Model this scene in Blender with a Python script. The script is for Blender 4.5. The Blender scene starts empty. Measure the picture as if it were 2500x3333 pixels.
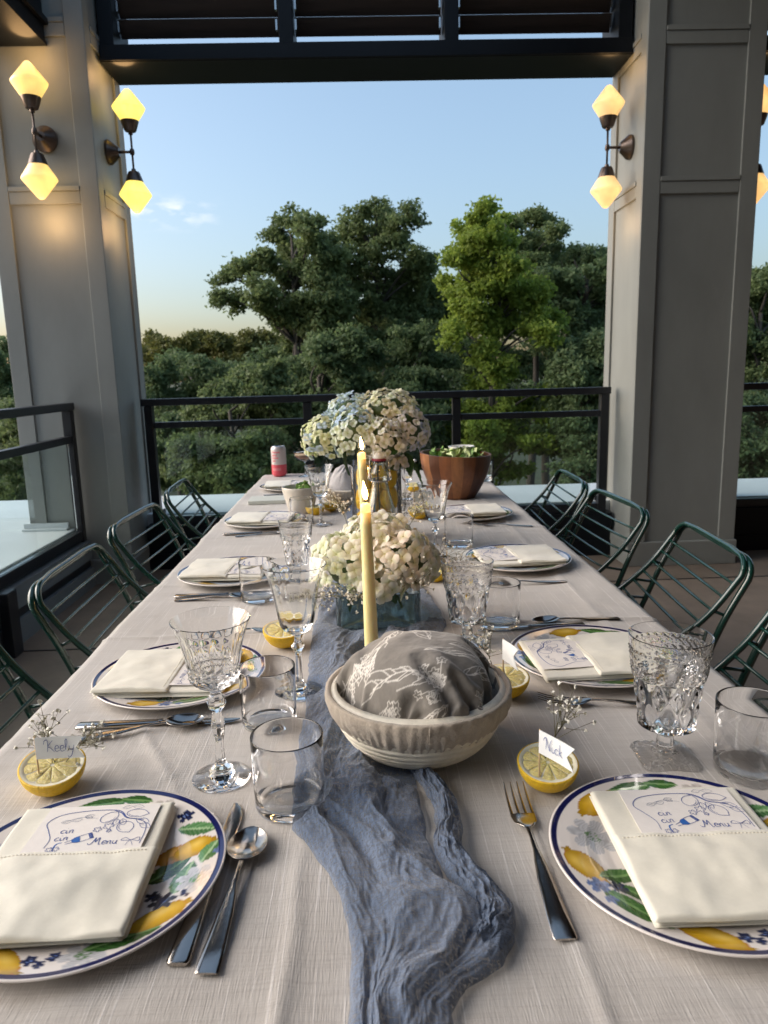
import bpy, math, random
import numpy as np
from mathutils import Vector, Matrix
PI = math.pi
R = math.radians
rng = np.random.default_rng(7)
random.seed(7)
S = bpy.context.scene
C = S.collection

# ------------------------------------------------------------------ camera, sky, sun, exposure
cam_d = bpy.data.cameras.new('camera')
cam = bpy.data.objects.new('camera', cam_d); C.objects.link(cam)
CZ = 1.21
yaw, pitch, roll = 0.0260576, 0.1886530, 0.0259335
fw = Vector((math.sin(yaw)*math.cos(pitch), math.cos(yaw)*math.cos(pitch), -math.sin(pitch)))
rt = Vector((math.cos(yaw), -math.sin(yaw), 0)); up = rt.cross(fw)
r2 = math.cos(roll)*rt - math.sin(roll)*up; u2 = math.cos(roll)*up + math.sin(roll)*rt
m = Matrix((r2, u2, -fw)).transposed().to_4x4(); m.translation = (0, 0, CZ)
cam.matrix_world = m
cam_d.sensor_fit = 'VERTICAL'; cam_d.sensor_height = 36.0; cam_d.lens = 36.0*2368.45/3333.0
cam_d.clip_start = 0.02; cam_d.clip_end = 3000
cam_d.dof.use_dof = True; cam_d.dof.focus_distance = 1.05; cam_d.dof.aperture_fstop = 11.0
S.camera = cam
S.render.resolution_x = 768; S.render.resolution_y = 1024

world = bpy.data.worlds.new('World'); S.world = world; world.use_nodes = True
nt = world.node_tree; nt.nodes.clear()
out = nt.nodes.new('ShaderNodeOutputWorld'); bg = nt.nodes.new('ShaderNodeBackground')
sky = nt.nodes.new('ShaderNodeTexSky'); sky.sky_type = 'NISHITA'; sky.sun_disc = False
SUN_EL, SUN_AZ = R(3), R(-75)     # azimuth clockwise from +Y
sky.sun_elevation = SUN_EL; sky.sun_rotation = SUN_AZ
sky.altitude = 200; sky.air_density = 1.0; sky.dust_density = 3.2; sky.ozone_density = 3.0
tc = nt.nodes.new('ShaderNodeTexCoord')
# small wisps of cloud low on the left
mp = nt.nodes.new('ShaderNodeMapping'); mp.inputs['Scale'].default_value = (26, 26, 75)
nz = nt.nodes.new('ShaderNodeTexNoise'); nz.inputs['Scale'].default_value = 1.0; nz.inputs['Detail'].default_value = 5
rmp = nt.nodes.new('ShaderNodeMapRange'); rmp.inputs[1].default_value = 0.48; rmp.inputs[2].default_value = 0.66
sep = nt.nodes.new('ShaderNodeSeparateXYZ')
band = nt.nodes.new('ShaderNodeMapRange'); band.interpolation_type = 'SMOOTHSTEP'
band.inputs[1].default_value = 0.026; band.inputs[2].default_value = 0.0; band.inputs[3].default_value = 0; band.inputs[4].default_value = 1
sb = nt.nodes.new('ShaderNodeMath'); sb.operation = 'SUBTRACT'; sb.inputs[1].default_value = 0.200
ab = nt.nodes.new('ShaderNodeMath'); ab.operation = 'ABSOLUTE'
mu = nt.nodes.new('ShaderNodeMath'); mu.operation = 'MULTIPLY'
mu2 = nt.nodes.new('ShaderNodeMath'); mu2.operation = 'MULTIPLY'; mu2.inputs[1].default_value = 0.55
mixc = nt.nodes.new('ShaderNodeMix'); mixc.data_type = 'RGBA'
L = nt.links.new
L(tc.outputs['Generated'], mp.inputs[0]); L(mp.outputs[0], nz.inputs[0]); L(nz.outputs[0], rmp.inputs[0])
L(tc.outputs['Generated'], sep.inputs[0]); L(sep.outputs[2], sb.inputs[0]); L(sb.outputs[0], ab.inputs[0]); L(ab.outputs[0], band.inputs[0])
lft = nt.nodes.new('ShaderNodeMapRange'); lft.inputs[1].default_value = -0.16; lft.inputs[2].default_value = -0.22; L(sep.outputs[0], lft.inputs[0])
mu0 = nt.nodes.new('ShaderNodeMath'); mu0.operation = 'MULTIPLY'; L(rmp.outputs[0], mu0.inputs[0]); L(lft.outputs[0], mu0.inputs[1])
L(mu0.outputs[0], mu.inputs[0]); L(band.outputs[0], mu.inputs[1]); L(mu.outputs[0], mu2.inputs[0])
L(mu2.outputs[0], mixc.inputs[0])
hsv = nt.nodes.new('ShaderNodeHueSaturation'); hsv.inputs['Saturation'].default_value = 0.84
gam = nt.nodes.new('ShaderNodeGamma'); gam.inputs[1].default_value = 0.74
tint = nt.nodes.new('ShaderNodeMix'); tint.data_type = 'RGBA'; tint.blend_type = 'MULTIPLY'; tint.inputs[0].default_value = 1; tint.inputs[7].default_value = (1.06, 1.01, 1.01, 1)
L(sky.outputs[0], gam.inputs[0]); L(gam.outputs[0], tint.inputs[6]); L(tint.outputs[2], hsv.inputs['Color'])
L(hsv.outputs[0], mixc.inputs[6]); mixc.inputs[7].default_value = (1.6, 1.55, 1.52, 1)
L(mixc.outputs[2], bg.inputs[0]); bg.inputs[1].default_value = 0.15
L(bg.outputs[0], out.inputs[0])

sun_d = bpy.data.lights.new('sun', 'SUN'); sun_d.energy = 1.0; sun_d.angle = R(60); sun_d.color = (1, 0.90, 0.80)
sun = bpy.data.objects.new('sun', sun_d); C.objects.link(sun)
SL_AZ, SL_EL = R(-86), R(30)
sv = Vector((math.sin(SL_AZ)*math.cos(SL_EL), math.cos(SL_AZ)*math.cos(SL_EL), math.sin(SL_EL)))
sun.rotation_euler = sv.to_track_quat('Z', 'Y').to_euler()

S.view_settings.view_transform = 'Standard'; S.view_settings.look = 'None'
S.view_settings.exposure = 2.5; S.view_settings.gamma = 1.0; S.view_settings.use_curve_mapping = False
S.render.engine = 'CYCLES'
cy = S.cycles
cy.use_denoising = True
cy.max_bounces = 14; cy.diffuse_bounces = 4; cy.glossy_bounces = 6; cy.transmission_bounces = 14; cy.transparent_max_bounces = 12
cy.sample_clamp_indirect = 4.0
cy.blur_glossy = 0.5

# ------------------------------------------------------------------ materials
def mat(name, col=(.5,.5,.5), rough=.6, metal=0, spec=.5, **k):
    m = bpy.data.materials.new(name); m.use_nodes = True
    n = m.node_tree; b = n.nodes['Principled BSDF']
    b.inputs['Base Color'].default_value = (*col, 1); b.inputs['Roughness'].default_value = rough
    b.inputs['Metallic'].default_value = metal; b.inputs['Specular IOR Level'].default_value = spec
    for kk, v in k.items():
        if kk == 'trans': b.inputs['Transmission Weight'].default_value = v
        if kk == 'ior': b.inputs['IOR'].default_value = v
        if kk == 'emit': b.inputs['Emission Color'].default_value = (*v[0], 1); b.inputs['Emission Strength'].default_value = v[1]
        if kk == 'sss': b.inputs['Subsurface Weight'].default_value = v[0]; b.inputs['Subsurface Radius'].default_value = v[1]; b.inputs['Subsurface Scale'].default_value = v[2]
        if kk == 'sheen': b.inputs['Sheen Weight'].default_value = v
        if kk == 'coat': b.inputs['Coat Weight'].default_value = v; b.inputs['Coat Roughness'].default_value = .05
    if 'vary' in k:      # (scale, amount, stretch) : gentle mottling of colour plus bump
        sc, am, st = k['vary'][:3]; bump = k['vary'][3] if len(k['vary']) > 3 else 0.1
        t = n.nodes.new('ShaderNodeTexCoord'); mp = n.nodes.new('ShaderNodeMapping'); mp.inputs['Scale'].default_value = st
        z = n.nodes.new('ShaderNodeTexNoise'); z.inputs['Scale'].default_value = sc; z.inputs['Detail'].default_value = 6; z.inputs['Roughness'].default_value = .65
        n.links.new(t.outputs['Object'], mp.inputs[0]); n.links.new(mp.outputs[0], z.inputs[0])
        mx = n.nodes.new('ShaderNodeMix'); mx.data_type = 'RGBA'
        mx.inputs[6].default_value = (*[c*(1-am) for c in col], 1); mx.inputs[7].default_value = (*[min(1, c*(1+am)) for c in col], 1)
        mr = n.nodes.new('ShaderNodeMapRange'); mr.inputs[1].default_value = .3; mr.inputs[2].default_value = .7
        n.links.new(z.outputs[0], mr.inputs[0]); n.links.new(mr.outputs[0], mx.inputs[0]); n.links.new(mx.outputs[2], b.inputs['Base Color'])
        bp = n.nodes.new('ShaderNodeBump'); bp.inputs['Strength'].default_value = bump; bp.inputs['Distance'].default_value = .01
        n.links.new(z.outputs[0], bp.inputs['Height']); n.links.new(bp.outputs[0], b.inputs['Normal'])
    return m
def mat_attr(name, rough=.5, bumpscale=None, bump=.1, coat=0, sheen=0, sss=0, spec=.5):
    m = mat(name, (.8,.8,.8), rough, spec=spec, coat=coat, sheen=sheen)
    n = m.node_tree; b = n.nodes['Principled BSDF']
    a = n.nodes.new('ShaderNodeAttribute'); a.attribute_name = 'col'
    n.links.new(a.outputs['Color'], b.inputs['Base Color'])
    if bumpscale:
        t = n.nodes.new('ShaderNodeTexCoord'); z = n.nodes.new('ShaderNodeTexNoise'); z.inputs['Scale'].default_value = bumpscale; z.inputs['Detail'].default_value = 3
        n.links.new(t.outputs['Object'], z.inputs[0])
        bp = n.nodes.new('ShaderNodeBump'); bp.inputs['Strength'].default_value = bump; bp.inputs['Distance'].default_value = .002
        n.links.new(z.outputs[0], bp.inputs['Height']); n.links.new(bp.outputs[0], b.inputs['Normal'])
    if sss:
        b.inputs['Subsurface Weight'].default_value = sss; b.inputs['Subsurface Radius'].default_value = (1,.8,.5); b.inputs['Subsurface Scale'].default_value = .004
    return m
M = {}
M['deck'] = mat('deck_concrete', (.17,.135,.105), .75, vary=(3.5,.22,(1,1,1),.15))
M['pillar'] = mat('painted_panel', (.245,.256,.240), .5, vary=(2.2,.13,(1,1,.35),.08))
M['black'] = mat('black_metal', (.012,.014,.018), .38, vary=(6,.2,(1,1,1),.03))
M['frame'] = mat('dark_steel', (.005,.007,.010), .5, spec=.25, vary=(2,.25,(1,1,1),.05))
M['curb'] = mat('curb_panel', (.16,.18,.19), .6, vary=(3,.12,(1,1,1),.05))
M['ledge'] = mat('white_ledge', (.62,.66,.68), .45, vary=(2,.07,(1,1,1),.05))
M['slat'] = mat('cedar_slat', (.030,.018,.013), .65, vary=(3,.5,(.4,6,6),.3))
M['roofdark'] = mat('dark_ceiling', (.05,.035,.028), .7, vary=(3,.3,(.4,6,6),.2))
M['house'] = mat('house_wall', (.11,.09,.075), .7, vary=(2,.15,(1,1,1),.1))
M['winframe'] = mat('window_frame', (.03,.03,.03), .4)
M['winglass'] = mat('window_glass', (.03,.035,.04), .05, spec=.8)
M['bronze'] = mat('lamp_bronze', (.13,.10,.085), .35, metal=.85, vary=(8,.15,(1,1,1),.03))
M['chair'] = mat('green_enamel', (.006,.036,.027), .22, spec=.6, coat=.4)
M['glass'] = mat('clear_glass', (1,1,1), 0.0, trans=1.0, ior=1.47)
M['etch'] = mat('etched_glass', (.97,.98,.98), 0.03, trans=1.0, ior=1.46)
M['bottleglass'] = mat('bottle_glass', (.97,1,.98), 0.0, trans=1.0, ior=1.45)
M['water'] = mat('water', (1,1,1), 0.0, trans=1.0, ior=1.33)
M['vaseglass'] = mat('aqua_glass', (.86,.985,.965), 0.02, trans=1.0, ior=1.35)
M['paneglass'] = mat('pane_glass', (.80,.90,.87), 0.0, trans=1.0, ior=1.45)
M['steel'] = mat('cutlery_steel', (.46,.42,.375), .16, metal=1.0, vary=(60,.06,(1,1,1),.02))
M['wire'] = mat('wire_steel', (.55,.55,.55), .25, metal=1.0)
M['napkin'] = mat('ivory_satin', (.76,.73,.62), .5, sheen=.35, spec=.35, vary=(260,.03,(1,1,1),.04))
M['stitch'] = mat('hem_thread', (.86,.80,.66), .7)
M['card'] = mat('card_stock', (.80,.76,.72), .8, vary=(90,.03,(1,1,1),.05))
M['ink'] = mat('blue_ink', (.05,.09,.30), .7)
M['inkfill'] = mat('blue_ink_fill', (.02,.12,.42), .7)
M['inkgrey'] = mat('grey_ink', (.24,.27,.36), .8)
M['plate'] = mat_attr('glazed_plate', .12, coat=.6)
M['towel'] = mat_attr('printed_towel', .9, 600, .25, sheen=.3, spec=.2)
M['rind'] = mat('lemon_rind', (.90,.57,.02), .38, vary=(220,.10,(1,1,1),.5), sss=(.15,(1,.6,.1),.004))
M['pith'] = mat('lemon_pith', (.92,.86,.66), .6, sss=(.3,(1,.8,.5),.003))
M['pulp'] = mat('lemon_pulp', (.86,.70,.27), .22, vary=(300,.22,(1,1,1),.5), sss=(.5,(1,.8,.3),.004), coat=.3)
M['wax'] = mat('beeswax_yellow', (.86,.76,.38), .42, sss=(.5,(1,.8,.4),.012))
M['waxtip'] = mat('flame_lit_wax_tip', (.92,.52,.24), .35, sss=(.5,(1,.6,.3),.01), emit=((1,.45,.16),.35))  # orange tone and glow stand in for flame light in the wax
M['flame'] = mat('candle_flame', (1,.8,.4), .5, emit=((1,.62,.20),7.0))
M['flamecore'] = mat('candle_flame_core', (1,.9,.6), .5, emit=((1,.86,.55),14.0))
M['wick'] = mat('burnt_wick', (.02,.015,.012), .9)
M['rattan'] = mat('rattan_coil', (.80,.75,.63), .6, vary=(80,.12,(1,1,1),.2))
M['liner'] = mat('oat_linen', (.50,.43,.35), .95, sheen=.3, spec=.15, vary=(420,.12,(1,1,1),.4))
M['greytowel'] = mat('pale_towel', (.45,.43,.43), .95, sheen=.3, vary=(200,.1,(1,1,1),.3))
M['leaf'] = mat('hydrangea_leaf', (.035,.10,.022), .4, vary=(50,.3,(1,1,1),.3))
M['stem'] = mat('flower_stem', (.06,.10,.03), .5)
M['twig'] = mat('gypsophila_twig', (.13,.12,.06), .7)
M['gyp'] = mat('gypsophila_bloom', (.78,.76,.68), .8)
M['greens'] = mat('salad_green', (.16,.30,.05), .4, vary=(30,.45,(1,1,1),.3))
M['greens2'] = mat('salad_pale', (.50,.58,.26), .4, vary=(30,.25,(1,1,1),.3))
M['cream'] = mat('cream_ceramic', (.66,.60,.52), .3, coat=.3)
M['white'] = mat('white_ceramic', (.75,.75,.72), .2, coat=.3)
M['canw'] = mat('can_silver', (.66,.58,.56), .35, metal=.3)
M['canr'] = mat('can_pink', (.70,.09,.12), .4, metal=.1)
M['canp'] = mat('can_rose_print', (.72,.22,.24), .5)
M['alu'] = mat('bare_aluminium', (.7,.7,.7), .25, metal=1)
M['foam'] = mat('espresso_foam', (.62,.44,.28), .6)
M['coffee'] = mat('espresso_drink', (.34,.17,.09), .4)
M['rubber'] = mat('red_rubber', (.22,.02,.04), .5)
M['pick'] = mat('bamboo_pick', (.62,.44,.24), .6)
M['yfluid'] = mat('lemon_water', (.93,.95,.55), 0.0, trans=1.0, ior=1.2)
M['tablewood'] = mat('table_wood', (.16,.10,.06), .5, vary=(4,.2,(1,8,8),.1))
M['ground'] = mat('forest_floor', (.035,.045,.02), .95, vary=(.4,.4,(1,1,1),.3))
def wood(name, c): return mat(name, c, .38, coat=.2, vary=(9,.30,(6,6,1),.1))
M['w1'] = wood('acacia_mid', (.20,.068,.022)); M['w2'] = wood('acacia_light', (.30,.115,.036)); M['w3'] = wood('acacia_dark', (.085,.030,.013))

# shade of frosted alabaster that glows
def shade_mat(name, col, e):
    m = mat(name, (.8,.6,.4), .35, emit=(col, e)); n = m.node_tree; b = n.nodes['Principled BSDF']
    t = n.nodes.new('ShaderNodeTexCoord'); z = n.nodes.new('ShaderNodeTexNoise'); z.inputs['Scale'].default_value = 14; z.inputs['Detail'].default_value = 5
    mr = n.nodes.new('ShaderNodeMapRange'); mr.inputs[1].default_value=.3; mr.inputs[2].default_value=.75; mr.inputs[3].default_value=e*1.15; mr.inputs[4].default_value=e*.62
    sp = n.nodes.new('ShaderNodeSeparateXYZ'); n.links.new(t.outputs['Object'], sp.inputs[0])
    s1 = n.nodes.new('ShaderNodeMath'); s1.operation='SUBTRACT'; s1.inputs[1].default_value=.062; n.links.new(sp.outputs[2], s1.inputs[0])
    s2 = n.nodes.new('ShaderNodeMath'); s2.operation='ABSOLUTE'; n.links.new(s1.outputs[0], s2.inputs[0])
    m2 = n.nodes.new('ShaderNodeMapRange'); m2.interpolation_type='SMOOTHSTEP'; m2.inputs[1].default_value=0; m2.inputs[2].default_value=.115; m2.inputs[3].default_value=1.3; m2.inputs[4].default_value=.78; n.links.new(s2.outputs[0], m2.inputs[0])
    mm = n.nodes.new('ShaderNodeMath'); mm.operation='MULTIPLY'
    n.links.new(t.outputs['Object'], z.inputs[0]); n.links.new(z.outputs[0], mr.inputs[0]); n.links.new(mr.outputs[0], mm.inputs[0]); n.links.new(m2.outputs[0], mm.inputs[1]); n.links.new(mm.outputs[0], b.inputs['Emission Strength'])
    return m
M['shadeY'] = shade_mat('glowing_shade_yellow', (1.0,.74,.12), .24)
M['shadeO'] = shade_mat('glowing_shade_amber', (1.0,.58,.20), .165)
M['shadeM'] = shade_mat('glowing_shade_marbled', (1.0,.62,.14), .19)

# linen: slubby weave
m = mat('slub_linen', (.6,.55,.5), .92, spec=.2, sheen=.25); n = m.node_tree; b = n.nodes['Principled BSDF']
t = n.nodes.new('ShaderNodeTexCoord')
def nn(scale, st, det=2, lo=.4, hi=.6):
    mp = n.nodes.new('ShaderNodeMapping'); mp.inputs['Scale'].default_value = st
    z = n.nodes.new('ShaderNodeTexNoise'); z.inputs['Scale'].default_value = scale; z.inputs['Detail'].default_value = det
    mr = n.nodes.new('ShaderNodeMapRange'); mr.inputs[1].default_value = lo; mr.inputs[2].default_value = hi
    n.links.new(t.outputs['Object'], mp.inputs[0]); n.links.new(mp.outputs[0], z.inputs[0]); n.links.new(z.outputs[0], mr.inputs[0]); return mr
a1 = nn(1, (480, 6, 1), 1, .60, .76); a2 = nn(1, (14, 420, 1), 1, .45, .75); a3 = nn(6, (1,1,1), 3, .3, .7); a4 = nn(1, (900,60,1), 1, .3, .7)
mx1 = n.nodes.new('ShaderNodeMix'); mx1.data_type='RGBA'; mx1.inputs[6].default_value=(.47,.440,.405,1); mx1.inputs[7].default_value=(.53,.500,.465,1); n.links.new(a3.outputs[0], mx1.inputs[0])
mx2 = n.nodes.new('ShaderNodeMix'); mx2.data_type='RGBA'; mx2.inputs[7].default_value=(.68,.65,.62,1); n.links.new(mx1.outputs[2], mx2.inputs[6]); n.links.new(a1.outputs[0], mx2.inputs[0])
mx3 = n.nodes.new('ShaderNodeMix'); mx3.data_type='RGBA'; mx3.blend_type='MULTIPLY'; mx3.inputs[7].default_value=(.93,.92,.92,1); n.links.new(mx2.outputs[2], mx3.inputs[6]); n.links.new(a2.outputs[0], mx3.inputs[0])
n.links.new(mx3.outputs[2], b.inputs['Base Color'])
ad = n.nodes.new('ShaderNodeMath'); ad.operation='ADD'; n.links.new(a4.outputs[0], ad.inputs[0]); n.links.new(a2.outputs[0], ad.inputs[1])
ad2 = n.nodes.new('ShaderNodeMath'); ad2.operation='ADD'; n.links.new(ad.outputs[0], ad2.inputs[0]); n.links.new(a1.outputs[0], ad2.inputs[1])
bp = n.nodes.new('ShaderNodeBump'); bp.inputs['Strength'].default_value=.35; bp.inputs['Distance'].default_value=.0006
n.links.new(ad2.outputs[0], bp.inputs['Height']); n.links.new(bp.outputs[0], b.inputs['Normal'])
M['linen'] = m
# blue gauze, slightly see-through
m = mat('blue_gauze', (.14,.21,.34), .95, spec=.1, sheen=.4); n = m.node_tree; b = n.nodes['Principled BSDF']
t = n.nodes.new('ShaderNodeTexCoord')
w1 = nn(1, (700,120,300), 2, .3, .7); w2 = nn(1, (90,800,300), 2, .3, .7); w3 = nn(12, (1,1,1), 4, .3, .7)
mx = n.nodes.new('ShaderNodeMix'); mx.data_type='RGBA'; mx.inputs[6].default_value=(.085,.120,.185,1); mx.inputs[7].default_value=(.150,.192,.272,1); n.links.new(w3.outputs[0], mx.inputs[0])
n.links.new(mx.outputs[2], b.inputs['Base Color'])
ml = n.nodes.new('ShaderNodeMath'); ml.operation='MULTIPLY'; n.links.new(w1.outputs[0], ml.inputs[0]); n.links.new(w2.outputs[0], ml.inputs[1])
mr = n.nodes.new('ShaderNodeMapRange'); mr.inputs[1].default_value=0; mr.inputs[2].default_value=.35; mr.inputs[3].default_value=.45; mr.inputs[4].default_value=.95; n.links.new(ml.outputs[0], mr.inputs[0]); n.links.new(mr.outputs[0], b.inputs['Alpha'])
bp = n.nodes.new('ShaderNodeBump'); bp.inputs['Strength'].default_value=.5; bp.inputs['Distance'].default_value=.0008; n.links.new(ml.outputs[0], bp.inputs['Height']); n.links.new(bp.outputs[0], b.inputs['Normal'])
M['gauze'] = m
# foliage
def fol(name, c, c2, trans=.5):
    m = mat(name, c, .55, spec=.3); n = m.node_tree; b = n.nodes['Principled BSDF']
    g = n.nodes.new('ShaderNodeNewGeometry'); oi = n.nodes.new('ShaderNodeTexCoord')
    z = n.nodes.new('ShaderNodeTexNoise'); z.inputs['Scale'].default_value = .45; z.inputs['Detail'].default_value = 3
    n.links.new(oi.outputs['Object'], z.inputs[0])
    ad = n.nodes.new('ShaderNodeMath'); ad.operation='ADD'; n.links.new(g.outputs['Random Per Island'], ad.inputs[0]); n.links.new(z.outputs[0], ad.inputs[1])
    mr = n.nodes.new('ShaderNodeMapRange'); mr.inputs[1].default_value=.35; mr.inputs[2].default_value=1.4; n.links.new(ad.outputs[0], mr.inputs[0])
    mx = n.nodes.new('ShaderNodeMix'); mx.data_type='RGBA'; mx.inputs[6].default_value=(*c,1); mx.inputs[7].default_value=(*c2,1); n.links.new(mr.outputs[0], mx.inputs[0])
    n.links.new(mx.outputs[2], b.inputs['Base Color'])
    tr = n.nodes.new('ShaderNodeBsdfTranslucent'); n.links.new(mx.outputs[2], tr.inputs[0])
    ms = n.nodes.new('ShaderNodeMixShader'); ms.inputs[0].default_value = trans
    n.links.new(b.outputs[0], ms.inputs[1]); n.links.new(tr.outputs[0], ms.inputs[2]); n.links.new(ms.outputs[0], n.nodes['Material Output'].inputs[0])
    return m
M['folA'] = fol('oak_foliage', (.085,.125,.045), (.19,.245,.10))
M['folB'] = fol('dark_foliage', (.070,.115,.048), (.16,.22,.095))
M['folC'] = fol('lime_foliage', (.13,.20,.032), (.27,.35,.060), .55)
M['folD'] = fol('evening_lit_foliage', (.07,.085,.02), (.17,.17,.045), .4)  # warm evening light on the far left treetops, put into the leaf colour
M['bark'] = mat('tree_bark', (.055,.048,.040), .9, vary=(3,.35,(4,4,.6),.5))
def petal(name):
    m = mat(name, (.8,.8,.8), .6, spec=.25); n = m.node_tree; b = n.nodes['Principled BSDF']
    a = n.nodes.new('ShaderNodeAttribute'); a.attribute_name = 'col'
    oi = n.nodes.new('ShaderNodeObjectInfo')
    ml = n.nodes.new('ShaderNodeMix'); ml.data_type='RGBA'; ml.blend_type='MULTIPLY'; ml.inputs[0].default_value=1
    n.links.new(a.outputs['Color'], ml.inputs[6]); n.links.new(oi.outputs['Color'], ml.inputs[7])
    n.links.new(ml.outputs[2], b.inputs['Base Color'])
    tr = n.nodes.new('ShaderNodeBsdfTranslucent'); n.links.new(ml.outputs[2], tr.inputs[0])
    ms = n.nodes.new('ShaderNodeMixShader'); ms.inputs[0].default_value = .3
    n.links.new(b.outputs[0], ms.inputs[1]); n.links.new(tr.outputs[0], ms.inputs[2]); n.links.new(ms.outputs[0], n.nodes['Material Output'].inputs[0])
    return m
M['petal'] = petal('hydrangea_petal')

# ------------------------------------------------------------------ mesh helpers
class MB:
    def __init__(s): s.v = []; s.f = []; s.n = 0
    def add(s, v, f):
        v = [tuple(p) for p in v]; k = s.n
        s.v += v; s.f += [tuple(i+k for i in q) for q in f]; s.n += len(v); return s
    def box(s, x0, x1, y0, y1, z0, z1):
        v = [(x0,y0,z0),(x1,y0,z0),(x1,y1,z0),(x0,y1,z0),(x0,y0,z1),(x1,y0,z1),(x1,y1,z1),(x0,y1,z1)]
        return s.add(v, [(3,2,1,0),(4,5,6,7),(0,1,5,4),(1,2,6,5),(2,3,7,6),(3,0,4,7)])
    def tube(s, pts, r, n=8, cap=True):
        P = [Vector(p) for p in pts]; k = len(P); rr = r if hasattr(r, '__len__') else [r]*k
        T = [(P[min(i+1,k-1)]-P[max(i-1,0)]).normalized() for i in range(k)]
        ref = Vector((0,0,1)) if abs(T[0].z) < .9 else Vector((1,0,0))
        N = (ref - T[0]*ref.dot(T[0])).normalized(); v = []; f = []
        for i in range(k):
            N = (N - T[i]*N.dot(T[i])).normalized(); B = T[i].cross(N)
            for j in range(n):
                a = 2*PI*j/n; v.append(P[i] + (N*math.cos(a) + B*math.sin(a))*rr[i])
        for i in range(k-1):
            for j in range(n): f.append((i*n+j, i*n+(j+1)%n, (i+1)*n+(j+1)%n, (i+1)*n+j))
        if cap: f.append(tuple(range(n-1,-1,-1))); f.append(tuple(range((k-1)*n, k*n)))
        return s.add(v, f)
    def lathe(s, prof, n=32, rf=None, c=(0,0,0), closed=False):
        v = []; f = []; k = len(prof)
        for i, (r, z) in enumerate(prof):
            for j in range(n):
                a = 2*PI*j/n; q = max(r, 1e-5)
                if rf: q = max(rf(i, r, z, a), 1e-5)
                v.append((c[0]+q*math.cos(a), c[1]+q*math.sin(a), c[2]+z))
        for i in range(k-1):
            for j in range(n): f.append((i*n+j, i*n+(j+1)%n, (i+1)*n+(j+1)%n, (i+1)*n+j))
        if closed:
            for j in range(n): f.append(((k-1)*n+j, (k-1)*n+(j+1)%n, (j+1)%n, j))
        return s.add(v, f)
    def grid(s, P):    # P: array (a,b,3)
        a, b = P.shape[:2]; f = [(i*b+j, i*b+j+1, (i+1)*b+j+1, (i+1)*b+j) for i in range(a-1) for j in range(b-1)]
        return s.add(P.reshape(-1,3).tolist(), f)
    def mesh(s, name, m=None, smooth=True, auto=None):
        me = bpy.data.meshes.new(name); me.from_pydata(s.v, [], s.f); me.update()
        if smooth: me.polygons.foreach_set('use_smooth', [True]*len(me.polygons))
        if auto is not None: me.set_sharp_from_angle(angle=R(auto))
        if m: me.materials.append(m)
        return me
def grid_mesh(name, P, m, col=None, wrap=False):
    a, b = P.shape[:2]
    I, J = np.meshgrid(np.arange(a-1), np.arange(b if wrap else b-1), indexing='ij')
    J2 = (J+1) % b
    q = np.stack([I*b+J, I*b+J2, (I+1)*b+J2, (I+1)*b+J], -1).reshape(-1,4)
    return quads_mesh(name, P.reshape(-1,3), q, m, None if col is None else col.reshape(-1,3))
def quads_mesh(name, v, q, m, col=None, smooth=True):
    me = bpy.data.meshes.new(name); nq = len(q); w = q.shape[1]
    me.vertices.add(len(v)); me.vertices.foreach_set('co', np.asarray(v, np.float32).ravel())
    me.loops.add(nq*w); me.loops.foreach_set('vertex_index', q.astype(np.int32).ravel())
    me.polygons.add(nq); me.polygons.foreach_set('loop_start', np.arange(0, nq*w, w, dtype=np.int32))
    me.polygons.foreach_set('use_smooth', np.full(nq, smooth)); me.update(calc_edges=True); me.validate()
    if col is not None:
        at = me.color_attributes.new('col', 'FLOAT_COLOR', 'POINT')
        at.data.foreach_set('color', np.concatenate([col, np.ones((len(col),1))], 1).astype(np.float32).ravel())
    me.materials.append(m); return me
def link(name, data, parent=None, loc=(0,0,0), rot=(0,0,0), scale=None):
    o = bpy.data.objects.new(name, data); C.objects.link(o); o.parent = parent; o.location = loc; o.rotation_euler = rot
    if scale is not None: o.scale = (scale,)*3 if not hasattr(scale, '__len__') else scale
    return o
def tag(o, label=None, cat=None, group=None, kind=None):
    if label: o['label'] = label
    if cat: o['category'] = cat
    if group: o['group'] = group
    if kind: o['kind'] = kind
    return o
def thing(name, label, cat, loc=(0,0,0), rz=0, group=None):
    o = bpy.data.objects.new(name, None); C.objects.link(o); o.location = loc; o.rotation_euler = (0,0,rz); o.empty_display_size = .05
    return tag(o, label, cat, group)
def copy_tree(o, parent=None):
    c = o.copy(); C.objects.link(c); c.parent = parent
    for ch in o.children: copy_tree(ch, c)
    return c
def bx(name, m, parent, *b, bevel=0):
    me = MB().box(*b).mesh(name, M[m], smooth=False); o = link(name, me, parent)
    if bevel:
        md = o.modifiers.new('b', 'BEVEL'); md.width = bevel; md.segments = 2
    return o
# gradient noise in numpy
_perm = rng.permutation(512); _g = rng.uniform(0, 2*PI, 512)
def perlin(x, y):
    xi = np.floor(x).astype(int); yi = np.floor(y).astype(int); xf = x-xi; yf = y-yi
    u = xf*xf*xf*(xf*(xf*6-15)+10); v = yf*yf*yf*(yf*(yf*6-15)+10)
    def gr(a, b, dx, dy):
        h = _g[_perm[(a + _perm[b % 512]) % 512]]; return np.cos(h)*dx + np.sin(h)*dy
    n00 = gr(xi, yi, xf, yf); n10 = gr(xi+1, yi, xf-1, yf); n01 = gr(xi, yi+1, xf, yf-1); n11 = gr(xi+1, yi+1, xf-1, yf-1)
    return (n00*(1-u)+n10*u)*(1-v) + (n01*(1-u)+n11*u)*v
def fbm(x, y, o=4, g=.5):
    s = 0; a = 1
    for i in range(o): s = s + a*perlin(x*2**i+17*i, y*2**i+31*i); a *= g
    return s
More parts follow.
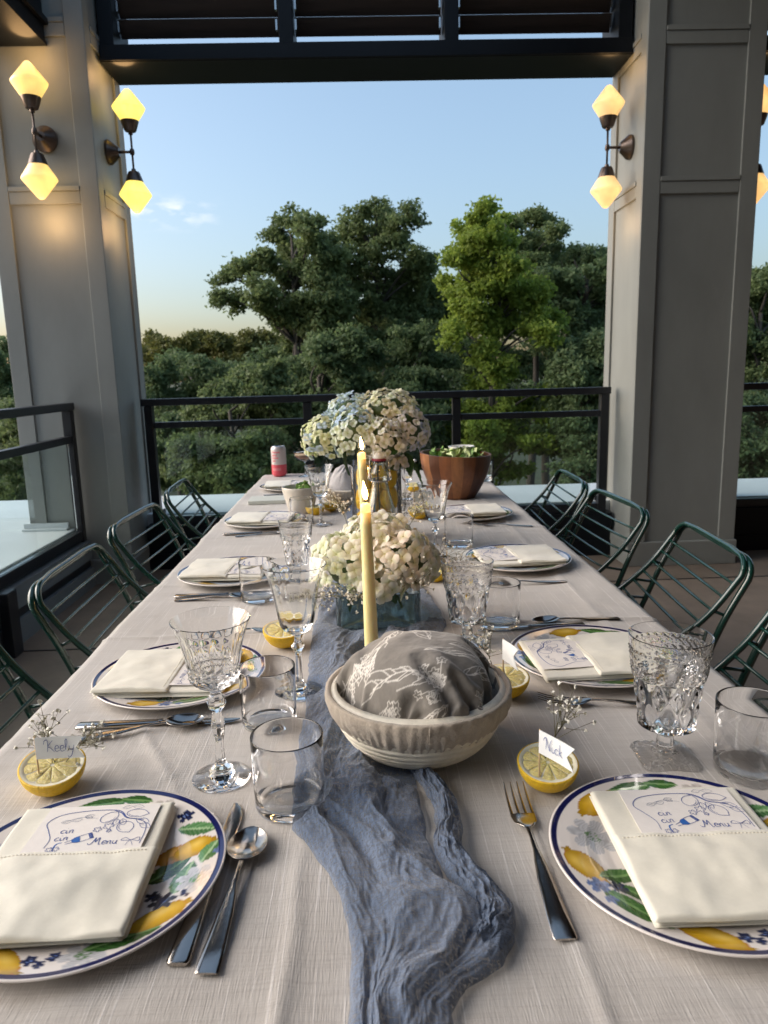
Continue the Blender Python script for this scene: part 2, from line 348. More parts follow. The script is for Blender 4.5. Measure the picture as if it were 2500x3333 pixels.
def ridged(x, y, o=4, g=.55):
    s = 0; a = 1
    for i in range(o): s = s + a*(1-2.2*np.abs(perlin(x*2**i+13*i, y*2**i+7*i))); a *= g
    return s
def smooth(e0, e1, x):
    t = np.clip((x-e0)/(e1-e0), 0, 1); return t*t*(3-2*t)
def catmull(P, n):
    P = np.asarray(P, float); P = np.vstack([2*P[0]-P[1], P, 2*P[-1]-P[-2]]); o = []
    for i in range(1, len(P)-2):
        for t in np.linspace(0, 1, n, endpoint=False):
            a, b_, c, d = P[i-1:i+3]
            o.append(.5*((2*b_)+(-a+c)*t+(2*a-5*b_+4*c-d)*t*t+(-a+3*b_-3*c+d)*t**3))
    o.append(P[-2]); return np.array(o)
TZ = 0.752     # height of the cloth surface

# ------------------------------------------------------------------ setting: deck, ledges, ground
o = bx('deck_floor', 'deck', None, -1.66, 6.0, -4.6, 4.60, -.25, 0); tag(o, kind='structure')
for i, (a, b_) in enumerate([(-1.15, 0), (2.45, 0), (1.25, 1)]):          # saw-cut joints: thin dark seams standing 2 mm proud of nothing
    pass
def joint(x0, x1, y0, y1):
    o = bx('deck_joint', 'black', None, x0, x1, y0, y1, .0005, .004); tag(o, kind='structure')
joint(1.02, 1.028, -4, 3.98); joint(1.04, 5.9, 1.9, 1.908); joint(-1.6, -.0, 3.2, 3.208); joint(1.04, 5.9, 3.99, 3.998)
o = bx('roof_ledge', 'ledge', None, -2.75, 9, 4.705, 5.45, .20, .345, bevel=.006); tag(o, kind='structure')
o = bx('roof_ledge', 'ledge', None, -2.75, -1.735, -3, 4.703, .20, .344, bevel=.006); tag(o, kind='structure')
o = bx('lower_roof', 'curb', None, -4.6, -2.76, -3, 5.6, -.3, .20); tag(o, kind='structure')
o = bx('deck_edge_wall', 'curb', None, -2.74, 9, 5.30, 5.40, -4, .199); tag(o, kind='structure')
gp = MB(); 
gx = np.concatenate([-np.geomspace(900, 10, 22), np.linspace(-8, 8, 9), np.geomspace(10, 900, 22)])
gy = np.concatenate([np.linspace(-40, 6, 6), np.geomspace(8, 1500, 40)])
GX, GY = np.meshgrid(gx, gy, indexing='ij')
GZ = -8.5 + 1.5*fbm(GX*.03, GY*.03) + smooth(30, 300, GY)*2.0
o = link('ground', grid_mesh('ground', np.stack([GX, GY, GZ], -1), M['ground'])); tag(o, kind='structure')

# ------------------------------------------------------------------ curbs under the railings (things)
t = thing('curb_wall', 'dark low curb wall below the far glass railing between the pillars', 'wall', (0, 4.62, 0))
bx('base_board', 'frame', t, -1.40, 1.60, -.03, .08, 0, .10); bx('wall_face', 'frame', t, -1.40, 1.60, -.015, .08, .101, .20)
bx('upper_board', 'frame', t, -1.40, 1.60, -.03, .08, .201, .285)
t = thing('curb_wall', 'dark low curb wall below the railing right of the right pillar', 'wall', (0, 4.62, 0))
bx('base_board', 'frame', t, 2.27, 9, -.03, .08, 0, .10); bx('wall_face', 'frame', t, 2.27, 9, -.015, .08, .101, .20); bx('upper_board', 'frame', t, 2.27, 9, -.03, .08, .201, .285)
t = thing('curb_wall', 'blue grey panelled curb wall under the left side railing', 'wall', (-1.70, 0, 0))
bx('base_board', 'curb', t, -.03, .065, -3, 4.28, 0, .115); bx('wall_face', 'black', t, -.03, .045, -3, 4.28, .116, .165)
bx('upper_board', 'curb', t, -.03, .062, -3, 4.28, .166, .275)

# ------------------------------------------------------------------ railings
def pane(name, parent, *b):
    return bx(name, 'paneglass', parent, *b)
def railing_x(x0, x1, posts, label):
    t = thing('glass_railing', label, 'railing', (0, 4.64, 0))
    bx('top_rail', 'black', t, x0, x1, -.035, .03, 1.045, 1.088, bevel=.004)
    xs = posts
    for p in xs: bx('post', 'black', t, p-.026, p+.026, -.026, .026, 0.286, 1.044, bevel=.003)
    for a, b_ in zip(xs[:-1], xs[1:]):
        bx('middle_rail', 'black', t, a+.027, b_-.027, -.02, .02, .905, .943, bevel=.002)
        bx('bottom_rail', 'black', t, a+.027, b_-.027, -.024, .024, .287, .342, bevel=.002)
        pane('glass_pane', t, a+.075, b_-.075, -.005, .005, .343, .9045)
        for q in (a+.04, b_-.044): bx('glass_clip', 'black', t, q, q+.012, -.012, .012, .36, .39)
    return t
railing_x(-1.375, 1.575, [-1.335, -.345, .595, 1.54], 'black metal railing with glass panes across the far end of the terrace')
railing_x(2.27, 6.5, [2.30, 3.6, 4.9, 6.2], 'black metal railing with glass panes right of the right pillar')
t = thing('glass_railing', 'black metal railing with glass panes along the left side of the terrace', 'railing', (-1.69, 0, 0))
bx('top_rail', 'black', t, -.035, .032, -3, 4.292, 1.045, 1.088, bevel=.004)
ps = [4.262, 3.16, 2.0, .8, -.4, -1.6]
for p in ps: bx('post', 'black', t, -.026, .026, p-.026, p+.026, .276 if p > 4 else .0, 1.044, bevel=.003)
for p in ps[1:]: bx('post_foot', 'black', t, .066, .11, p-.045, p+.045, 0, .30, bevel=.004)
for a, b_ in zip(ps[1:], ps[:-1]):
    bx('middle_rail', 'black', t, -.02, .02, a+.027, b_-.027, .86, .90, bevel=.002)
    bx('bottom_rail', 'black', t, -.024, .024, a+.027, b_-.027, .287, .342, bevel=.002)
    pane('glass_pane', t, -.005, .005, a+.05, b_-.05, .343, .8595)

# ------------------------------------------------------------------ pillars
def pillar(x0, x1, y0, y1, label, bandz, h=4.4, base=True):
    t = thing('pillar', label, 'pillar', ((x0+x1)/2, (y0+y1)/2, 0)); cx, cy = t.location.x, t.location.y
    X0, X1, Y0, Y1 = x0-cx, x1-cx, y0-cy, y1-cy
    e = .014; w = .10
    bx('panel', 'pillar', t, X0+e, X1-e, Y0+e, Y1-e, 0, h)
    for a in (0, 1):
        for b_ in (0, 1):   # corner boards: an L of two boards at each corner
            xa = X0 if a == 0 else X1-w; ya = Y0 if b_ == 0 else Y1-w
            yb = Y0 if b_ == 0 else Y1-e
            bx('corner_board', 'pillar', t, xa, xa+w, yb, yb+e-.001, .151, h, bevel=.003)
            xb = X0 if a == 0 else X1-e
            y_in = (ya+e if b_ == 0 else ya)
            bx('corner_board', 'pillar', t, xb, xb+e-.001, y_in, y_in+w-e-.001, .151, h, bevel=.003)
    for z in bandz:
        for yb in (Y0, Y1-e):
            bx('cross_board', 'pillar', t, X0+w+.002, X1-w-.002, yb+.002, yb+e, z-.045, z+.02, bevel=.002)
            bx('cross_trim', 'pillar', t, X0+w+.002, X1-w-.002, yb-.004 if yb == Y0 else yb, yb+e, z+.0215, z+.046, bevel=.002)
        for xb in (X0, X1-e):
            bx('cross_board', 'pillar', t, xb+.002, xb+e, Y0+w+.002, Y1-w-.002, z-.045, z+.02, bevel=.002)
            bx('cross_trim', 'pillar', t, xb if xb != X0 else xb-.004, xb+e+(.004 if xb != X0 else 0), Y0+w+.002, Y1-w-.002, z+.0215, z+.046, bevel=.002)
    if base: bx('base_board', 'pillar', t, X0-.012, X1+.012, Y0-.012, Y1+.012, 0, .15, bevel=.004)
    # hairline vertical seam and a scuffed joint in the boards
    return t
pillar(1.608, 2.262, 4.30, 4.87, 'grey panelled pillar at the right end of the railing', [2.205, 2.97])
pillar(-2.0, -1.41, 4.30, 4.87, 'pale grey panelled pillar in the left corner by the ledge', [2.215, 3.05])
t = thing('pillar_flashing', 'thin metal flashing strip where the left pillar meets the white ledge', 'flashing', (-1.87, 4.28, .345))
bx('strip', 'ledge', t, -.16, .10, -.03, .016, .0005, .012); bx('upstand', 'ledge', t, -.16, .10, .0, .016, .0125, .04)

# ------------------------------------------------------------------ louvred header frames
def header(x0, x1, mull, label):
    t = thing('louvre_frame', label, 'louvre', ((x0+x1)/2, 4.69, 2.96)); cx = t.location.x
    a, b_ = x0-cx, x1-cx
    bx('bottom_beam', 'frame', t, a, b_, -.17, .17, 0, .09, bevel=.004)
    bx('beam_lip', 'frame', t, a, b_, -.182, -.171, .004, .012, bevel=.002)
    bx('top_beam', 'frame', t, a, b_, -.17, .17, 1.05, 1.2)
    ms = [a+.04] + [q-cx for q in mull] + [b_-.04]
    for q in ms: bx('mullion', 'frame', t, q-.04, q+.04, -.15, .15, .0905, 1.049, bevel=.003)
    for p, q in zip(ms[:-1], ms[1:]):
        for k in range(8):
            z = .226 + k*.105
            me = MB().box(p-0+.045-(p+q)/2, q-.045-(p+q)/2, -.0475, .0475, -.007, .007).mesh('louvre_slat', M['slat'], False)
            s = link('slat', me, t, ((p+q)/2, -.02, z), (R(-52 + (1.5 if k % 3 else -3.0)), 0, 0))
            for e_ in (p+.047, q-.063):
                bx('slat_clip', 'wire', t, e_, e_+.010, -.075, -.045, z-.035, z+.02)
    return t
header(-1.408, 1.606, [-.364, .572], 'dark steel louvre frame with wooden slats above the far opening')
header(2.264, 6.4, [3.3, 4.4, 5.4], 'dark steel louvre frame above the opening right of the right pillar')
t = thing('steel_beam', 'dark steel beam running towards the viewer above the left pillar', 'beam', (-1.78, 0, 2.955))
bx('flange', 'frame', t, -.16, .175, 1.0, 4.298, 0, .02, bevel=.002); bx('web', 'frame', t, -.15, .165, 1.0, 4.297, .021, .50)
bx('side_rib', 'frame', t, .166, .19, 1.0, 4.297, .10, .13)
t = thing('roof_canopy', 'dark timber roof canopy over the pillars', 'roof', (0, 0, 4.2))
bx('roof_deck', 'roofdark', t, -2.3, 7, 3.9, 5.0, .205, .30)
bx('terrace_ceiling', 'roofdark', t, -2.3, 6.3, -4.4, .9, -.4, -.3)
bx('side_shade_strip', 'roofdark', t, 1.05, 6.3, .91, 4.3, -.4, -.3)  # unseen strip added to keep sky light off the right pillar

# building behind the viewer
t = thing('building', 'dark walled building behind the viewer with a wide window', 'building', (0, -4.5, 0))
bx('wall', 'house', t, -6, 7, -.3, 0, 0, 4.5)
bx('window_frame', 'winframe', t, -2.2, 2.2, .001, .05, .3, 2.5); bx('window_pane', 'winglass', t, -2.1, 2.1, .051, .06, .4, 2.4)
t = thing('shade_wall', 'unseen dark wall added right of the terrace to shade the right pillar', 'wall', (6.0, 0, 0))
bx('wall_panel', 'house', t, 0, .3, -4.4, 4.0, 0, 4.2)  # made-up wall out of view, darkens the right pillar's front

# ------------------------------------------------------------------ wall lamps
def sconce(loc, rz, shade, label):
    t = thing('wall_lamp', label, 'wall lamp', loc, rz, 'bronze wall lamps with two diamond shades')   # local -y points away from the wall
    p = MB(); p.lathe([(0,0),(.066,0),(.068,.004),(.068,.014),(.064,.020),(.028,.062),(.024,.066),(0,.066)], 36)
    o = link('back_plate', p.mesh('back_plate', M['bronze'], auto=30), t, (0,0,0), (R(90),0,0))
    link('arm', MB().tube([(0,-.06,0),(0,-.135,0)], .008, 10).mesh('arm', M['bronze']), t)
    link('knuckle', MB().lathe([(0,-.016),(.011,-.016),(.014,-.006),(.014,.006),(.011,.016),(0,.016)], 12).mesh('knuckle', M['bronze'], auto=30), t, (0,-.138,0))
    link('stem', MB().tube([(0,-.138,.10),(0,-.138,-.10)], .006, 10).mesh('stem', M['bronze']), t)
    sh = [(0,.176),(.012,.174),(.022,.166),(.085,.086),(.0915,.076),(.088,.066),(.048,.004),(.046,0),(0,0)]
    cup = [(0,-.062),(.012,-.062),(.014,-.050),(.030,-.046),(.034,-.040),(.0495,.004),(.0505,.010),(.047,.010)]
    for s_, sg in (('u', 1), ('d', -1)):
        rot = (0,0,0) if sg == 1 else (PI,0,0)
        link('shade_cup', MB().lathe(cup, 28).mesh('cup', M['bronze'], auto=30), t, (0,-.138,.155*sg), rot)
        sm = shade if s_ == 'u' or shade != 'shadeY1' else 'shadeM'
        link('lamp_shade', MB().lathe(sh, 40).mesh('shade', M[sm], auto=60), t, (0,-.138,.160*sg), rot)
        ld = bpy.data.lights.new('bulb', 'POINT'); ld.energy = .20 if shade == 'shadeO' else .42; ld.color = (1,.58,.24); ld.shadow_soft_size = .09
        lo = link('bulb', ld, t, (0,-.125,.43*sg))
    return t
sconce((-1.672, 4.314-.001, 2.50), 0, 'shadeM', 'bronze wall lamp with marbled glowing diamond shades on the left pillar front')
sconce((-1.424, 4.575, 2.505), R(90), 'shadeY', 'bronze wall lamp with bright yellow diamond shades on the left pillar inner side')
sconce((1.622, 4.55, 2.475), R(-90), 'shadeO', 'bronze wall lamp with amber diamond shades on the right pillar inner side')
sconce((2.248, 4.575, 2.48), R(90), 'shadeO', 'half hidden wall lamp on the outer side of the right pillar')

# ------------------------------------------------------------------ trees
def leaf_mesh(name, centres, rads, n, size, m, seed, shell=.55):
    """many small bent leaves gathered in twigs through the given clumps"""
    g = np.random.default_rng(seed)
    c = np.asarray(centres, float); r = np.asarray(rads, float)
    if r.ndim == 1: r = np.stack([r, r, r*.8], 1)
    ns_ = 15; cc_ = []; rr_ = []
    for a, b_ in zip(c, r):
        for _ in range(ns_):
            d = g.normal(size=3); d /= np.linalg.norm(d); cc_.append(a + d*b_*g.uniform(.25,1.22)); rr_.append(b_*g.uniform(.22,.50)*np.array([1.15,1.15,.72]))
    c = np.array(cc_); r = np.array(rr_)
    w = (r[:,0]*r[:,2]); w /= w.sum()
    n = int(n*1.12); size = size*.74; per = 14; nt_ = max(1, n//per)
    ci = g.choice(len(c), nt_, p=w)
    d = g.normal(size=(nt_,3)); d /= np.linalg.norm(d, axis=1)[:,None]
    rad = .25 + .75*g.random(nt_)**.5; rad *= (1 + .25*g.normal(size=nt_)).clip(.5, 1.5)
    tc_ = c[ci] + d*r[ci]*rad[:,None]
    k = np.repeat(np.arange(nt_), per); N = len(k)
    tr = (size*(2.6+2.6*g.random(nt_)))[k]
    q = g.normal(size=(N,3)); q /= np.linalg.norm(q, axis=1)[:,None]
    p = tc_[k] + q*(tr*g.random(N)**.5)[:,None]*np.array([1,1,.7])
    nrm = d[k]*.7 + g.normal(size=(N,3))*.7 + np.array([0,0,.45]); nrm /= np.linalg.norm(nrm, axis=1)[:,None]
    a = np.cross(nrm, g.normal(size=(N,3))); a /= np.linalg.norm(a, axis=1)[:,None]; b_ = np.cross(nrm, a)
    s = (size*(.6+.8*g.random(N)))[:,None]
    v = np.stack([p-a*s, p+b_*s*.55-nrm*s*.15, p+a*s*1.1, p-b_*s*.55-nrm*s*.15], 1).reshape(-1,3)
    f = np.arange(N*4).reshape(-1,4)
    me = quads_mesh(name, v, f, m, None, smooth=False)
    return me
def limbs(base, top, centres, rads, r0, m, seed, extra=0):
    g = random.Random(seed); mb = MB(); b0 = Vector(base); tp = Vector(top)
    path = [b0.lerp(tp, t_) + Vector((g.uniform(-.2,.2), g.uniform(-.2,.2), 0))*(t_ > 0) for t_ in (0,.25,.5,.75,1)]
    path = [Vector(q) for q in catmull([tuple(p) for p in path], 4)]
    mb.tube(path, list(np.linspace(r0, r0*.25, len(path))), 9)
    for c, r in zip(centres, rads):
        c = Vector(c); k = min(range(len(path)), key=lambda i: (path[i]-c).length + max(0, path[i].z-c.z+ .8)*3)
        s = path[k]; mid = s.lerp(c, .5) + Vector((g.uniform(-.3,.3), g.uniform(-.3,.3), g.uniform(-.1,.35)))
        rr = r0*.19
        mb.tube([tuple(x) for x in catmull([s, mid, c], 4)], list(np.linspace(rr, rr*.3, 9)), 6)
        for _ in range(4):
            dd = Vector((g.gauss(0,1), g.gauss(0,1), g.gauss(.3,.8))).normalized()*(r if not hasattr(r,'__len__') else r[0])*.95
            mb.tube([tuple(mid.lerp(c,.6)), tuple(c+dd*.5+Vector((0,0,.08))), tuple(c+dd)], [rr*.35, rr*.2, rr*.07], 4)
    return mb.mesh('limbs', m)
TREES = [
 # name, base, label, group, foliage, clumps[(x,y,z,r)], leaves, leaf size, bare twigs
#TB
 ('oak_tree', (-2.05, 22, -8.2), 'tall oak with one long limb reaching left over the low treeline', 'folA', [(-1.71, 22.03, 5.57, 0.36), (-2.3, 23.08, 5.46, 0.38), (-1.34, 21.15, 5.02, 0.46), (-2.12, 23.08, 4.86, 0.56), (-2.57, 21.55, 4.44, 0.41), (-3.21, 21.82, 4.24, 0.39), (-3.85, 22.79, 4.19, 0.38), (-3.94, 21.78, 3.49, 0.3), (-3.58, 22.12, 3.38, 0.37), (-2.72, 20.87, 3.55, 0.42), (-2.25, 22.61, 3.93, 0.52), (-1.52, 22.09, 4.11, 0.59), (-0.95, 21.59, 4.41, 0.55), (-1.11, 22.69, 5.04, 0.43), (-1.66, 21.53, 3.1, 0.52), (-2.36, 21.89, 2.95, 0.33), (-1.1, 21.12, 3.36, 0.62), (-0.7, 21.77, 4.31, 0.33), (-2.61, 21.29, 3.22, 0.3), (-1.01, 21.43, 2.62, 0.6), (-1.92, 22.6, 2.38, 0.49), (-0.52, 21.47, 3.38, 0.55)], 34000, 0.085, 0.26),
 ('oak_tree', (0.93, 24, -8.2), 'tallest oak in the middle with pale sky gaps in its crown', 'folA', [(0.43, 23.43, 6.07, 0.39), (0.07, 23.52, 5.82, 0.42), (0.9, 24.75, 6.12, 0.54), (1.39, 23.02, 5.63, 0.5), (-0.23, 24.24, 5.56, 0.46), (0.43, 24.55, 5.39, 0.66), (1.1, 23.25, 5.02, 0.68), (1.78, 22.93, 4.62, 0.5), (2.03, 23.46, 4.21, 0.45), (1.58, 24.38, 4.2, 0.68), (0.69, 24.15, 4.33, 0.61), (-0.03, 23.16, 4.62, 0.5), (-0.21, 23.84, 3.89, 0.55), (1.12, 24.41, 3.5, 0.75), (0.36, 23.81, 3.25, 0.67), (1.86, 24.32, 3.4, 0.65), (2.4, 25.12, 3.83, 0.48), (-0.25, 24.44, 2.95, 0.68), (1.36, 23.74, 2.58, 0.69), (0.61, 23.25, 2.29, 0.68), (-0.55, 23.63, 4.29, 0.45), (-0.73, 24.03, 3.64, 0.55), (2.6, 24.94, 3.29, 0.51), (2.87, 24.66, 2.74, 0.63), (1.79, 23.56, 2.27, 0.69)], 42000, 0.085, 0.27),
 ('lime_green_tree', (3.32, 18, -8.2), 'bright yellow green tree standing in front of the dark oaks', 'folC', [(2.92, 17.25, 4.79, 0.2), (2.86, 17.53, 4.54, 0.31), (3.42, 18.54, 4.73, 0.24), (2.58, 18.15, 4.46, 0.28), (2.87, 17.27, 4.1, 0.42), (2.48, 17.88, 3.95, 0.34), (3.42, 17.96, 4.1, 0.32), (2.2, 17.39, 3.73, 0.22), (3.01, 18.42, 3.75, 0.52), (3.3, 17.3, 3.39, 0.44), (2.79, 17.8, 3.15, 0.57), (3.5, 18.03, 2.84, 0.53), (3.91, 17.88, 2.92, 0.39), (2.51, 18.16, 2.87, 0.46), (2.1, 18.43, 3.34, 0.23), (4.35, 18.82, 3.34, 0.26), (4.29, 17.61, 2.89, 0.27), (3.09, 18.27, 2.43, 0.53), (3.79, 18.35, 2.31, 0.4), (4.08, 17.63, 2.26, 0.34), (4.29, 17.1, 2.01, 0.28), (2.61, 18.85, 2.37, 0.36), (2.93, 17.64, 1.65, 0.36), (3.33, 17.67, 1.2, 0.36), (3.05, 18.71, 0.87, 0.4), (2.73, 18.15, 0.2, 0.46), (3.38, 17.95, 0.08, 0.5), (3.96, 18.49, 0.39, 0.42), (2.91, 17.15, -0.4, 0.55), (3.82, 18.37, -0.54, 0.54), (4.49, 17.77, 0.06, 0.29), (4.15, 17.26, -0.56, 0.37), (2.51, 18.29, -0.38, 0.35), (3.55, 18.78, -1.29, 0.6), (2.25, 17.47, 2.08, 0.33), (4.68, 18.23, 2.39, 0.3), (4.67, 17.64, 0.73, 0.34)], 56000, 0.075, 0.18),
 ('grey_green_tree', (5.98, 26, -8.2), 'loose topped grey green tree right behind the yellow green one', 'folA', [(6.06, 27.06, 6.4, 0.38), (5.36, 26.03, 5.99, 0.36), (6.66, 27.14, 6.41, 0.41), (6.52, 24.99, 5.63, 0.35), (6.05, 26.26, 5.56, 0.53), (5.29, 25.7, 5.34, 0.49), (6.82, 26.72, 5.24, 0.41), (5.82, 25.22, 4.66, 0.61), (5.38, 26.89, 4.75, 0.62), (6.67, 26.11, 4.46, 0.56), (7.39, 26.97, 4.87, 0.38), (6.0, 25.95, 3.99, 0.76), (6.94, 25.83, 3.81, 0.66), (6.68, 26.69, 3.11, 0.78), (3.08, 27.16, 3.06, 0.62), (3.32, 25.69, 3.72, 0.49), (7.54, 27.13, 3.77, 0.52)], 28000, 0.095, 0.22),
 ('dark_oak', (7.6, 25, -8.2), 'dark broad oak beside the right pillar', 'folB', [(7.53, 25.73, 4.62, 0.49), (7.36, 25.74, 4.92, 0.36), (7.93, 25.04, 4.95, 0.32), (6.64, 24.49, 4.25, 0.41), (5.97, 23.93, 3.91, 0.46), (6.03, 24.72, 3.27, 0.63), (7.78, 24.78, 4.7, 0.38), (7.82, 23.91, 4.15, 0.46), (6.64, 23.92, 3.89, 0.52), (8.01, 26.2, 3.98, 0.73), (8.4, 25.37, 3.57, 0.65), (7.01, 24.36, 2.92, 0.74), (8.02, 24.84, 2.63, 0.76), (8.96, 26.14, 4.26, 0.67), (9.71, 25.95, 3.91, 0.99), (7.79, 25.83, 1.92, 0.82), (8.4, 24.74, 1.71, 0.79), (6.74, 24.98, 2.07, 0.7)], 34000, 0.095, 0.26),
 ('dark_oak', (5.25, 17, -8.2), 'dark bushy tree low in front of the right pillar', 'folB', [(5.26, 17.09, 1.57, 0.5), (5.55, 16.62, 1.14, 0.47), (4.73, 16.69, 1.16, 0.47), (5.28, 16.7, 0.63, 0.53), (4.81, 18.17, 0.49, 0.49), (5.04, 17.32, 0.07, 0.55), (5.86, 17.42, 0.05, 0.55), (5.17, 16.59, -0.52, 0.57), (4.75, 17.43, -0.59, 0.55), (5.54, 16.1, -0.69, 0.51), (4.77, 15.92, -1.17, 0.55), (6.29, 17.84, -1.72, 0.45)], 40000, 0.075, 0.2),
 ('dark_oak', (1.35, 19, -8.2), 'rounded dark green tree behind the flower heads', 'folB', [(1.46, 19.3, 1.96, 0.49), (1.0, 19.95, 1.52, 0.56), (1.73, 19.66, 1.37, 0.55), (1.14, 18.34, 0.92, 0.54), (1.97, 18.52, 0.9, 0.47), (0.73, 19.9, 0.66, 0.56), (1.44, 17.81, 0.37, 0.54), (1.08, 19.77, -0.33, 0.63), (2.09, 19.71, 0.02, 0.55), (0.44, 18.92, -0.13, 0.53), (1.36, 18.53, -0.72, 0.64), (0.64, 18.47, -0.93, 0.63), (2.06, 18.41, -0.84, 0.59), (1.73, 18.87, -1.62, 0.6)], 38000, 0.08, 0.2),
 ('dark_oak', (-0.91, 19, -8.2), 'dense mid green tree left of the flower heads behind the railing', 'folB', [(-0.91, 18.58, 1.77, 0.47), (-1.5, 20.17, 1.46, 0.51), (-0.46, 18.56, 1.42, 0.52), (-0.99, 19.69, 0.96, 0.58), (-1.75, 19.89, 0.85, 0.51), (-0.13, 18.74, 0.83, 0.52), (-1.09, 18.85, 0.39, 0.58), (-0.51, 18.69, 0.15, 0.57), (-1.74, 18.06, 0.22, 0.51), (-0.04, 18.95, 0.12, 0.53), (-1.45, 18.38, -0.39, 0.58), (-0.76, 18.42, -0.65, 0.63), (-2.13, 18.24, -0.47, 0.51), (-0.06, 18.27, -0.77, 0.58), (-1.84, 19.75, -1.26, 0.63), (-1.05, 18.82, -1.52, 0.65), (-0.2, 18.41, 1.97, 0.42), (0.26, 19.22, 1.76, 0.44)], 44000, 0.08, 0.2),
 ('bushy_tree', (-2.89, 16, -8.2), 'paler bushy tree low left behind the railing glass', 'folA', [(-2.74, 16.89, 1.04, 0.39), (-2.92, 15.49, 0.78, 0.34), (-2.25, 16.25, 0.84, 0.41), (-1.97, 16.67, 1.23, 0.36), (-1.89, 16.52, 0.52, 0.42), (-2.7, 17.0, 0.3, 0.5), (-3.33, 16.86, 0.12, 0.39), (-3.76, 17.0, 0.33, 0.32), (-2.11, 14.86, -0.15, 0.47), (-2.96, 15.85, -0.42, 0.46), (-3.49, 15.96, -0.42, 0.41), (-3.63, 14.96, -0.12, 0.32), (-2.53, 14.81, -0.89, 0.47), (-3.82, 16.79, -1.14, 0.43), (-4.43, 17.16, -0.96, 0.39), (-1.77, 16.68, -0.87, 0.42)], 40000, 0.07, 0.16),
 ('evening_lit_tree', (-9.94, 40, -8.2), 'low tree with evening gold light in its leaf colour on the left of the treeline', 'folD', [(-11.24, 41.82, 3.32, 0.53), (-9.99, 38.83, 2.81, 0.64), (-11.43, 41.31, 2.43, 0.74), (-9.24, 38.6, 2.55, 0.59), (-10.26, 40.05, 1.89, 0.82), (-8.72, 38.54, 3.0, 0.39), (-8.71, 40.76, 3.33, 0.41)], 15000, 0.13, 0.25),
 ('evening_lit_tree', (-6.42, 42, -8.2), 'round tree with evening gold light in its leaf colour nearest the big oak limb', 'folD', [(-7.67, 40.51, 3.17, 0.62), (-7.2, 42.0, 2.97, 0.75), (-8.73, 42.41, 2.64, 0.76), (-5.88, 40.11, 3.11, 0.56), (-5.19, 40.59, 3.24, 0.52), (-5.08, 43.71, 2.99, 0.72), (-5.95, 40.28, 2.39, 0.82), (-7.25, 40.52, 2.06, 0.88), (-4.86, 43.79, 2.19, 1.0)], 19000, 0.13, 0.25),
 ('dark_oak', (-6.89, 33, -8.2), 'dark hillside tree below the golden treetops', 'folB', [(-8.53, 32.0, 1.37, 0.81), (-8.18, 34.79, 1.57, 0.89), (-6.51, 31.76, 1.22, 0.81), (-8.9, 31.72, 0.6, 0.81), (-7.91, 32.4, 0.36, 0.95), (-6.62, 31.92, 0.14, 0.93), (-5.87, 33.68, 1.09, 0.94), (-4.49, 31.46, 1.46, 0.88), (-9.37, 34.59, -0.53, 1.01), (-7.88, 34.43, -1.21, 1.01), (-8.88, 31.01, -1.5, 0.91), (-3.75, 33.17, 0.64, 0.93), (-2.73, 31.43, 1.42, 0.88)], 38000, 0.12, 0.25),
 ('dark_oak', (-4.04, 18, -8.2), 'shadowy tree seen through the lower left glass pane', 'folB', [(-5.03, 18.88, -0.1, 0.43), (-4.61, 18.85, -0.94, 0.48), (-5.2, 18.75, -1.15, 0.48), (-4.89, 17.43, -0.43, 0.33), (-3.65, 16.99, -1.18, 0.43), (-2.9, 19.07, -1.63, 0.49), (-1.97, 18.27, -1.65, 0.47)], 22000, 0.08, 0.16),
 ('dark_oak', (12.14, 22, -8.2), 'tall tree seen right of the right pillar', 'folA', [(12.1, 22.79, 3.64, 0.49), (11.9, 21.67, 3.64, 0.41), (11.56, 22.49, 2.94, 0.57), (12.5, 22.86, 2.68, 0.73), (12.74, 22.34, 3.17, 0.71), (11.72, 22.12, 1.83, 0.7), (12.89, 22.63, 1.54, 0.86), (11.56, 22.52, 1.01, 0.63), (11.99, 21.92, 0.59, 0.7), (11.17, 22.17, 2.12, 0.56), (13.38, 22.59, 2.36, 0.86)], 32000, 0.085, 0.24),
 ('dark_oak', (9.3, 17, -8.2), 'dark tree below the railing right of the right pillar', 'folB', [(9.36, 17.46, 0.17, 0.56), (10.12, 17.76, -0.09, 0.56), (8.75, 16.63, -0.52, 0.49), (8.91, 15.91, -0.67, 0.55), (10.17, 17.17, -0.72, 0.55), (8.34, 16.15, -1.2, 0.47), (9.76, 17.53, -1.66, 0.6), (9.91, 16.63, -1.42, 0.53), (8.41, 16.9, 0.01, 0.49)], 28000, 0.075, 0.2),
 ('pine_tree', (-14.14, 30, -8.2), 'ragged dark tree at the left edge of the photo', 'folB', [(-14.21, 30.27, 2.61, 0.5), (-13.79, 29.72, 1.69, 0.64), (-13.9, 28.38, 2.03, 0.72), (-14.02, 29.39, 0.8, 0.82), (-13.81, 30.49, 0.58, 0.78), (-14.14, 28.09, 0.32, 0.89), (-15.01, 31.5, -0.78, 0.88), (-14.25, 31.42, -1.19, 1.0), (-13.93, 28.18, -1.8, 0.9), (-14.36, 31.21, -2.95, 0.99)], 26000, 0.12, 0.22),
 ('bushy_tree', (-10.06, 22, -8.2), 'mid green tree seen through the left side railing', 'folA', [(-10.73, 22.69, 0.47, 0.35), (-9.72, 21.32, 0.25, 0.41), (-10.68, 22.12, -0.19, 0.48), (-9.6, 21.74, -0.59, 0.47), (-10.18, 21.43, -0.95, 0.6), (-9.44, 21.77, -1.43, 0.55), (-10.09, 21.86, -1.98, 0.61), (-11.11, 22.22, -2.15, 0.71), (-9.02, 22.47, -1.25, 0.57)], 24000, 0.09, 0.2),
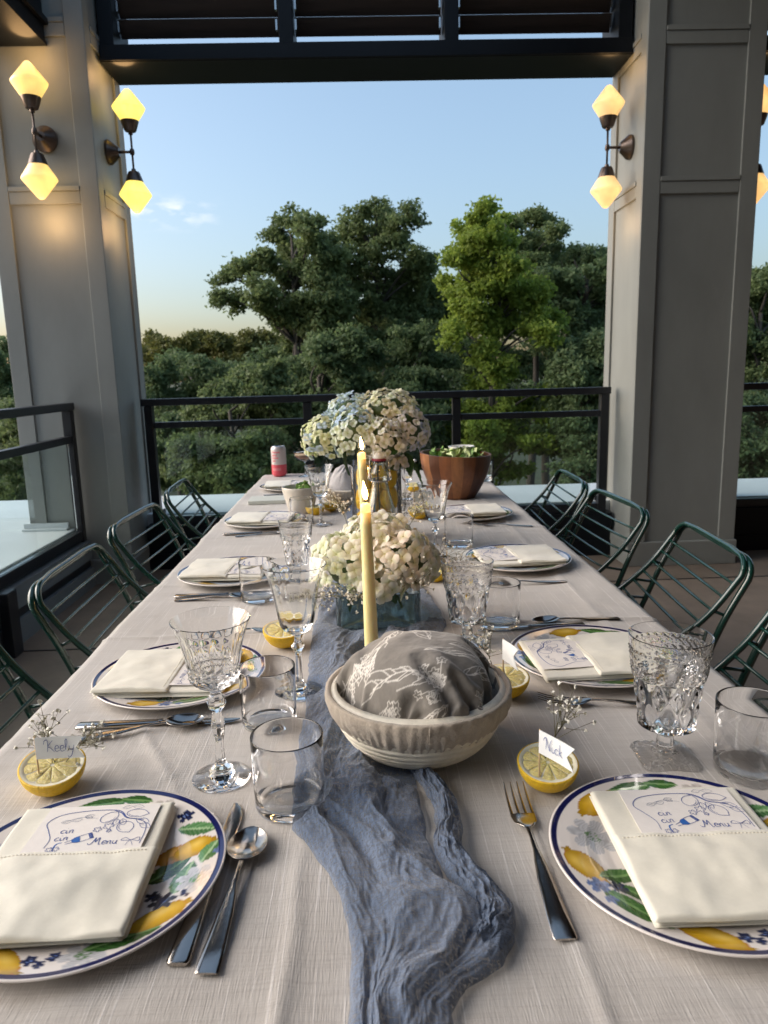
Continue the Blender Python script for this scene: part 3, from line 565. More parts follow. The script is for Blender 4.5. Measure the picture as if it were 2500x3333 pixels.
 ('dark_oak', (1.17, 31, -8.2), 'far dark tree filling in behind the middle oaks', 'folB', [(-1.45, 30.6, 3.23, 0.78), (-0.34, 31.87, 2.9, 0.89), (0.8, 30.12, 3.15, 0.84), (1.88, 29.33, 3.25, 0.86), (3.32, 32.88, 3.27, 0.96), (4.32, 31.26, 3.14, 0.91), (-0.97, 31.58, 1.76, 1.21), (0.8, 31.31, 1.71, 1.2), (2.72, 30.9, 1.84, 1.18), (4.25, 29.49, 1.59, 1.13), (3.44, 30.25, 4.0, 0.65), (-1.94, 31.94, 2.56, 0.81), (-3.21, 32.63, 2.03, 0.83), (0.38, 32.55, 0.34, 1.24), (3.48, 32.79, 0.05, 1.25)], 36000, 0.12, 0.28),
 ('dark_oak', (8.54, 32, -8.2), 'far dark tree filling in behind the right hand oaks', 'folB', [(5.96, 31.68, 3.32, 0.93), (7.81, 33.7, 3.62, 1.07), (8.56, 31.1, 3.4, 0.99), (9.65, 30.24, 3.49, 0.96), (11.16, 31.24, 2.98, 1.19), (6.6, 32.87, 1.59, 1.25), (8.54, 33.12, 1.55, 1.26), (10.12, 32.15, 1.49, 1.23), (7.28, 31.25, -0.2, 1.19), (10.0, 33.67, -0.37, 1.29), (5.71, 33.71, -0.25, 1.29), (11.05, 31.75, -0.12, 1.21)], 34000, 0.12, 0.28),
#TE
]
for (nm, base, lab, fo, cl, nl, sz, tr) in TREES:
    t = thing(nm, lab, 'tree', base, 0, 'trees beyond the terrace')
    cc = [(x-base[0], y-base[1], z-base[2]) for x, y, z, r in cl]; rr = [q[3] for q in cl]
    zt = max(c[2] for c in cc); xm = np.mean([c[0] for c in cc[:3]])
    sd = int(abs(base[0]*97+base[1]*13)) + 5
    link('crown', leaf_mesh('crown', cc, rr, nl, sz, M[fo], sd), t)
    link('trunk', limbs((0,0,0), (xm*.6, 0, zt*.92), cc, rr, tr, M['bark'], sd), t)

def woods():
    g = np.random.default_rng(77); c = []; r = []
    for k in range(330):
        y = g.uniform(52, 120); x = g.uniform(-1.15, 1.3)*y; h = g.uniform(2.2, 3.6)*(.6+.4*g.random()); c.append((x, y, -8.2+g.uniform(2,9.2))); r.append(h)
    return leaf_mesh('far_woods', c, r, 46000, .34, M['folB'], 3)
o = link('far_woods', woods()); tag(o, 'far off wood filling the distance behind the nearer trees', 'woods', None, 'stuff')

# ------------------------------------------------------------------ table and cloth
TX0, TX1, TY0, TY1 = -.466, .520, .24, 3.42
t = thing('dining_table', 'long dining table under the linen cloth', 'table', (.027, 1.83, 0))
bx('tabletop', 'tablewood', t, -.488, .488, -1.585, 1.585, .715, .747)
for a in (-.42, .42):
    for b_ in (-1.5, 1.5): bx('leg', 'tablewood', t, a-.03, a+.03, b_-.03, b_+.03, 0, .714)
xs = np.concatenate([TX0 - np.linspace(.26, .012, 16), np.linspace(TX0, TX1, 190), TX1 + np.linspace(.012, .26, 16)])
ys = np.concatenate([np.linspace(TY0, 1.7, 380), np.linspace(1.706, TY1, 240), TY1 + np.linspace(.012, .26, 14)])
X, Y = np.meshgrid(xs, ys, indexing='ij')
def drop(e):   # e = excess beyond the edge -> horizontal travel, vertical fall
    r = .016; a = np.clip(e/r, 0, PI/2); h = r*np.sin(a); v = r*(1-np.cos(a)) + np.clip(e - r*PI/2, 0, None); return h, v
ex = np.clip(X-TX1, 0, None) + np.clip(TX0-X, 0, None); ey = np.clip(Y-TY1, 0, None)
hx, vx = drop(ex); hy, vy = drop(ey)
sx = np.where(X > 0, 1, -1)
fl = np.clip(vx/.2, 0, 1)*(.014*np.sin(Y*21+2*perlin(Y*2.1, X*0+3)) + .02)
PX = np.clip(X, TX0, TX1) + sx*(hx + fl); PY = np.clip(Y, TY0, TY1) + hy + np.clip(vy/.2, 0, 1)*.015*np.sin(X*23)
def cloth_h(X, Y):
    h = .0030*fbm(X*5+3, Y*4.2, 3) + .0017*fbm(X*3.5, Y*26+.6*perlin(X*4, Y*3), 3)*(.4+smooth(1.3, 2.2, Y))
    h += .0020*ridged(X*8+perlin(X*3, Y*3)*1.5, Y*9, 3)*smooth(-.25, .45, perlin(X*2.2+9, Y*2.0))
    def crease(d, w, a): return 1.35*a*np.exp(-np.abs(d)/w)
    h += crease(Y-1.262-.012*np.sin(X*5)-.004*perlin(X*9, Y*0), .006, .0034)
    h += crease(Y-1.60-.02*X-.004*perlin(X*9, Y*0+4), .006, .0018)
    h += crease(Y-2.08-.02*X, .007, .003) + crease(Y-2.95, .007, .003)
    wob = .006*perlin(Y*9, X*0+1.5)
    h += crease(X+.092+wob-.02*np.sin(Y*2.5), .007, .0030)*smooth(.75, .55, Y)
    h += crease(X-.175-wob*.6+.015*np.sin(Y*4), .006, .0024)*smooth(.9, .6, Y)
    h += crease(X+.235-.05*(Y-1.3)+wob, .004, .0022)*smooth(1.1, 1.4, Y)
    h += crease(X-.43+wob, .012, .0022)
    h += crease((X+.27)+.55*(Y-.84), .010, .0032)*smooth(.70, .80, Y)*smooth(1.0, .88, Y)*smooth(-.10,-.2,X)
    h += crease((Y-.735)-.12*(X-.28), .004, .0018)*smooth(.20, .25, X)*smooth(.36, .30, X)
    return h
PZ = TZ + cloth_h(X, Y)*np.clip(1-3*vx/.2, 0, 1) - vx - vy
o = link('tablecloth', grid_mesh('tablecloth', np.stack([PX, PY, PZ], -1), M['linen']))
tag(o, 'long beige linen tablecloth with pale slub threads and fold creases', 'tablecloth')

# ------------------------------------------------------------------ blue gauze runner
yk = [.24, .36, .445, .465, .485, .51, .535, .556, .575, .61, .67, .75, .91, 1.08, 1.27, 1.41, 1.6, 2.0, 2.6, 3.36]
lk = [.00, -.02, -.026, -.026, -.025, -.024, -.025, -.027, -.032, -.050, -.084, -.088, -.092, -.098, -.10, -.098, -.085, -.06, -.06, -.05]
rk = [.055, .05, .048, .062, .094, .109, .108, .088, .062, .056, .050, .046, .060, .10, .142, .131, .105, .085, .085, .08]
v = np.concatenate([np.linspace(.24, 1.5, 620), np.linspace(1.506, 3.36, 260)])
u = np.linspace(0, 1, 170)
U, V = np.meshgrid(u, v, indexing='ij')
Lx = np.interp(V, yk, lk); Rx = np.interp(V, yk, rk)
Lx = Lx + .006*perlin(V*14, V*0+.5) + .002*perlin(V*60, V*0+2.5); Rx = Rx + .006*perlin(V*13, V*0+7.5) + .002*perlin(V*55, V*0+12.5)
W_ = (Rx-Lx)
XX = Lx + U*W_
warp = .8*fbm(U*1.3+5, V*4.2, 2)
sU = U*W_/.15
wl = np.sin(V*17+2)*.35 + 1.2*perlin(V*6+3, U*2.2)
f1 = .5*np.sin(2*PI*(sU*2.6 + .9*warp + .5*np.sin(V*5.1) + .25*wl)) + .55*ridged(sU*2.4 + 1.2*warp + wl*.5, V*4.2 + .8*warp, 2, .5)
f2 = ridged(sU*5.2 + 1.8*warp - V*4.5 + wl, V*12 + 2*warp, 3, .6)
f3 = fbm(U*34+3*warp, V*70, 3)
env = np.clip(U*(1-U)*4.2, 0, 1)**.45
hh = (.0095 + .0085*f1)*env + .0040*f2*env + .0009*ridged(sU*11 + 2*warp + V*9, V*34 - 3*warp, 2, .6)*env + .0007*f3 + .0016
hh = np.clip(hh, .0008, None)
XX = XX + .0065*perlin(sU*4+2, V*7+warp)*env + .0022*perlin(sU*14, V*22)
YY = V + .004*perlin(sU*6, V*12+9)
# kept low where things stand on it
def press(cx, cy, r): 
    d = np.hypot(XX-cx, YY-cy); return smooth(r*.9, r*1.15, d)
pr = press(.054, .80, .062)*press(-.091, .719, .040)*press(.0, 1.12, .03)*press(.017, 1.30, .09)*press(-.104, 1.006, .036)*press(.03, 2.0, .09)*press(-.076, 2.52, .06)*press(0, 1.62, .03)*press(.03,1.92,.05)
hh = .0012 + hh*(.12 + .88*pr)
base_ = TZ + cloth_h(XX, YY)
P1 = np.stack([XX, YY, base_ + hh], -1)
# a loose strand that swings out to the right and hooks back
cl = catmull([(.046,.80),(.060,.755),(.074,.71),(.075,.665),(.070,.63),(.077,.598),(.090,.568),(.098,.542),(.092,.516),(.078,.500)], 16)
hw = np.interp(np.linspace(0,1,len(cl)), [0,.2,.45,.6,.8,1], [.010,.013,.014,.016,.019,.012])
tg = np.gradient(cl, axis=0); tg /= np.linalg.norm(tg, axis=1)[:,None]; nm = np.stack([-tg[:,1], tg[:,0]], 1)
uu = np.linspace(-1, 1, 60); T_, U2 = np.meshgrid(np.arange(len(cl)), uu, indexing='ij')
sX = cl[T_,0] + nm[T_,0]*hw[T_]*U2; sY = cl[T_,1] + nm[T_,1]*hw[T_]*U2
ss = T_/16.; wp = .7*fbm(U2*1.4, ss*1.1+8, 3)
sh_ = (.008+.007*ridged(U2*1.5+wp*1.5, ss*.25, 2))*np.clip(1-U2**2, 0, 1)**.6 + .0022*ridged(U2*3+wp*2, ss*.7, 3) + .001
sh_ = np.clip(sh_, .0008, None)
sX += .003*perlin(U2*3, ss*2); P2 = np.stack([sX, sY, TZ + cloth_h(sX, sY) + sh_ + .001], -1)
def two_grids(name, A, B, m):
    qs = []; off = 0; vs = []
    for P in (A, B):
        a, b_ = P.shape[:2]; I, J = np.meshgrid(np.arange(a-1), np.arange(b_-1), indexing='ij')
        qs.append(off + np.stack([I*b_+J, I*b_+J+1, (I+1)*b_+J+1, (I+1)*b_+J], -1).reshape(-1,4)); vs.append(P.reshape(-1,3)); off += a*b_
    return quads_mesh(name, np.concatenate(vs), np.concatenate(qs), m)
o = link('table_runner', two_grids('table_runner', P1, P2, M['gauze'])); tag(o, 'crumpled dusty blue gauze runner trailing down the middle of the table', 'table runner')

# ------------------------------------------------------------------ flat print helpers
def ribbon(mb, pts, w, z=0, taper=True):
    P = np.asarray(pts, float)
    if len(P) < 2: return
    T = np.gradient(P, axis=0); T /= (np.linalg.norm(T, axis=1)[:,None]+1e-9); N = np.stack([-T[:,1], T[:,0]], 1)
    k = len(P); ww = np.full(k, w/2)
    if taper: tt = np.linspace(0, 1, k); ww = w/2*(.55+.45*np.sin(PI*tt))
    A = P + N*ww[:,None]; B = P - N*ww[:,None]
    mb.add([(a[0], a[1], z) for a in A] + [(b_[0], b_[1], z) for b_ in B], [(i, i+k, i+k+1, i+1) for i in range(k-1)])
GL = {'c': (.95, [[(.8,.8),(.5,1),(.15,.7),(.1,.3),(.4,0),(.9,.25)]]),
 'i': (.6, [[(.1,.9),(.1,.2),(.3,0),(.6,.2)], [(.15,1.42),(.2,1.5)]]),
 'n': (.95, [[(.05,.9),(.12,.5),(.1,0)], [(.1,.5),(.4,.95),(.65,.8),(.65,.15),(.9,0)]]),
 'e': (.85, [[(.1,.5),(.7,.62),(.65,.95),(.3,1),(.08,.5),(.3,0),(.85,.2)]]),
 'u': (1.0, [[(.1,.95),(.1,.3),(.35,0),(.65,.3),(.7,.95),(.72,.1),(.98,.0)]]),
 'M': (1.9, [[(-.5,.5),(-.3,.1),(.1,.2),(.4,1.2),(.55,2),(.75,.7),(1.2,2),(1.35,.9),(1.5,0),(1.8,.15)]]),
 'K': (1.3, [[(-.35,1.3),(-.2,1.9),(.25,2.05),(.3,1),(.15,0)], [(1.15,2),(.3,.95),(.65,.7),(1.3,-.05)]]),
 'l': (.65, [[(.05,.3),(.42,1.5),(.35,2.1),(.15,1.8),(.15,.3),(.4,0),(.65,.2)]]),
 'y': (.95, [[(.05,.95),(.15,.35),(.4,.2),(.62,.45)], [(.85,1.05),(.6,.1),(.3,-.8),(-.1,-1.05),(-.3,-.8)]]),
 'N': (1.35, [[(-.45,1.3),(-.3,1.7),(.1,2),(.2,1),(.1,0)], [(.15,2),(.55,1),(.95,0),(1.0,1.2),(1.35,2.15)]]),
 'k': (.9, [[(.15,2),(.12,1),(.1,0)], [(.7,1),(.15,.5),(.8,-.02)]])}
def write(mb, text, x, y, h, w, ang=0, z=0):
    cx = 0; ca, sa = math.cos(ang), math.sin(ang)
    for chh in text:
        if chh == ' ': cx += .6; continue
        adv, st = GL[chh]
        for q in st:
            P = catmull(q, 4)*h/2 if len(q) > 2 else np.array(q)*h/2
            P = P + np.array([cx*h/2, 0]); P = np.stack([x + P[:,0]*ca - P[:,1]*sa, y + P[:,0]*sa + P[:,1]*ca], 1)
            ribbon(mb, P, w, z)
        cx += adv
# drawings on the menu card : origin at card centre, size .110 x .155
CW, CH = .112, .150
def leafline(mb, x, y, a, l, w_):
    t_ = np.linspace(0, 1, 9); ca, sa = math.cos(a), math.sin(a)
    for s_ in (1, -1):
        px = t_*l; py = s_*l*.28*np.sin(PI*t_)
        ribbon(mb, np.stack([x+px*ca-py*sa, y+px*sa+py*ca], 1), w_)
    ribbon(mb, [(x, y), (x+l*.7*ca, y+l*.7*sa)], w_*.8)
def lemonline(mb, x, y, a, rx, ry, w_):
    th = np.linspace(0, 2*PI, 26); ca, sa = math.cos(a), math.sin(a)
    k = 1 + .22*np.exp(-((np.abs(np.mod(th+PI, 2*PI)-PI))/.22)**2)
    px = rx*np.cos(th)*k; py = ry*np.sin(th); ribbon(mb, np.stack([x+px*ca-py*sa, y+px*sa+py*ca], 1), w_, taper=False)
    px, py = px*.75-.0005, py*.75; ribbon(mb, np.stack([x+px*ca-py*sa, y+px*sa+py*ca], 1)[14:22], w_*.8)
def flowerline(mb, x, y, r, w_):
    th = np.linspace(0, 2*PI, 41); rr = r*(.45+.55*np.abs(np.cos(2.5*th))); ribbon(mb, np.stack([x+rr*np.cos(th), y+rr*np.sin(th)], 1), w_, taper=False)
k_ink, k_fill, k_grey = MB(), MB(), MB()
w0 = .00062
ribbon(k_ink, catmull([(-.036,.006),(-.036,.020),(-.043,.034),(-.049,.047),(-.040,.060),(-.015,.066),(.010,.066),(.020,.062),(.028,.052),(.040,.048),(.050,.040),(.053,.025),(.053,.008)], 6), .0010)
ribbon(k_ink, catmull([(.010,.066),(.020,.060),(.027,.052),(.036,.049),(.046,.047)], 5), .0014)
lemonline(k_ink, .010, .053, R(60), .0095, .0078, w0); lemonline(k_ink, .031, .036, R(-55), .0095, .0078, w0); lemonline(k_ink, .036, .059, R(-8), .0105, .0068, w0)
for a in [(.038,.048,-.4,.016),(.044,.040,-.5,.014),(.019,.050,-1.5,.011),(.024,.050,-1.2,.012)]: leafline(k_ink, *a, w0)
for a in [(.018,.069,.25,.010),(.028,.071,-.1,.012),(-.016,.055,.35,.010),(-.026,.049,.3,.010),(-.007,.053,2.7,.009),(-.036,.047,.2,.010)]: leafline(k_grey, *a, w0*.8)
ribbon(k_grey, catmull([(-.034,.047),(-.018,.055),(-.001,.052)], 6), w0*.8)
flowerline(k_ink, .014, .038, .0052, w0); flowerline(k_ink, .005, .033, .0042, w0); flowerline(k_ink, .017, .030, .0025, w0)
write(k_ink, 'cin', -.030, .0285, .0105, .0009, R(3)); write(k_ink, 'cin', -.031, .0165, .0105, .0009, R(5))
write(k_ink, 'Menu', .006, .0085, .0110, .0009, R(1))
# bottle with the blue wine and the pour
def rot2(P, a, o): P = np.asarray(P, float); c_, s_ = math.cos(a), math.sin(a); return np.stack([o[0]+P[:,0]*c_-P[:,1]*s_, o[1]+P[:,0]*s_+P[:,1]*c_], 1)
bo = (-.010, .017); ba = R(28)
ribbon(k_ink, rot2([(-.010,.0015),(-.004,.002),(.000,.0045),(.006,.0048),(.015,.0048),(.015,-.0048),(.006,-.0048),(.000,-.0045),(-.004,-.002),(-.010,-.0015)], ba, bo), w0, taper=False)
for x_ in (.0125, .0138, .0150): ribbon(k_ink, rot2([(x_,.0048),(x_,-.0048)], ba, bo), .0011, taper=False)
q = rot2([(-.004,.0018),(.0005,.0044),(.0045,.0046),(.0030,-.0046),(.0005,-.0044),(-.004,-.0018)], ba, bo); k_fill.add([(a, b_, .00005) for a, b_ in q], [tuple(range(6))])
ribbon(k_fill, catmull(rot2([(-.010,.001),(-.014,-.001),(-.015,-.006),(-.014,-.012)], 0, (bo[0]-.002, bo[1]-.004)), 5), .0014)
for a in [(-.024,.004),(-.030,.0035),(-.027,-.002)]: flowerline(k_ink, *a, .0034, w0*.8)
ribbon(k_ink, catmull([(.043,.014),(.037,.018),(.034,.014),(.043,.014),(.050,.018),(.051,.012),(.043,.014),(.040,.006)], 5), w0); ribbon(k_ink, [(.043,.014),(.047,.006)], w0)
me_ink = k_ink.mesh('ink_lines', M['ink'], False); me_fill = k_fill.mesh('ink_fill', M['inkfill'], False); me_grey = k_grey.mesh('pale_ink_lines', M['inkgrey'], False)

# ------------------------------------------------------------------ plates
def plate_mesh():
    nr, na = 84, 300
    prof = [(0,.0060),(.045,.0058),(.075,.0062),(.088,.0085),(.098,.0120),(.112,.0148),(.126,.0168),(.1315,.0182),(.1330,.0176),(.1325,.0160),(.120,.0110),(.100,.0050),(.080,.0),(.0,.0)]
    up_ = np.array(prof[:8]); d = np.concatenate([[0], np.cumsum(np.hypot(*np.diff(up_, axis=0).T))]); s_ = np.concatenate([np.linspace(0, d[-1]*.5, 20), np.linspace(d[-1]*.5, d[-1], nr-26)[1:]])
    pr = np.stack([np.interp(s_, d, up_[:,0]), np.interp(s_, d, up_[:,1])], 1); pr[0,0] = .0004
    pr = np.vstack([pr, prof[8:]])
    th = np.linspace(0, 2*PI, na, endpoint=False)
    Rr = pr[:,0][:,None]*np.ones(na); Zz = pr[:,1][:,None]*np.ones(na)
    X = Rr*np.cos(th); Y = Rr*np.sin(th); col = np.zeros(X.shape+(3,)); col[:] = (.80,.745,.70)
    ntop = len(pr)-6
    x = X/.133; y = Y/.133
    def put(mask, c): col[:ntop][mask[:ntop]] = c if np.ndim(c) == 1 else np.broadcast_to(c, col.shape)[:ntop][mask[:ntop]]
    def loc(cx, cy, a): dx = x-cx; dy = y-cy; c_, s_ = math.cos(a), math.sin(a); return dx*c_+dy*s_, -dx*s_+dy*c_
    def leaf(deg, rr, a, l, w, c=(.035,.13,.025), c2=(.16,.30,.10)):
        cx, cy = rr*math.cos(R(deg)), rr*math.sin(R(deg)); p, q_ = loc(cx, cy, R(a)); t_ = (p/l+1)/2
        ins = (t_ > 0) & (t_ < 1); hw_ = w*np.sin(PI*np.clip(t_, 0, 1))**.75*(1-.25*(t_-.5)); m_ = ins & (np.abs(q_) < hw_)
        sh = .5+.5*np.sin((t_*9 - np.abs(q_)/w*1.6)*2*PI); k = (.75+.35*(q_ > 0))[...,None]
        cc = (np.array(c)*(1-.35*sh[...,None]) + np.array(c2)*.35*sh[...,None])*k
        put(m_, cc); put(m_ & (np.abs(q_) < .010), np.array(c2)*1.1)
    def lemon(deg, rr, a, l, w, c=(.72,.42,.02)):
        cx, cy = rr*math.cos(R(deg)), rr*math.sin(R(deg)); p, q_ = loc(cx, cy, R(a))
        e_ = (p/l)**2+(q_/w)**2; tip = (np.abs(q_) < .028) & (np.abs(p) < l*1.18); m_ = (e_ < 1) | tip
        n_ = fbm(x*9, y*9, 3); k = np.clip(1.05 - .45*e_ + .15*n_, .45, 1.15)[...,None]
        hl = np.exp(-(((p-.2*l)/(.45*l))**2+((q_-.25*w)/(.4*w))**2))[...,None]
        put(m_, np.array(c)*k + hl*np.array([.12,.16,.10])); put((e_ > .88) & (e_ < 1), np.array([.45,.20,.02]))
    def flower(deg, rr, r_, n, a0, c, cen, streak=.3, alpha=1):
        cx, cy = rr*math.cos(R(deg)), rr*math.sin(R(deg)); p, q_ = loc(cx, cy, R(a0)); d_ = np.hypot(p, q_); th_ = np.arctan2(q_, p)
        rad = r_*(.42+.58*np.abs(np.cos(n/2*th_))**.6)*(1+.12*perlin(th_*2+deg, d_*0+deg)); m_ = d_ < rad
        st = (.5+.5*np.sin(th_*n*7))*streak; k = (1-st)*(.75+.35*d_/r_); cc = np.array(c)*k[...,None]
        put(m_, cc); m2 = d_ < r_*.30; put(m2 & (np.sin(th_*17)+np.cos(d_*400) > .1), np.array(cen))
    DB = (.035,.05,.14); LB = (.16,.24,.50); WG = (.60,.60,.62)
    leaf(100,.83,190,.20,.07); lemon(128,.80,40,.19,.11); flower(158,.68,.20,7,10,WG,(.10,.20,.08)); lemon(187,.80,118,.18,.115)
    leaf(196,.60,15,.16,.075); leaf(216,.62,-35,.20,.065,(.05,.15,.035)); leaf(222,.80,-50,.26,.085); leaf(240,.62,-55,.17,.075); lemon(254,.83,-38,.21,.10)
    flower(202,.83,.085,5,20,LB,DB,.5); flower(206,.70,.07,6,50,DB,LB,.6); flower(212,.86,.045,5,0,LB,DB,.5)
    for d_, r_, s_ in ((268,.82,.055),(273,.86,.04),(278,.80,.05)): flower(d_, r_, s_, 5, d_, DB, LB, .5)
    flower(290,.84,.16,7,40,WG,(.10,.20,.08)); leaf(306,.83,20,.24,.085)
    lemon(323,.82,35,.20,.10); flower(333,.72,.10,6,10,(.05,.05,.08),DB,.5); flower(336,.60,.06,5,10,(.05,.05,.08),DB,.5); flower(341,.84,.05,5,0,DB,LB,.5)
    leaf(352,.74,80,.17,.09,(.05,.16,.05),(.35,.50,.28)); flower(350,.84,.15,7,10,(.68,.68,.70),(.15,.32,.15)); leaf(3,.60,45,.20,.09,(.03,.09,.015))
    lemon(18,.60,35,.13,.09,(.66,.30,.02)); lemon(17,.76,25,.15,.105); leaf(10,.88,70,.13,.07,(.08,.22,.07),(.35,.50,.28)); leaf(31,.84,-10,.17,.075,(.06,.20,.06),(.35,.5,.28)); flower(9,.93,.035,5,0,LB,DB,.4)
    flower(46,.84,.075,5,30,(.03,.04,.12),LB,.5); flower(63,.80,.13,6,0,(.60,.55,.50),(.5,.45,.38),.25); leaf(82,.86,170,.14,.055)
    d_ = np.hypot(x, y); n_ = ntop
    put((d_ > .946) & (d_ < .982), np.array([.010,.013,.085]))
    return grid_mesh('plate', np.stack([X, Y, Zz], -1), M['plate'], col, wrap=True)
ME_PLATE = plate_mesh()

def slab(x0, x1, y0, y1, z0, z1, rad, seed, puff=.002, n=44, warp=.003, sag=0):
    """a soft folded cloth layer: rounded top, falling edges, closed underneath"""
    s_ = np.linspace(-1, 1, n); A, B = np.meshgrid(s_, s_, indexing='ij')
    # more samples at the edges
    A = np.sign(A)*(1-(1-np.abs(A))**1.25); B = np.sign(B)*(1-(1-np.abs(B))**1.25)
    cx, cy, hx_, hy_ = (x0+x1)/2, (y0+y1)/2, (x1-x0)/2, (y1-y0)/2
    ea = (1-np.abs(A))*hx_; eb = (1-np.abs(B))*hy_
    def rd(e): t_ = np.clip(1-e/rad, 0, 1); return np.sqrt(np.clip(1-t_*t_, 0, 1))
    pz = z0 + (z1-z0)*rd(ea)*rd(eb) + puff*(1-A**2)*(1-B**2)
    X = cx + A*hx_; Y = cy + B*hy_
    w_ = warp*fbm(X*14+seed, Y*12+seed*3, 3); pz = pz + w_*rd(ea)*rd(eb)*.9
    X = X + warp*.6*perlin(Y*16+seed, X*5); Y = Y + warp*.5*perlin(X*15, Y*4+seed)
    return np.stack([X, Y, pz], -1)
def napkin_parts(seed, t, z):
    w, l = .077, .093
    g = random.Random(seed)
    for k, (dz0, dz1, sh) in enumerate([(.0, .0028, .003), (.0026, .0052, -.001)]):
        link('folded_layer', grid_mesh('folded_layer', slab(-w+sh, w+sh*.5, -l+sh*.6, l-.002, dz0, dz1, .004, seed+k, .0008, 26, .0016), M['napkin']), t, (0,0,z))
    link('folded_layer', grid_mesh('folded_layer', slab(-w, w-.001, -l-.001, l, .0050, .0080, .0032, seed+5, .0014, 40, .0022), M['napkin']), t, (0,0,z))
    c = link('pocket', grid_mesh('pocket', slab(-w-.001, w+.001, -l-.003, .013+.002*g.random(), .0084, .0122, .0036, seed+9, .0024, 56, .0046), M['napkin']), t, (0,0,z))
    hem = MB(); hx_ = np.linspace(-w+.006, w-.006, 42)
    P = slab(-w-.001, w+.001, -l-.003, .013, .0084, .0122, .0036, seed+9, .0024, 56, .0046)
    for a, b_ in zip(hx_[:-1:1], hx_[1::1]):
        ia = np.argmin(np.abs(P[:,28,0]-a)); jb = 50
        p0 = P[ia, jb]; hem.tube([(a, p0[1], p0[2]+.0003), (a+(b_-a)*.6, p0[1]+.0002, p0[2]+.0003)], .00042, 5)
    s_ = link('hem_stitch', hem.mesh('hem_stitch', M['stitch']), t, (0,0,z)); s_['kind'] = 'stuff'
def setting_at(x, y, rz, plabel, nlabel, mlabel, seed, prot=0, nrot=0, noff=(0,0)):
    o = link('dinner_plate', ME_PLATE, None, (x*.965, y*.965, TZ+.002), (0,0,prot), (.968,.968,.9)); tag(o, plabel, 'plate', 'dinner plates with lemon print')
    t = thing('napkin', nlabel, 'napkin', (x+noff[0], y+noff[1], TZ+.0150), rz+nrot, 'folded ivory pocket napkins'); napkin_parts(seed, t, 0)
    c = thing('menu_card', mlabel, 'menu card', t.location + Vector((0,0,.0137)), rz+nrot, 'menu cards tucked into the napkins')
    R_ = Matrix.Rotation(rz+nrot, 3, 'Z'); c.location = t.location + R_ @ Vector((.006, .0125, .0108)); c.rotation_euler = (R(-1.0), 0, rz+nrot+R(-1))
    bx('card', 'card', c, -CW/2, CW/2, -.012, CH/2, -.0004, 0)
    link('ink_lines', me_ink, c, (0,0,.00025))['kind'] = 'stuff'; link('ink_fill', me_fill, c, (0,0,.00015)); link('pale_lines', me_grey, c, (0,0,.0002))['kind'] = 'stuff'
    return t
setting_at(-.279, .628, 0, 'nearest plate at the left, with blue rim and lemon print', 'ivory pocket napkin on the nearest left plate', 'cin cin menu card in the nearest left napkin', 11, R(0), R(1), (-.004, -.022))
setting_at(.303, .618, 0, 'nearest plate at the right, with white flower and leaves showing', 'ivory pocket napkin on the nearest right plate', 'cin cin menu card in the nearest right napkin', 23, R(0), R(-1), (-.002, -.024))
setting_at(-.300, 1.097, R(-90), 'second plate on the left, behind the cut wine glass', 'ivory napkin on the second left plate, behind the cut wine glass', 'menu card on the second left plate', 35, R(70), R(-2), (.0, -.045))
setting_at(.362, 1.112, R(90), 'second plate on the right, behind the fork and tall goblet', 'ivory napkin on the second right plate, behind the diamond goblet', 'menu card lying in the second right napkin', 47, R(-30), R(3), (-.022, -.060))
setting_at(-.320, 1.705, R(-90), 'third plate on the left, behind the knife pair and tumbler', 'ivory napkin on the third left plate', 'menu card on the third left plate', 59, R(120), R(-3), (-.002, -.058))
setting_at(.372, 1.745, R(90), 'third plate on the right, behind the middle goblet', 'ivory napkin on the third right plate', 'menu card on the third right plate', 61, R(200), R(4), (-.012, -.066))
setting_at(-.325, 2.335, R(-90), 'fourth plate on the left, before the cream bowl', 'ivory napkin on the fourth left plate', 'menu card on the fourth left plate', 73, R(20), R(-4), (.0, -.085))
setting_at(.352, 2.350, R(90), 'fourth plate on the right, in front of the wooden bowl', 'ivory napkin in front of the wooden salad bowl', 'menu card before the wooden salad bowl', 85, R(260), R(2), (-.012, -.078))
setting_at(-.310, 3.06, R(-90), 'farthest plate on the left, beside the drink can', 'ivory napkin on the farthest left plate', 'menu card on the farthest left plate', 97, R(50), R(3), (0, -.10))

# ------------------------------------------------------------------ cutlery
def loft(mb, S_, n=10):
    """stations (x, y0, z, halfwidth, halfthickness) along +y"""
    v = []; f = []
    for (x, y, z, w, h) in S_:
        for j in range(n):
            a = 2*PI*j/n; c_, s_ = math.cos(a), math.sin(a)
            v.append((x + w*math.copysign(abs(c_)**.55, c_), y, z + h*math.copysign(abs(s_)**.8, s_)))
    k = len(S_)
    for i in range(k-1):
        for j in range(n): f.append((i*n+j, i*n+(j+1)%n, (i+1)*n+(j+1)%n, (i+1)*n+j))
    f.append(tuple(range(n-1,-1,-1))); f.append(tuple(range((k-1)*n, k*n))); mb.add(v, f)
def handle_st(y0, y1): # from butt to neck
    L_ = y1-y0
    return [(0,y0,.0030,.0085,.0009),(0,y0+.002,.0030,.0095,.0014),(0,y0+.2*L_,.0032,.0090,.0014),(0,y0+.5*L_,.0048,.0070,.0014),(0,y0+.65*L_,.0066,.0050,.0014),(0,y0+.76*L_,.0078,.0030,.0015),(0,y0+.9*L_,.0085,.0024,.0015),(0,y1,.0082,.0028,.0014)]
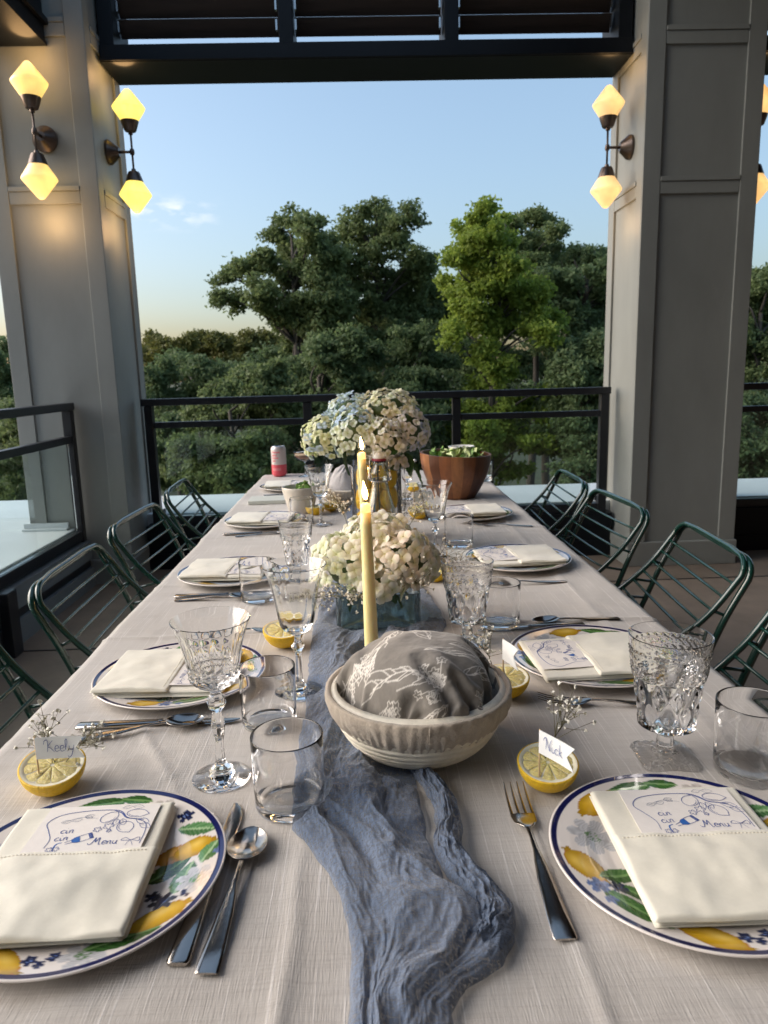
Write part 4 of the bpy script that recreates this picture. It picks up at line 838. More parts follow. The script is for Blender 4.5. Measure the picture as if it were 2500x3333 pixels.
def fork(label, loc, rz, s=1, group='steel forks'):
    t = thing('fork', label, 'fork', loc, rz, group); t.scale = (s,)*3
    h = MB(); loft(h, handle_st(-.105, .028)); link('handle', h.mesh('handle', M['steel'], auto=60), t)
    h = MB(); loft(h, [(0,.0285,.0082,.0030,.0012),(0,.034,.0076,.0075,.0010),(0,.041,.0058,.0112,.0009),(0,.050,.0044,.0120,.0009),(0,.056,.0042,.0122,.0009)], 14); link('head', h.mesh('head', M['steel'], auto=60), t)
    for k in range(4):
        x = -.0104+k*.00693; h = MB(); loft(h, [(x,.0565,.0042,.0016,.0008),(x,.070,.0046,.0014,.0008),(x*.99,.088,.0070,.0011,.0007),(x*.97,.102,.0112,.0006,.0004)], 8); link('tine', h.mesh('tine', M['steel'], auto=60), t)
    return t
def spoon(label, loc, rz, s=1, group='steel spoons'):
    t = thing('spoon', label, 'spoon', loc, rz, group); t.scale = (s,)*3
    h = MB(); loft(h, handle_st(-.095, .030)); link('handle', h.mesh('handle', M['steel'], auto=60), t)
    u_ = np.linspace(0, 1, 26); a_ = np.linspace(0, 2*PI, 40, endpoint=False); U_, A_ = np.meshgrid(u_, a_, indexing='ij')
    k = 1 - .10*np.sin(A_); px = .0192*U_*np.cos(A_)*k; py = .058 + .0275*U_*np.sin(A_)
    pz = .0015 + .0075*(U_**2.1) + .0016*np.sin(A_)*U_*-1
    v0 = np.stack([px, py, pz], -1); v1 = np.stack([px*1.0, py, pz-.0009], -1)[::-1]
    link('bowl', grid_mesh('bowl', np.concatenate([v0, v1]), M['steel'], wrap=True), t)
    return t
def knife(label, loc, rz, s=1, group='steel knives'):
    t = thing('knife', label, 'knife', loc, rz, group); t.scale = (s,)*3
    h = MB(); loft(h, [(0,-.115,.0040,.0080,.0020),(0,-.112,.0042,.0098,.0030),(0,-.06,.0044,.0085,.0034),(0,-.01,.0044,.0068,.0032),(0,-.001,.0044,.0066,.0030)], 12); link('handle', h.mesh('handle', M['steel'], auto=60), t)
    h = MB(); loft(h, [(0,-.0005,.0044,.0050,.0042),(0,.002,.0044,.0052,.0044),(0,.005,.0044,.0048,.0040)], 12); link('collar', h.mesh('collar', M['steel'], auto=60), t)
    h = MB(); loft(h, [(.0005,.0055,.0040,.0060,.0012),(.001,.03,.0036,.0078,.0010),(.0012,.06,.0032,.0088,.0008),(.001,.088,.0028,.0085,.0007),(-.0005,.103,.0026,.0062,.0006),(-.0035,.113,.0025,.0020,.0004)], 12); link('blade', h.mesh('blade', M['steel'], auto=60), t)
    return t
def along(p, q):   # placement of a piece whose butt is p and tip is q
    return math.atan2(-(q[0]-p[0]), q[1]-p[1])
CTZ = TZ+.0012
fork('fork lying left of the nearest right plate, tines away', (.1525, .619, CTZ), along((.151,.509),(.153,.728)), 1.05)
knife('knife beside the nearest left plate, under the spoon', (-.153, .612, CTZ), along((-.158,.503),(-.146,.721)), .97)
spoon('spoon beside the nearest left plate, bowl up', (-.1285, .585, CTZ+.001), along((-.133,.49),(-.122,.67)), 1.0)
knife('knife in front of the second left plate', (-.285, .916, CTZ), along((-.393,.915),(-.18,.919)), .95)
spoon('spoon in front of the second left plate, crossing the knife', (-.300, .897, CTZ+.002), along((-.382,.900),(-.24,.936)), .92)
fork('fork in front of the second right plate', (.330, .922, CTZ), along((.43,.905),(.238,.942)), .98)
spoon('spoon behind the second right plate', (.375, 1.262, CTZ), along((.46,1.262),(.293,1.256)), .9)
knife('knife in front of the third left plate', (-.30, 1.494, CTZ), along((-.405,1.505),(-.19,1.507)), .95)
spoon('spoon in front of the third left plate', (-.318, 1.474, CTZ), along((-.40,1.488),(-.24,1.495)), .9)
fork('fork in front of the third right plate', (.335, 1.510, CTZ), along((.43,1.517),(.24,1.520)), .92)
fork('fork tip showing behind the second left plate', (-.24, 1.262, CTZ), along((-.33,1.255),(-.17,1.268)), .92)
knife('knife in front of the fourth left plate', (-.31, 2.105, CTZ), along((-.413,2.136),(-.24,2.142)), .95)
spoon('spoon in front of the fourth left plate', (-.29, 2.085, CTZ), along((-.39,2.11),(-.21,2.13)), .95)
fork('fork in front of the fourth right plate', (.40, 2.110, CTZ), along((.47,2.152),(.32,2.19)), .9)
knife('knife in front of the farthest left plate', (-.29, 2.80, CTZ), along((-.39,2.79),(-.2,2.81)), .9)
knife('knife behind the second right plate, blade tip showing', (.29, 1.236, CTZ), along((.40,1.24),(.20,1.232)), .85)

# ------------------------------------------------------------------ glassware
def glass_obj(name, outer, inner, label, cat, loc, group, n=64, rf=None, m='glass', rz=0, extra=None):
    prof = outer + inner
    no = len(outer)
    f = (lambda i, r, z, a: rf(r, z, a) if i < no else r) if rf else None
    me = MB().lathe(prof, n, f).mesh(name, M[m], auto=None if not rf else 45)
    t = thing(name, label, cat, (*loc, TZ+.0015), rz, group)
    link('bowl' if 'goblet' in name or 'wine' in name else 'glass_body', me, t)
    return t
def prof_interp(P, n):
    P = catmull(P, n); return [(max(0, float(a)), float(b_)) for a, b_ in P]
TUM_ME = None
def tumbler(label, x, y, s=1.0):
    global TUM_ME
    if TUM_ME is None:
        outer = [(0,.0012),(.030,.0008),(.0350,.0),(.0375,.0016),(.0384,.006)] + [(.0384+.0012*k/6, .006+k*.0128) for k in range(1,7)] + [(.0394,.0838),(.0386,.0845)]
        inner = [(.0378,.0838)] + [(.0376-.0011*k/5, .0828-k*.0138) for k in range(0,6)] + [(.0352,.0105),(.032,.0088),(.015,.0082),(0,.0081)]
        TUM_ME = MB().lathe(outer+inner, 72).mesh('tumbler', M['glass'])
    t = thing('tumbler', label, 'tumbler', (x, y, TZ+.0018), 0, 'plain clear tumblers'); t.scale = (s,)*3
    link('glass_body', TUM_ME, t); return t
tumbler('nearest plain tumbler, standing on the edge of the blue runner', -.091, .719, .98)
tumbler('plain tumbler directly behind the nearest one', -.137, .912, .95)
tumbler('plain tumbler cut by the right photo edge', .428, .745, 1.02)
tumbler('plain tumbler beside the middle right goblet', .237, 1.257, .97)
tumbler('plain tumbler in front of the third left napkin', -.226, 1.461, .98)
tumbler('plain tumbler right of the tall etched glass', .246, 1.879, .98)
tumbler('plain tumbler behind the left diamond goblet', -.200, 2.254, .93)
tumbler('plain tumbler near the far right table corner', .50, 3.02, .95)
# big cut wine glass
o_ = [(0,.0),(.031,.0),(.0335,.0008),(.0335,.002),(.026,.0042),(.0155,.0068),(.0125,.009),(.0135,.012),(.0115,.0145),(.0062,.019),(.0050,.035),(.0050,.046),(.0070,.058),(.0082,.066),(.0070,.077),(.0050,.083),(.0095,.089),(.0112,.094),(.0095,.1005),(.0060,.104),(.0062,.108),(.012,.112),(.021,.117),(.0275,.123),(.0295,.127),(.0278,.1285),(.0300,.134),(.0286,.1355),(.0302,.141),(.0310,.147),(.0330,.158),(.0358,.170),(.0395,.182),(.0440,.193)]
o_ = [tuple(map(float, q)) for q in np.array([[np.interp(s_, np.arange(len(o_)), [q[0] for q in o_]), np.interp(s_, np.arange(len(o_)), [q[1] for q in o_])] for s_ in np.linspace(0, len(o_)-1, 3*len(o_)-2)])]
i_ = [(.0432,.1935),(.0383,.182),(.0344,.170),(.0315,.158),(.0292,.147),(.0280,.138),(.0268,.130),(.022,.123),(.014,.118),(0,.116)]
def rf_cut(r, z, a):
    if .106 < z < .142:
        k = abs(math.sin(9*a + z*420))*abs(math.sin(9*a - z*420)); return r*(1 - .07*k)
    if .142 <= z < .176: return r*(1 - .055*(1-(z-.142)/.036)*abs(math.sin(7*a))**.6)
    if .016 < z < .086 or z > .086 and z < .104: n_ = 8; k = math.cos(PI/n_)/math.cos((a % (2*PI/n_)) - PI/n_); return r*k
    return r
glass_obj('cut_wine_glass', o_, i_, 'tall cut crystal wine glass in front of the second left plate', 'wine glass', (-.176, .778), 'mixed vintage stem glasses', 112, rf_cut)
# etched tulip glasses
o2 = [(0,0),(.033,0),(.0352,.0008),(.035,.002),(.024,.0045),(.011,.008),(.0065,.013),(.0048,.022),(.0042,.045),(.0050,.060),(.0078,.066),(.0100,.070),(.0078,.074),(.0052,.078),(.0052,.086),(.010,.090),(.018,.095),(.0235,.102),(.0262,.112),(.0290,.128),(.0318,.145),(.0350,.162),(.0395,.178),(.0465,.1925)]
o2 = [tuple(map(float, q)) for q in catmull(o2, 2)]
i2 = [(.0455,.193),(.0386,.178),(.0341,.162),(.0308,.145),(.0279,.128),(.0248,.112),(.0212,.104),(.014,.098),(0,.096)]
def rf_oct(r, z, a):
    if .012 < z < .088: n_ = 8; return r*math.cos(PI/n_)/math.cos((a % (2*PI/n_)) - PI/n_)
    if .095 < z < .176: # engraved scrolls
        k = math.sin(a*10 + 3*math.sin(z*190))*math.sin(z*330 + 2*math.sin(a*6)); return r*(1 - .010*max(0, k)**.5 if k > .15 else 1) * (1-.012*abs(math.sin(5*a))*(1 if z < .16 else 0))
    return r
ETCH = MB().lathe(o2+i2, 120, lambda i, r, z, a: rf_oct(r, z, a) if i < len(o2) else r).mesh('etched', M['etch'], auto=40)
def etched(label, x, y, s=1):
    t = thing('etched_wine_glass', label, 'wine glass', (x, y, TZ+.0015), random.random()*3, 'mixed vintage stem glasses'); t.scale = (s,)*3; link('bowl', ETCH, t)
etched('flared etched wine glass behind the two left tumblers', -.104, 1.006)
etched('flared etched wine glass in front of the wooden bowl', .174, 1.789, .96)
etched('flared etched wine glass beside the cream bowl', -.137, 2.208, .96)
etched('stem glass between the lemon vase and the wooden bowl', .156, 2.62, .75)
# diamond goblets on square feet
ob = [(.0085,.0085),(.0095,.009),(.0088,.012),(.0100,.0135),(.0088,.015),(.0102,.022),(.0088,.031),(.0102,.0335),(.0088,.036),(.012,.0405),(.025,.0425),(.0325,.0455)]
ob += [(.0325+.0138*t_**1.0, .0455+.1085*t_) for t_ in np.linspace(.02, 1, 62)]
ib = [(.0446,.1542)] + [(.0446-.0135*t_, .1535-.099*t_) for t_ in np.linspace(.05, 1, 12)] + [(.022,.0512),(0,.0505)]
def rf_dia(r, z, a):
    if .015 < z < .029: return r*(1-.10*abs(math.sin(6*a+z*300))*abs(math.sin(6*a-z*300)))
    t_ = (z-.0455)/.1085
    if t_ < 0: return r
    if t_ < .56:
        p = a*5/PI; q = t_/.56*1.5; d = abs(((p+q) % 1)-.5)+abs(((p-q) % 1)-.5); w = min(1, t_*12)
        k = abs(math.sin(PI*(p+q)))*abs(math.sin(PI*(p-q))); return r*(1 - .095*w*(1-k)**1.3)
    if .60 < t_ < .74 or .78 < t_ < .86:
        p = a*15/PI; q = t_*27; return r*(1 + .045*abs(math.sin(PI*(p+q)/1))*abs(math.sin(PI*(p-q)/1)))
    if .56 <= t_ <= .60 or .74 <= t_ <= .78: return r*1.022
    return r
DIA = MB().lathe(ob+ib, 144, lambda i, r, z, a: rf_dia(r, z, a) if i < len(ob) else r).mesh('dia', M['glass'], auto=50)
def foot_mesh():
    n = 16; th = np.linspace(0, 2*PI, 96, endpoint=False)
    sq = .0330/np.maximum(np.abs(np.cos(th)), np.abs(np.sin(th))); sq = np.minimum(sq, .0315*1.33)
    rows = []
    for t_, z_ in [(.22,.0095),(.30,.0085),(.5,.0068),(.7,.0056),(.9,.0048),(.985,.0044),(1.0,.0034),(1.0,.0004),(.97,0),(.6,.0),(.2,.0),(.005,.0)]:
        rr = sq*t_ if t_ > .3 else sq*t_*0 + t_*.034*1.0 + 0*sq
        zz = z_ + (.0026*np.abs(np.sin(th*12))*(1 if .28 < t_ < .98 and z_ > .0036 else 0)); rows.append(np.stack([rr*np.cos(th), rr*np.sin(th), np.broadcast_to(zz, th.shape)], -1))
    rows.insert(0, np.stack([th*0+.0001*np.cos(th), .0001*np.sin(th), th*0+.0095], -1))
    return grid_mesh('foot', np.array(rows)[::-1], M['glass'], wrap=True)
FOOT = foot_mesh()
def goblet(label, x, y, s=1, rz=.1):
    t = thing('diamond_goblet', label, 'goblet', (x, y, TZ+.0015), rz, 'pressed diamond goblets'); t.scale = (s,)*3
    link('bowl', DIA, t); link('square_foot', FOOT, t)
goblet('large diamond pattern goblet in front of the second right plate', .345, .782, 1.0, R(-3))
goblet('diamond pattern goblet beside the white flowers and the middle tumbler', .167, 1.172, .95, R(6))
goblet('diamond pattern goblet on the left beside the white flowers', -.161, 1.636, .85, R(0))
goblet('diamond pattern goblet half hidden behind the wooden bowl', .42, 2.98, .8, R(0))
# cocktail coupe
ou = [(0,0),(.030,0),(.031,.001),(.012,.004),(.004,.009),(.0033,.030),(.0035,.062),(.008,.068),(.030,.078),(.043,.090),(.0485,.104),(.0495,.113)]
iu = [(.0487,.113),(.0475,.104),(.042,.091),(.029,.0795),(0,.072)]
t = thing('cocktail_coupe', 'coupe glass holding a foamy coffee coloured cocktail behind the can', 'coupe', (-.27, 3.33, TZ+.0015))
link('bowl', MB().lathe(catmull(ou, 3).tolist()+iu, 48).mesh('coupe', M['glass']), t)
link('drink', MB().lathe([(0,.0722),(.028,.0795),(.041,.0905),(.0448,.0965),(0,.0965)], 40).mesh('drink', M['coffee']), t)
link('foam', MB().lathe([(0,.0968),(.0450,.0968),(.0462,.1015),(0,.1018)], 40).mesh('foam', M['foam']), t)
#PART3
# ------------------------------------------------------------------ wire chairs
def make_chair():
    t = thing('wire_chair', 'x', 'chair', (0,0,0))
    hw = .214
    prof = [(-.290,.762),(-.238,.690),(-.176,.628),(-.104,.572),(-.02,.520),(.08,.478),(.17,.462),(.23,.462),(.262,.466)]
    def side(s_, dx=0, dy=0): return [(x+dx, s_*(hw+dy), z) for x, z in prof]
    # seat shell loop: up one side, across the top with round corners, down the other, closed at the front
    pc = catmull(prof, 4)
    def loop(inset, zoff, xoff):
        P = [(x+xoff, -(hw-inset), z+zoff) for x, z in pc[::-1]]
        top = pc[0]; c_ = .055
        arc = []
        for k in range(1, 8):
            a = PI/2*k/7; arc.append((top[0]+xoff-.016*math.sin(a), -(hw-inset)+c_*(1-math.cos(a)), top[1]+zoff+.036*math.sin(a)))
        mid = [(top[0]+xoff-.022, y, top[1]+zoff+.037) for y in np.linspace(-.1, .1, 5)]
        arc2 = [(x, -y, z) for x, y, z in arc[::-1]]
        P2 = [(x, -y, z) for x, y, z in P[::-1]]
        return P + arc + mid + arc2 + P2
    for nm, q, r in (('seat_shell_frame', loop(0, 0, 0), .0075), ):
        link(nm, MB().tube(q, r*.88, 10).mesh(nm, M['chair']), t)
    link('front_rail', MB().tube([(.262, y, .466) for y in np.linspace(-hw, hw, 5)], .0075, 8).mesh('front_rail', M['chair']), t)
    # back and leg frame: second rod that starts just behind the top and runs to the front feet
    lp = [(-.303,.756),(-.261,.672),(-.222,.575),(-.180,.480),(-.140,.37),(-.075,.20),(.0,.008)]
    lc = catmull(lp, 4); P = [(x, -(hw+.006), z) for x, z in lc[::-1]]
    arc = []
    for k in range(1, 8):
        a = PI/2*k/7; arc.append((-.304-.012*math.sin(a), -(hw+.006)+.06*(1-math.cos(a)), .759+.034*math.sin(a)))
    mid = [(-.316, y, .792) for y in np.linspace(-.1, .1, 5)]
    link('back_leg_frame', MB().tube(P + arc + mid + [(x,-y,z) for x,y,z in arc[::-1]] + [(x,-y,z) for x,y,z in P[::-1]], .0073, 10).mesh('back_leg_frame', M['chair']), t)
    for s_ in (-1, 1):
        link('front_leg', MB().tube([(.20, s_*hw, .46), (.235, s_*(hw+.01), .25), (.26, s_*(hw+.009), .008)], .008, 8).mesh('front_leg', M['chair']), t)
        link('foot_bar', MB().tube([(.0, s_*(hw+.006), .012), (.26, s_*(hw+.009), .012)], .007, 8).mesh('foot_bar', M['chair']), t)
    # cross rods of back and seat, bowed outwards
    d = np.concatenate([[0], np.cumsum(np.hypot(*np.diff(pc, axis=0).T))])
    rodn = 0
    tot = d[-1]
    for k in range(16):
        s_ = .022 + (.036*k if k < 9 else .288 + (k-8)*(tot-.325)/7.4)
        x = np.interp(s_, d, pc[:,0]); z = np.interp(s_, d, pc[:,1]); x2 = np.interp(s_+.005, d, pc[:,0]); z2 = np.interp(s_+.005, d, pc[:,1])
        tx, tz = (x2-x), (z2-z); l = math.hypot(tx, tz); nx, nz = tz/l, -tx/l     # outwards/below
        dep = .030 if k < 9 else .014
        pts = [(x+nx*dep*(1-(y/hw)**2)**.8, y, z+nz*dep*(1-(y/hw)**2)**.8) for y in np.linspace(-hw, hw, 13)]
        link('rod', MB().tube(pts, .0038, 6).mesh('rod', M['chair']), t)
        if k in (2, 4, 6, 8):
            for sg in (-1, 1):
                lx = np.interp(-z, -lc[:,1], lc[:,0])
                link('stub', MB().tube([(x, sg*hw, z), (lx, sg*(hw+.006), z-.012)], .0036, 6).mesh('stub', M['chair']), t)
    return t
chairs = [(-.39, 1.045, 0, 'green wire chair cut by the left photo edge, nearest on the left', 0), (-.382, 1.665, 2, 'second green wire chair from the camera on the left', 0),
 (-.41, 2.24, -2, 'third green wire chair on the left, in front of the left pillar', 0), (-.43, 2.86, 3, 'farthest green wire chair on the left, before the railing', 0),
 (.49, 1.09, 0, 'green wire chair cut by the right photo edge', 1), (.530, 1.72, -5, 'large green wire chair on the right in front of the dark pillar', 1),
 (.50, 2.25, 3, 'third green wire chair on the right, behind the large one', 1), (.50, 2.80, -2, 'farthest green wire chair on the right, before the railing', 1)]
first = make_chair()
for i, (x, y, a, lab, sd) in enumerate(chairs):
    o = first if i == 0 else copy_tree(first)
    o.location = (x, y, 0); o.rotation_euler.z = R(a) + (PI if sd else 0); tag(o, lab, 'chair', 'green wire chairs around the table')

# ------------------------------------------------------------------ lemon halves
def lemon_parts(seed):
    g = random.Random(seed); Rr = .0335; out = []
    prof = [(0,-.0325),(.004,-.0330),(.009,-.0300),(.018,-.0262),(.0262,-.0190),(.0315,-.0100),(.0335,-.0015),(.0333,0),(.0318,.0006)]
    pp = prof_interp(prof, 5)
    out.append(('rind', MB().lathe(pp, 56).mesh('rind', M['rind'])))
    out.append(('pith', MB().lathe([(.0317,.0004),(.0290,.0003),(.0283,-.0006),(0,-.0006)], 48).mesh('pith', M['pith'])))
    n = 10
    for k in range(n):
        a0 = 2*PI*k/n + g.uniform(-.04,.04) + .022; a1 = 2*PI*(k+1)/n - .022
        rows = []
        for u_ in np.linspace(0, 1, 9):
            row = []
            for w_ in np.linspace(0, 1, 8):
                r0 = .0022; r_ = r0 + (.0276-r0)*u_; a = a0 + (a1-a0)*w_
                pin = math.sin(PI*w_)**.35; rr = r_*(.94+.06*pin) if u_ > .9 else r_
                h = .0011*math.sin(PI*min(1, u_*1.02+.02))**.4*math.sin(PI*w_)**.4 + .00025*g.uniform(-1,1)
                row.append((rr*math.cos(a), rr*math.sin(a), h-.0005))
            rows.append(row)
        out.append(('segment', grid_mesh('segment', np.array(rows), M['pulp'])))
    return out
LEM = lemon_parts(3)
def lemon(label, x, y, tilt, tdir, s=1, spin=0):
    t = thing('lemon_half', label, 'lemon', (x, y, TZ+.0315*s), 0, 'cut lemon halves'); t.scale = (s,)*3
    t.rotation_euler = (Matrix.Rotation(R(tdir), 3, 'Z') @ Matrix.Rotation(R(tilt), 3, 'X') @ Matrix.Rotation(R(-tdir)+spin, 3, 'Z')).to_euler()
    for nm, me in LEM: link(nm, me, t)
    return t
lemon('lemon half with the Keely flag, nearest at the left', -.362, .765, 14, 25, 1.06)
lemon('lemon half with the Nick flag, nearest at the right', .193, .732, 12, -8, 1.0, .4)
lemon('lemon half behind the flared etched glass', -.146, 1.190, 8, 10, 1.05, 1)
lemon('lemon half showing at the right side of the towel bowl', .192, .965, 8, 0, 1, .2)
lemon('lemon half between the white flowers and the diamond goblet', .150, 1.555, 10, -15, .95, .7)
lemon('lemon half behind the far etched glass, on the right', .170, 2.26, 12, -20, 1.05, 1.5)
lemon('lemon half at the foot of the cream bowl', -.165, 2.375, 0, 0, .95, 1)
lemon('lemon half beside the far end of the runner on the left', -.118, 2.44, 0, 0, .9, 2)
lemon('small lemon half far back beside the wooden bowl', .19, 2.80, 10, -20, .9, 2)

# ------------------------------------------------------------------ baby's breath sprigs
BL = MB()
def bloom(mb, c, r, g):
    for _ in range(5):
        d_ = Vector((g.gauss(0,1), g.gauss(0,1), g.gauss(0,1))).normalized()*r*.55; q = Vector(c)+d_
        a = Vector((g.gauss(0,1), g.gauss(0,1), g.gauss(0,1))).normalized(); b_ = a.orthogonal().normalized(); n_ = a.cross(b_); s_ = r*g.uniform(.5,.8)
        v = [q + (b_*math.cos(k*PI/3) + n_*math.sin(k*PI/3))*s_ + a*s_*.35*(k % 2) for k in range(6)] + [q - a*s_*.4]
        mb.add(v, [(k, (k+1)%6, 6) for k in range(6)])
def sprig(label, base, top_dir, h, spread, nb, seed, group="sprigs of baby's breath"):
    g = random.Random(seed); t = thing('babys_breath', label, 'flower sprig', base, 0, group)
    st = MB(); bl = MB(); td = Vector(top_dir).normalized(); main = td*h*.55
    st.tube([(0,0,-.004), tuple(main*.5), tuple(main)], [.0006,.0005,.0004], 5)
    for k in range(nb):
        f = g.uniform(.45, 1.0); s0 = main*f
        dv = (td*g.uniform(.3,.9) + Vector((g.gauss(0,1), g.gauss(0,1), g.gauss(0,.6)))*spread).normalized()*h*g.uniform(.30,.62)
        mid = s0 + dv*.55 + Vector((g.gauss(0,1), g.gauss(0,1), g.gauss(0,1)))*h*.02; end = s0 + dv
        st.tube([tuple(s0), tuple(mid), tuple(end)], [.0004,.00035,.0003], 4)
        bloom(bl, end, g.uniform(.0020,.0036), g)
        for _ in range(2):
            e2 = mid + Vector((g.gauss(0,1), g.gauss(0,1), abs(g.gauss(0,1)))).normalized()*h*g.uniform(.08,.18)
            st.tube([tuple(mid), tuple(e2)], .0003, 4); bloom(bl, e2, g.uniform(.0014,.0030), g)
    s_ = link('stems', st.mesh('stems', M['twig']), t); s_['kind'] = 'stuff'
    b_ = link('blooms', bl.mesh('blooms', M['gyp']), t); b_['kind'] = 'stuff'
    return t
LT = TZ+.033
sprig("baby's breath leaning left out of the Keely lemon", (-.359,.77,LT), (-.4,-.1,.9), .052, .40, 9, 1)
sprig("baby's breath leaning right out of the Keely lemon", (-.352,.77,LT), (.8,-.05,.75), .066, .42, 13, 2)
sprig("baby's breath standing upright behind the Keely flag", (-.366,.775,LT), (-.1,.1,1), .070, .4, 8, 3)
sprig("baby's breath behind the Nick flag", (.190,.738,LT), (.55,.3,.8), .082, .38, 13, 4)
sprig("baby's breath in the lemon at the right of the towel bowl", (.178,.962,LT), (-.35,.1,1), .075, .45, 13, 5)
sprig("baby's breath over the lemon by the wooden bowl side", (.125,2.24,TZ+.02), (-.3,0,1), .12, .7, 24, 6)
sprig("baby's breath low beside the lemon vase on the right", (.10,2.05,TZ+.01), (.2,-.1,1), .15, .6, 22, 7)
sprig("baby's breath beside the far left lemons", (-.125,2.5,TZ+.02), (.1,0,1), .12, .7, 18, 8)

# ------------------------------------------------------------------ name flags
def flag(label, x, y, zb, zt, dirv, ln, hgt, text, th, notch=.014, tx=.012):
    d_ = Vector(dirv).normalized(); a = math.atan2(d_.y, d_.x)
    t = thing('name_flag', label, 'place card', (x, y, zb), a, 'paper name flags on picks')
    link('pick', MB().tube([(0,.0008,-.012),(0,.0008,zt-zb+.0005)], .00095, 8).mesh('pick', M['pick']), t)
    h = zt-zb; n = 14; v = []; xs_ = np.linspace(0, 1, n)
    rows = []
    for side_ in (0, 1):
        for k in range(n):
            for j, zz in enumerate((h-hgt, h-hgt/2, h)):
                lx = ln*xs_[k] - (notch*xs_[k]**6 if j == 1 else 0)
                v.append((lx, (-.0006 if side_ == 0 else .0002)+.0012*math.sin(xs_[k]*4)*xs_[k], zz))
    f = []
    for s_ in (0, 1):
        o_ = s_*n*3
        for k in range(n-1):
            for j in (0, 1):
                q = (o_+k*3+j, o_+(k+1)*3+j, o_+(k+1)*3+j+1, o_+k*3+j+1); f.append(q if s_ == 0 else q[::-1])
    me = MB().add(v, f).mesh('paper', M['cardw'], False); link('paper_flag', me, t)
    if text:
        mb = MB(); write(mb, text, tx, 0, th, .00075); ob_ = link('lettering', mb.mesh('lettering', M['ink'], False), t, (0, -.0012, h-hgt*.66), (R(90), 0, 0))
    return t
M['cardw'] = mat('white_flag_paper', (.80,.82,.82), .8)
flag('white paper flag reading Keely in the left lemon', -.371, .750, LT-.004, .8265, (1,.02,0), .053, .0255, 'Keely', .0135, .009)
flag('white paper flag reading Nick in the right lemon', .178, .712, LT-.004, .8330, (.52,-.85,0), .050, .0262, 'Nick', .0130, .010, .010)
flag('white paper flag seen edge on beside the towel bowl', .186, .958, LT-.004, .842, (.30,-.95,0), .045, .03, '', .01)
flag('white flag before the third right plate', .178, 1.56, LT-.004, .823, (.95,-.2,0), .05, .026, '', .01)
flag('white flag by the far lemon at the wooden bowl', .155, 2.265, LT-.002, .838, (.95,.1,0), .060, .032, '', .01)

# ------------------------------------------------------------------ bread bowl with printed towel
def coil_bowl(t, r_rim, r_foot, h, ncoil=13):
    cs = []
    th = np.linspace(0, 2*PI, 72, endpoint=False); rows = []
    for k in range(ncoil*6+1):
        f = k/(ncoil*6); r = r_foot + (r_rim-r_foot)*math.sin(f*PI/2)**.9; z = h*(1-math.cos(f*PI/2))**.85 if f > 0 else 0
        b_ = .0030*abs(math.sin(PI*f*ncoil))**.6; rows.append((r+b_*.9, z+.001))
    inner = [(r-.006, z+.004) for r, z in rows[::-6]]
    return link('coiled_bowl', MB().lathe([(0,0),(r_foot*.9,0)]+rows+inner+[(0,.006)], 84).mesh('coiled_bowl', M['rattan']), t)
def liner(t, r_rim, z0, z1, mname, seed):
    n = 420; rows = []; th = np.linspace(0, 2*PI, n, endpoint=False)
    for k, f in enumerate(np.concatenate([np.linspace(0, 1, 26), [1.04, 1.10, 1.2, 1.4]])):
        z = z0 + (z1-z0)*min(f, 1); g_ = 1-min(f, 1)
        gather = .0016*np.sin(th*64+2*np.sin(th*9+seed))*g_**1.4 + .0026*perlin(th*5+seed, th*0+f*3)*(.3+g_*.7) + .0016*perlin(th*14+seed, th*0+f*2)
        if f <= 1: r = r_rim*(.835+.165*math.sin(min(1, f)*PI/2)) + .0035*math.sin(PI*min(1,f)**.6) + gather + .001
        else: r = r_rim - (f-1)*.075 + gather*.5; z = z1 + .0016*math.sin((f-1)*20) - max(0, f-1.05)*.10
        hem = .0012*np.exp(-((f-.05)/.03)**2)*np.sin(th*120)
        rr = r+hem if np.ndim(r) else np.full(n, r)+hem
        zz = z + .0025*perlin(th*3+seed, th*0+1.5)*(g_**2); rows.append(np.stack([rr*np.cos(th), rr*np.sin(th), np.broadcast_to(zz, th.shape)], -1))
    link('liner_cloth', grid_mesh('liner_cloth', np.array(rows), M[mname], wrap=True), t)
t = thing('bread_bowl', 'coiled bread bowl with an oat coloured liner, standing on the runner', 'bowl', (.058, .838, TZ+.004))
coil_bowl(t, .106, .056, .076, 11); liner(t, .1125, .038, .078, 'liner', 1)
link('liner_seam', MB().tube([(.004, -.097,.040),(.004,-.107,.054),(.004,-.1145,.070),(.004,-.1155,.077)], .0009, 6).mesh('liner_seam', M['liner']), t)
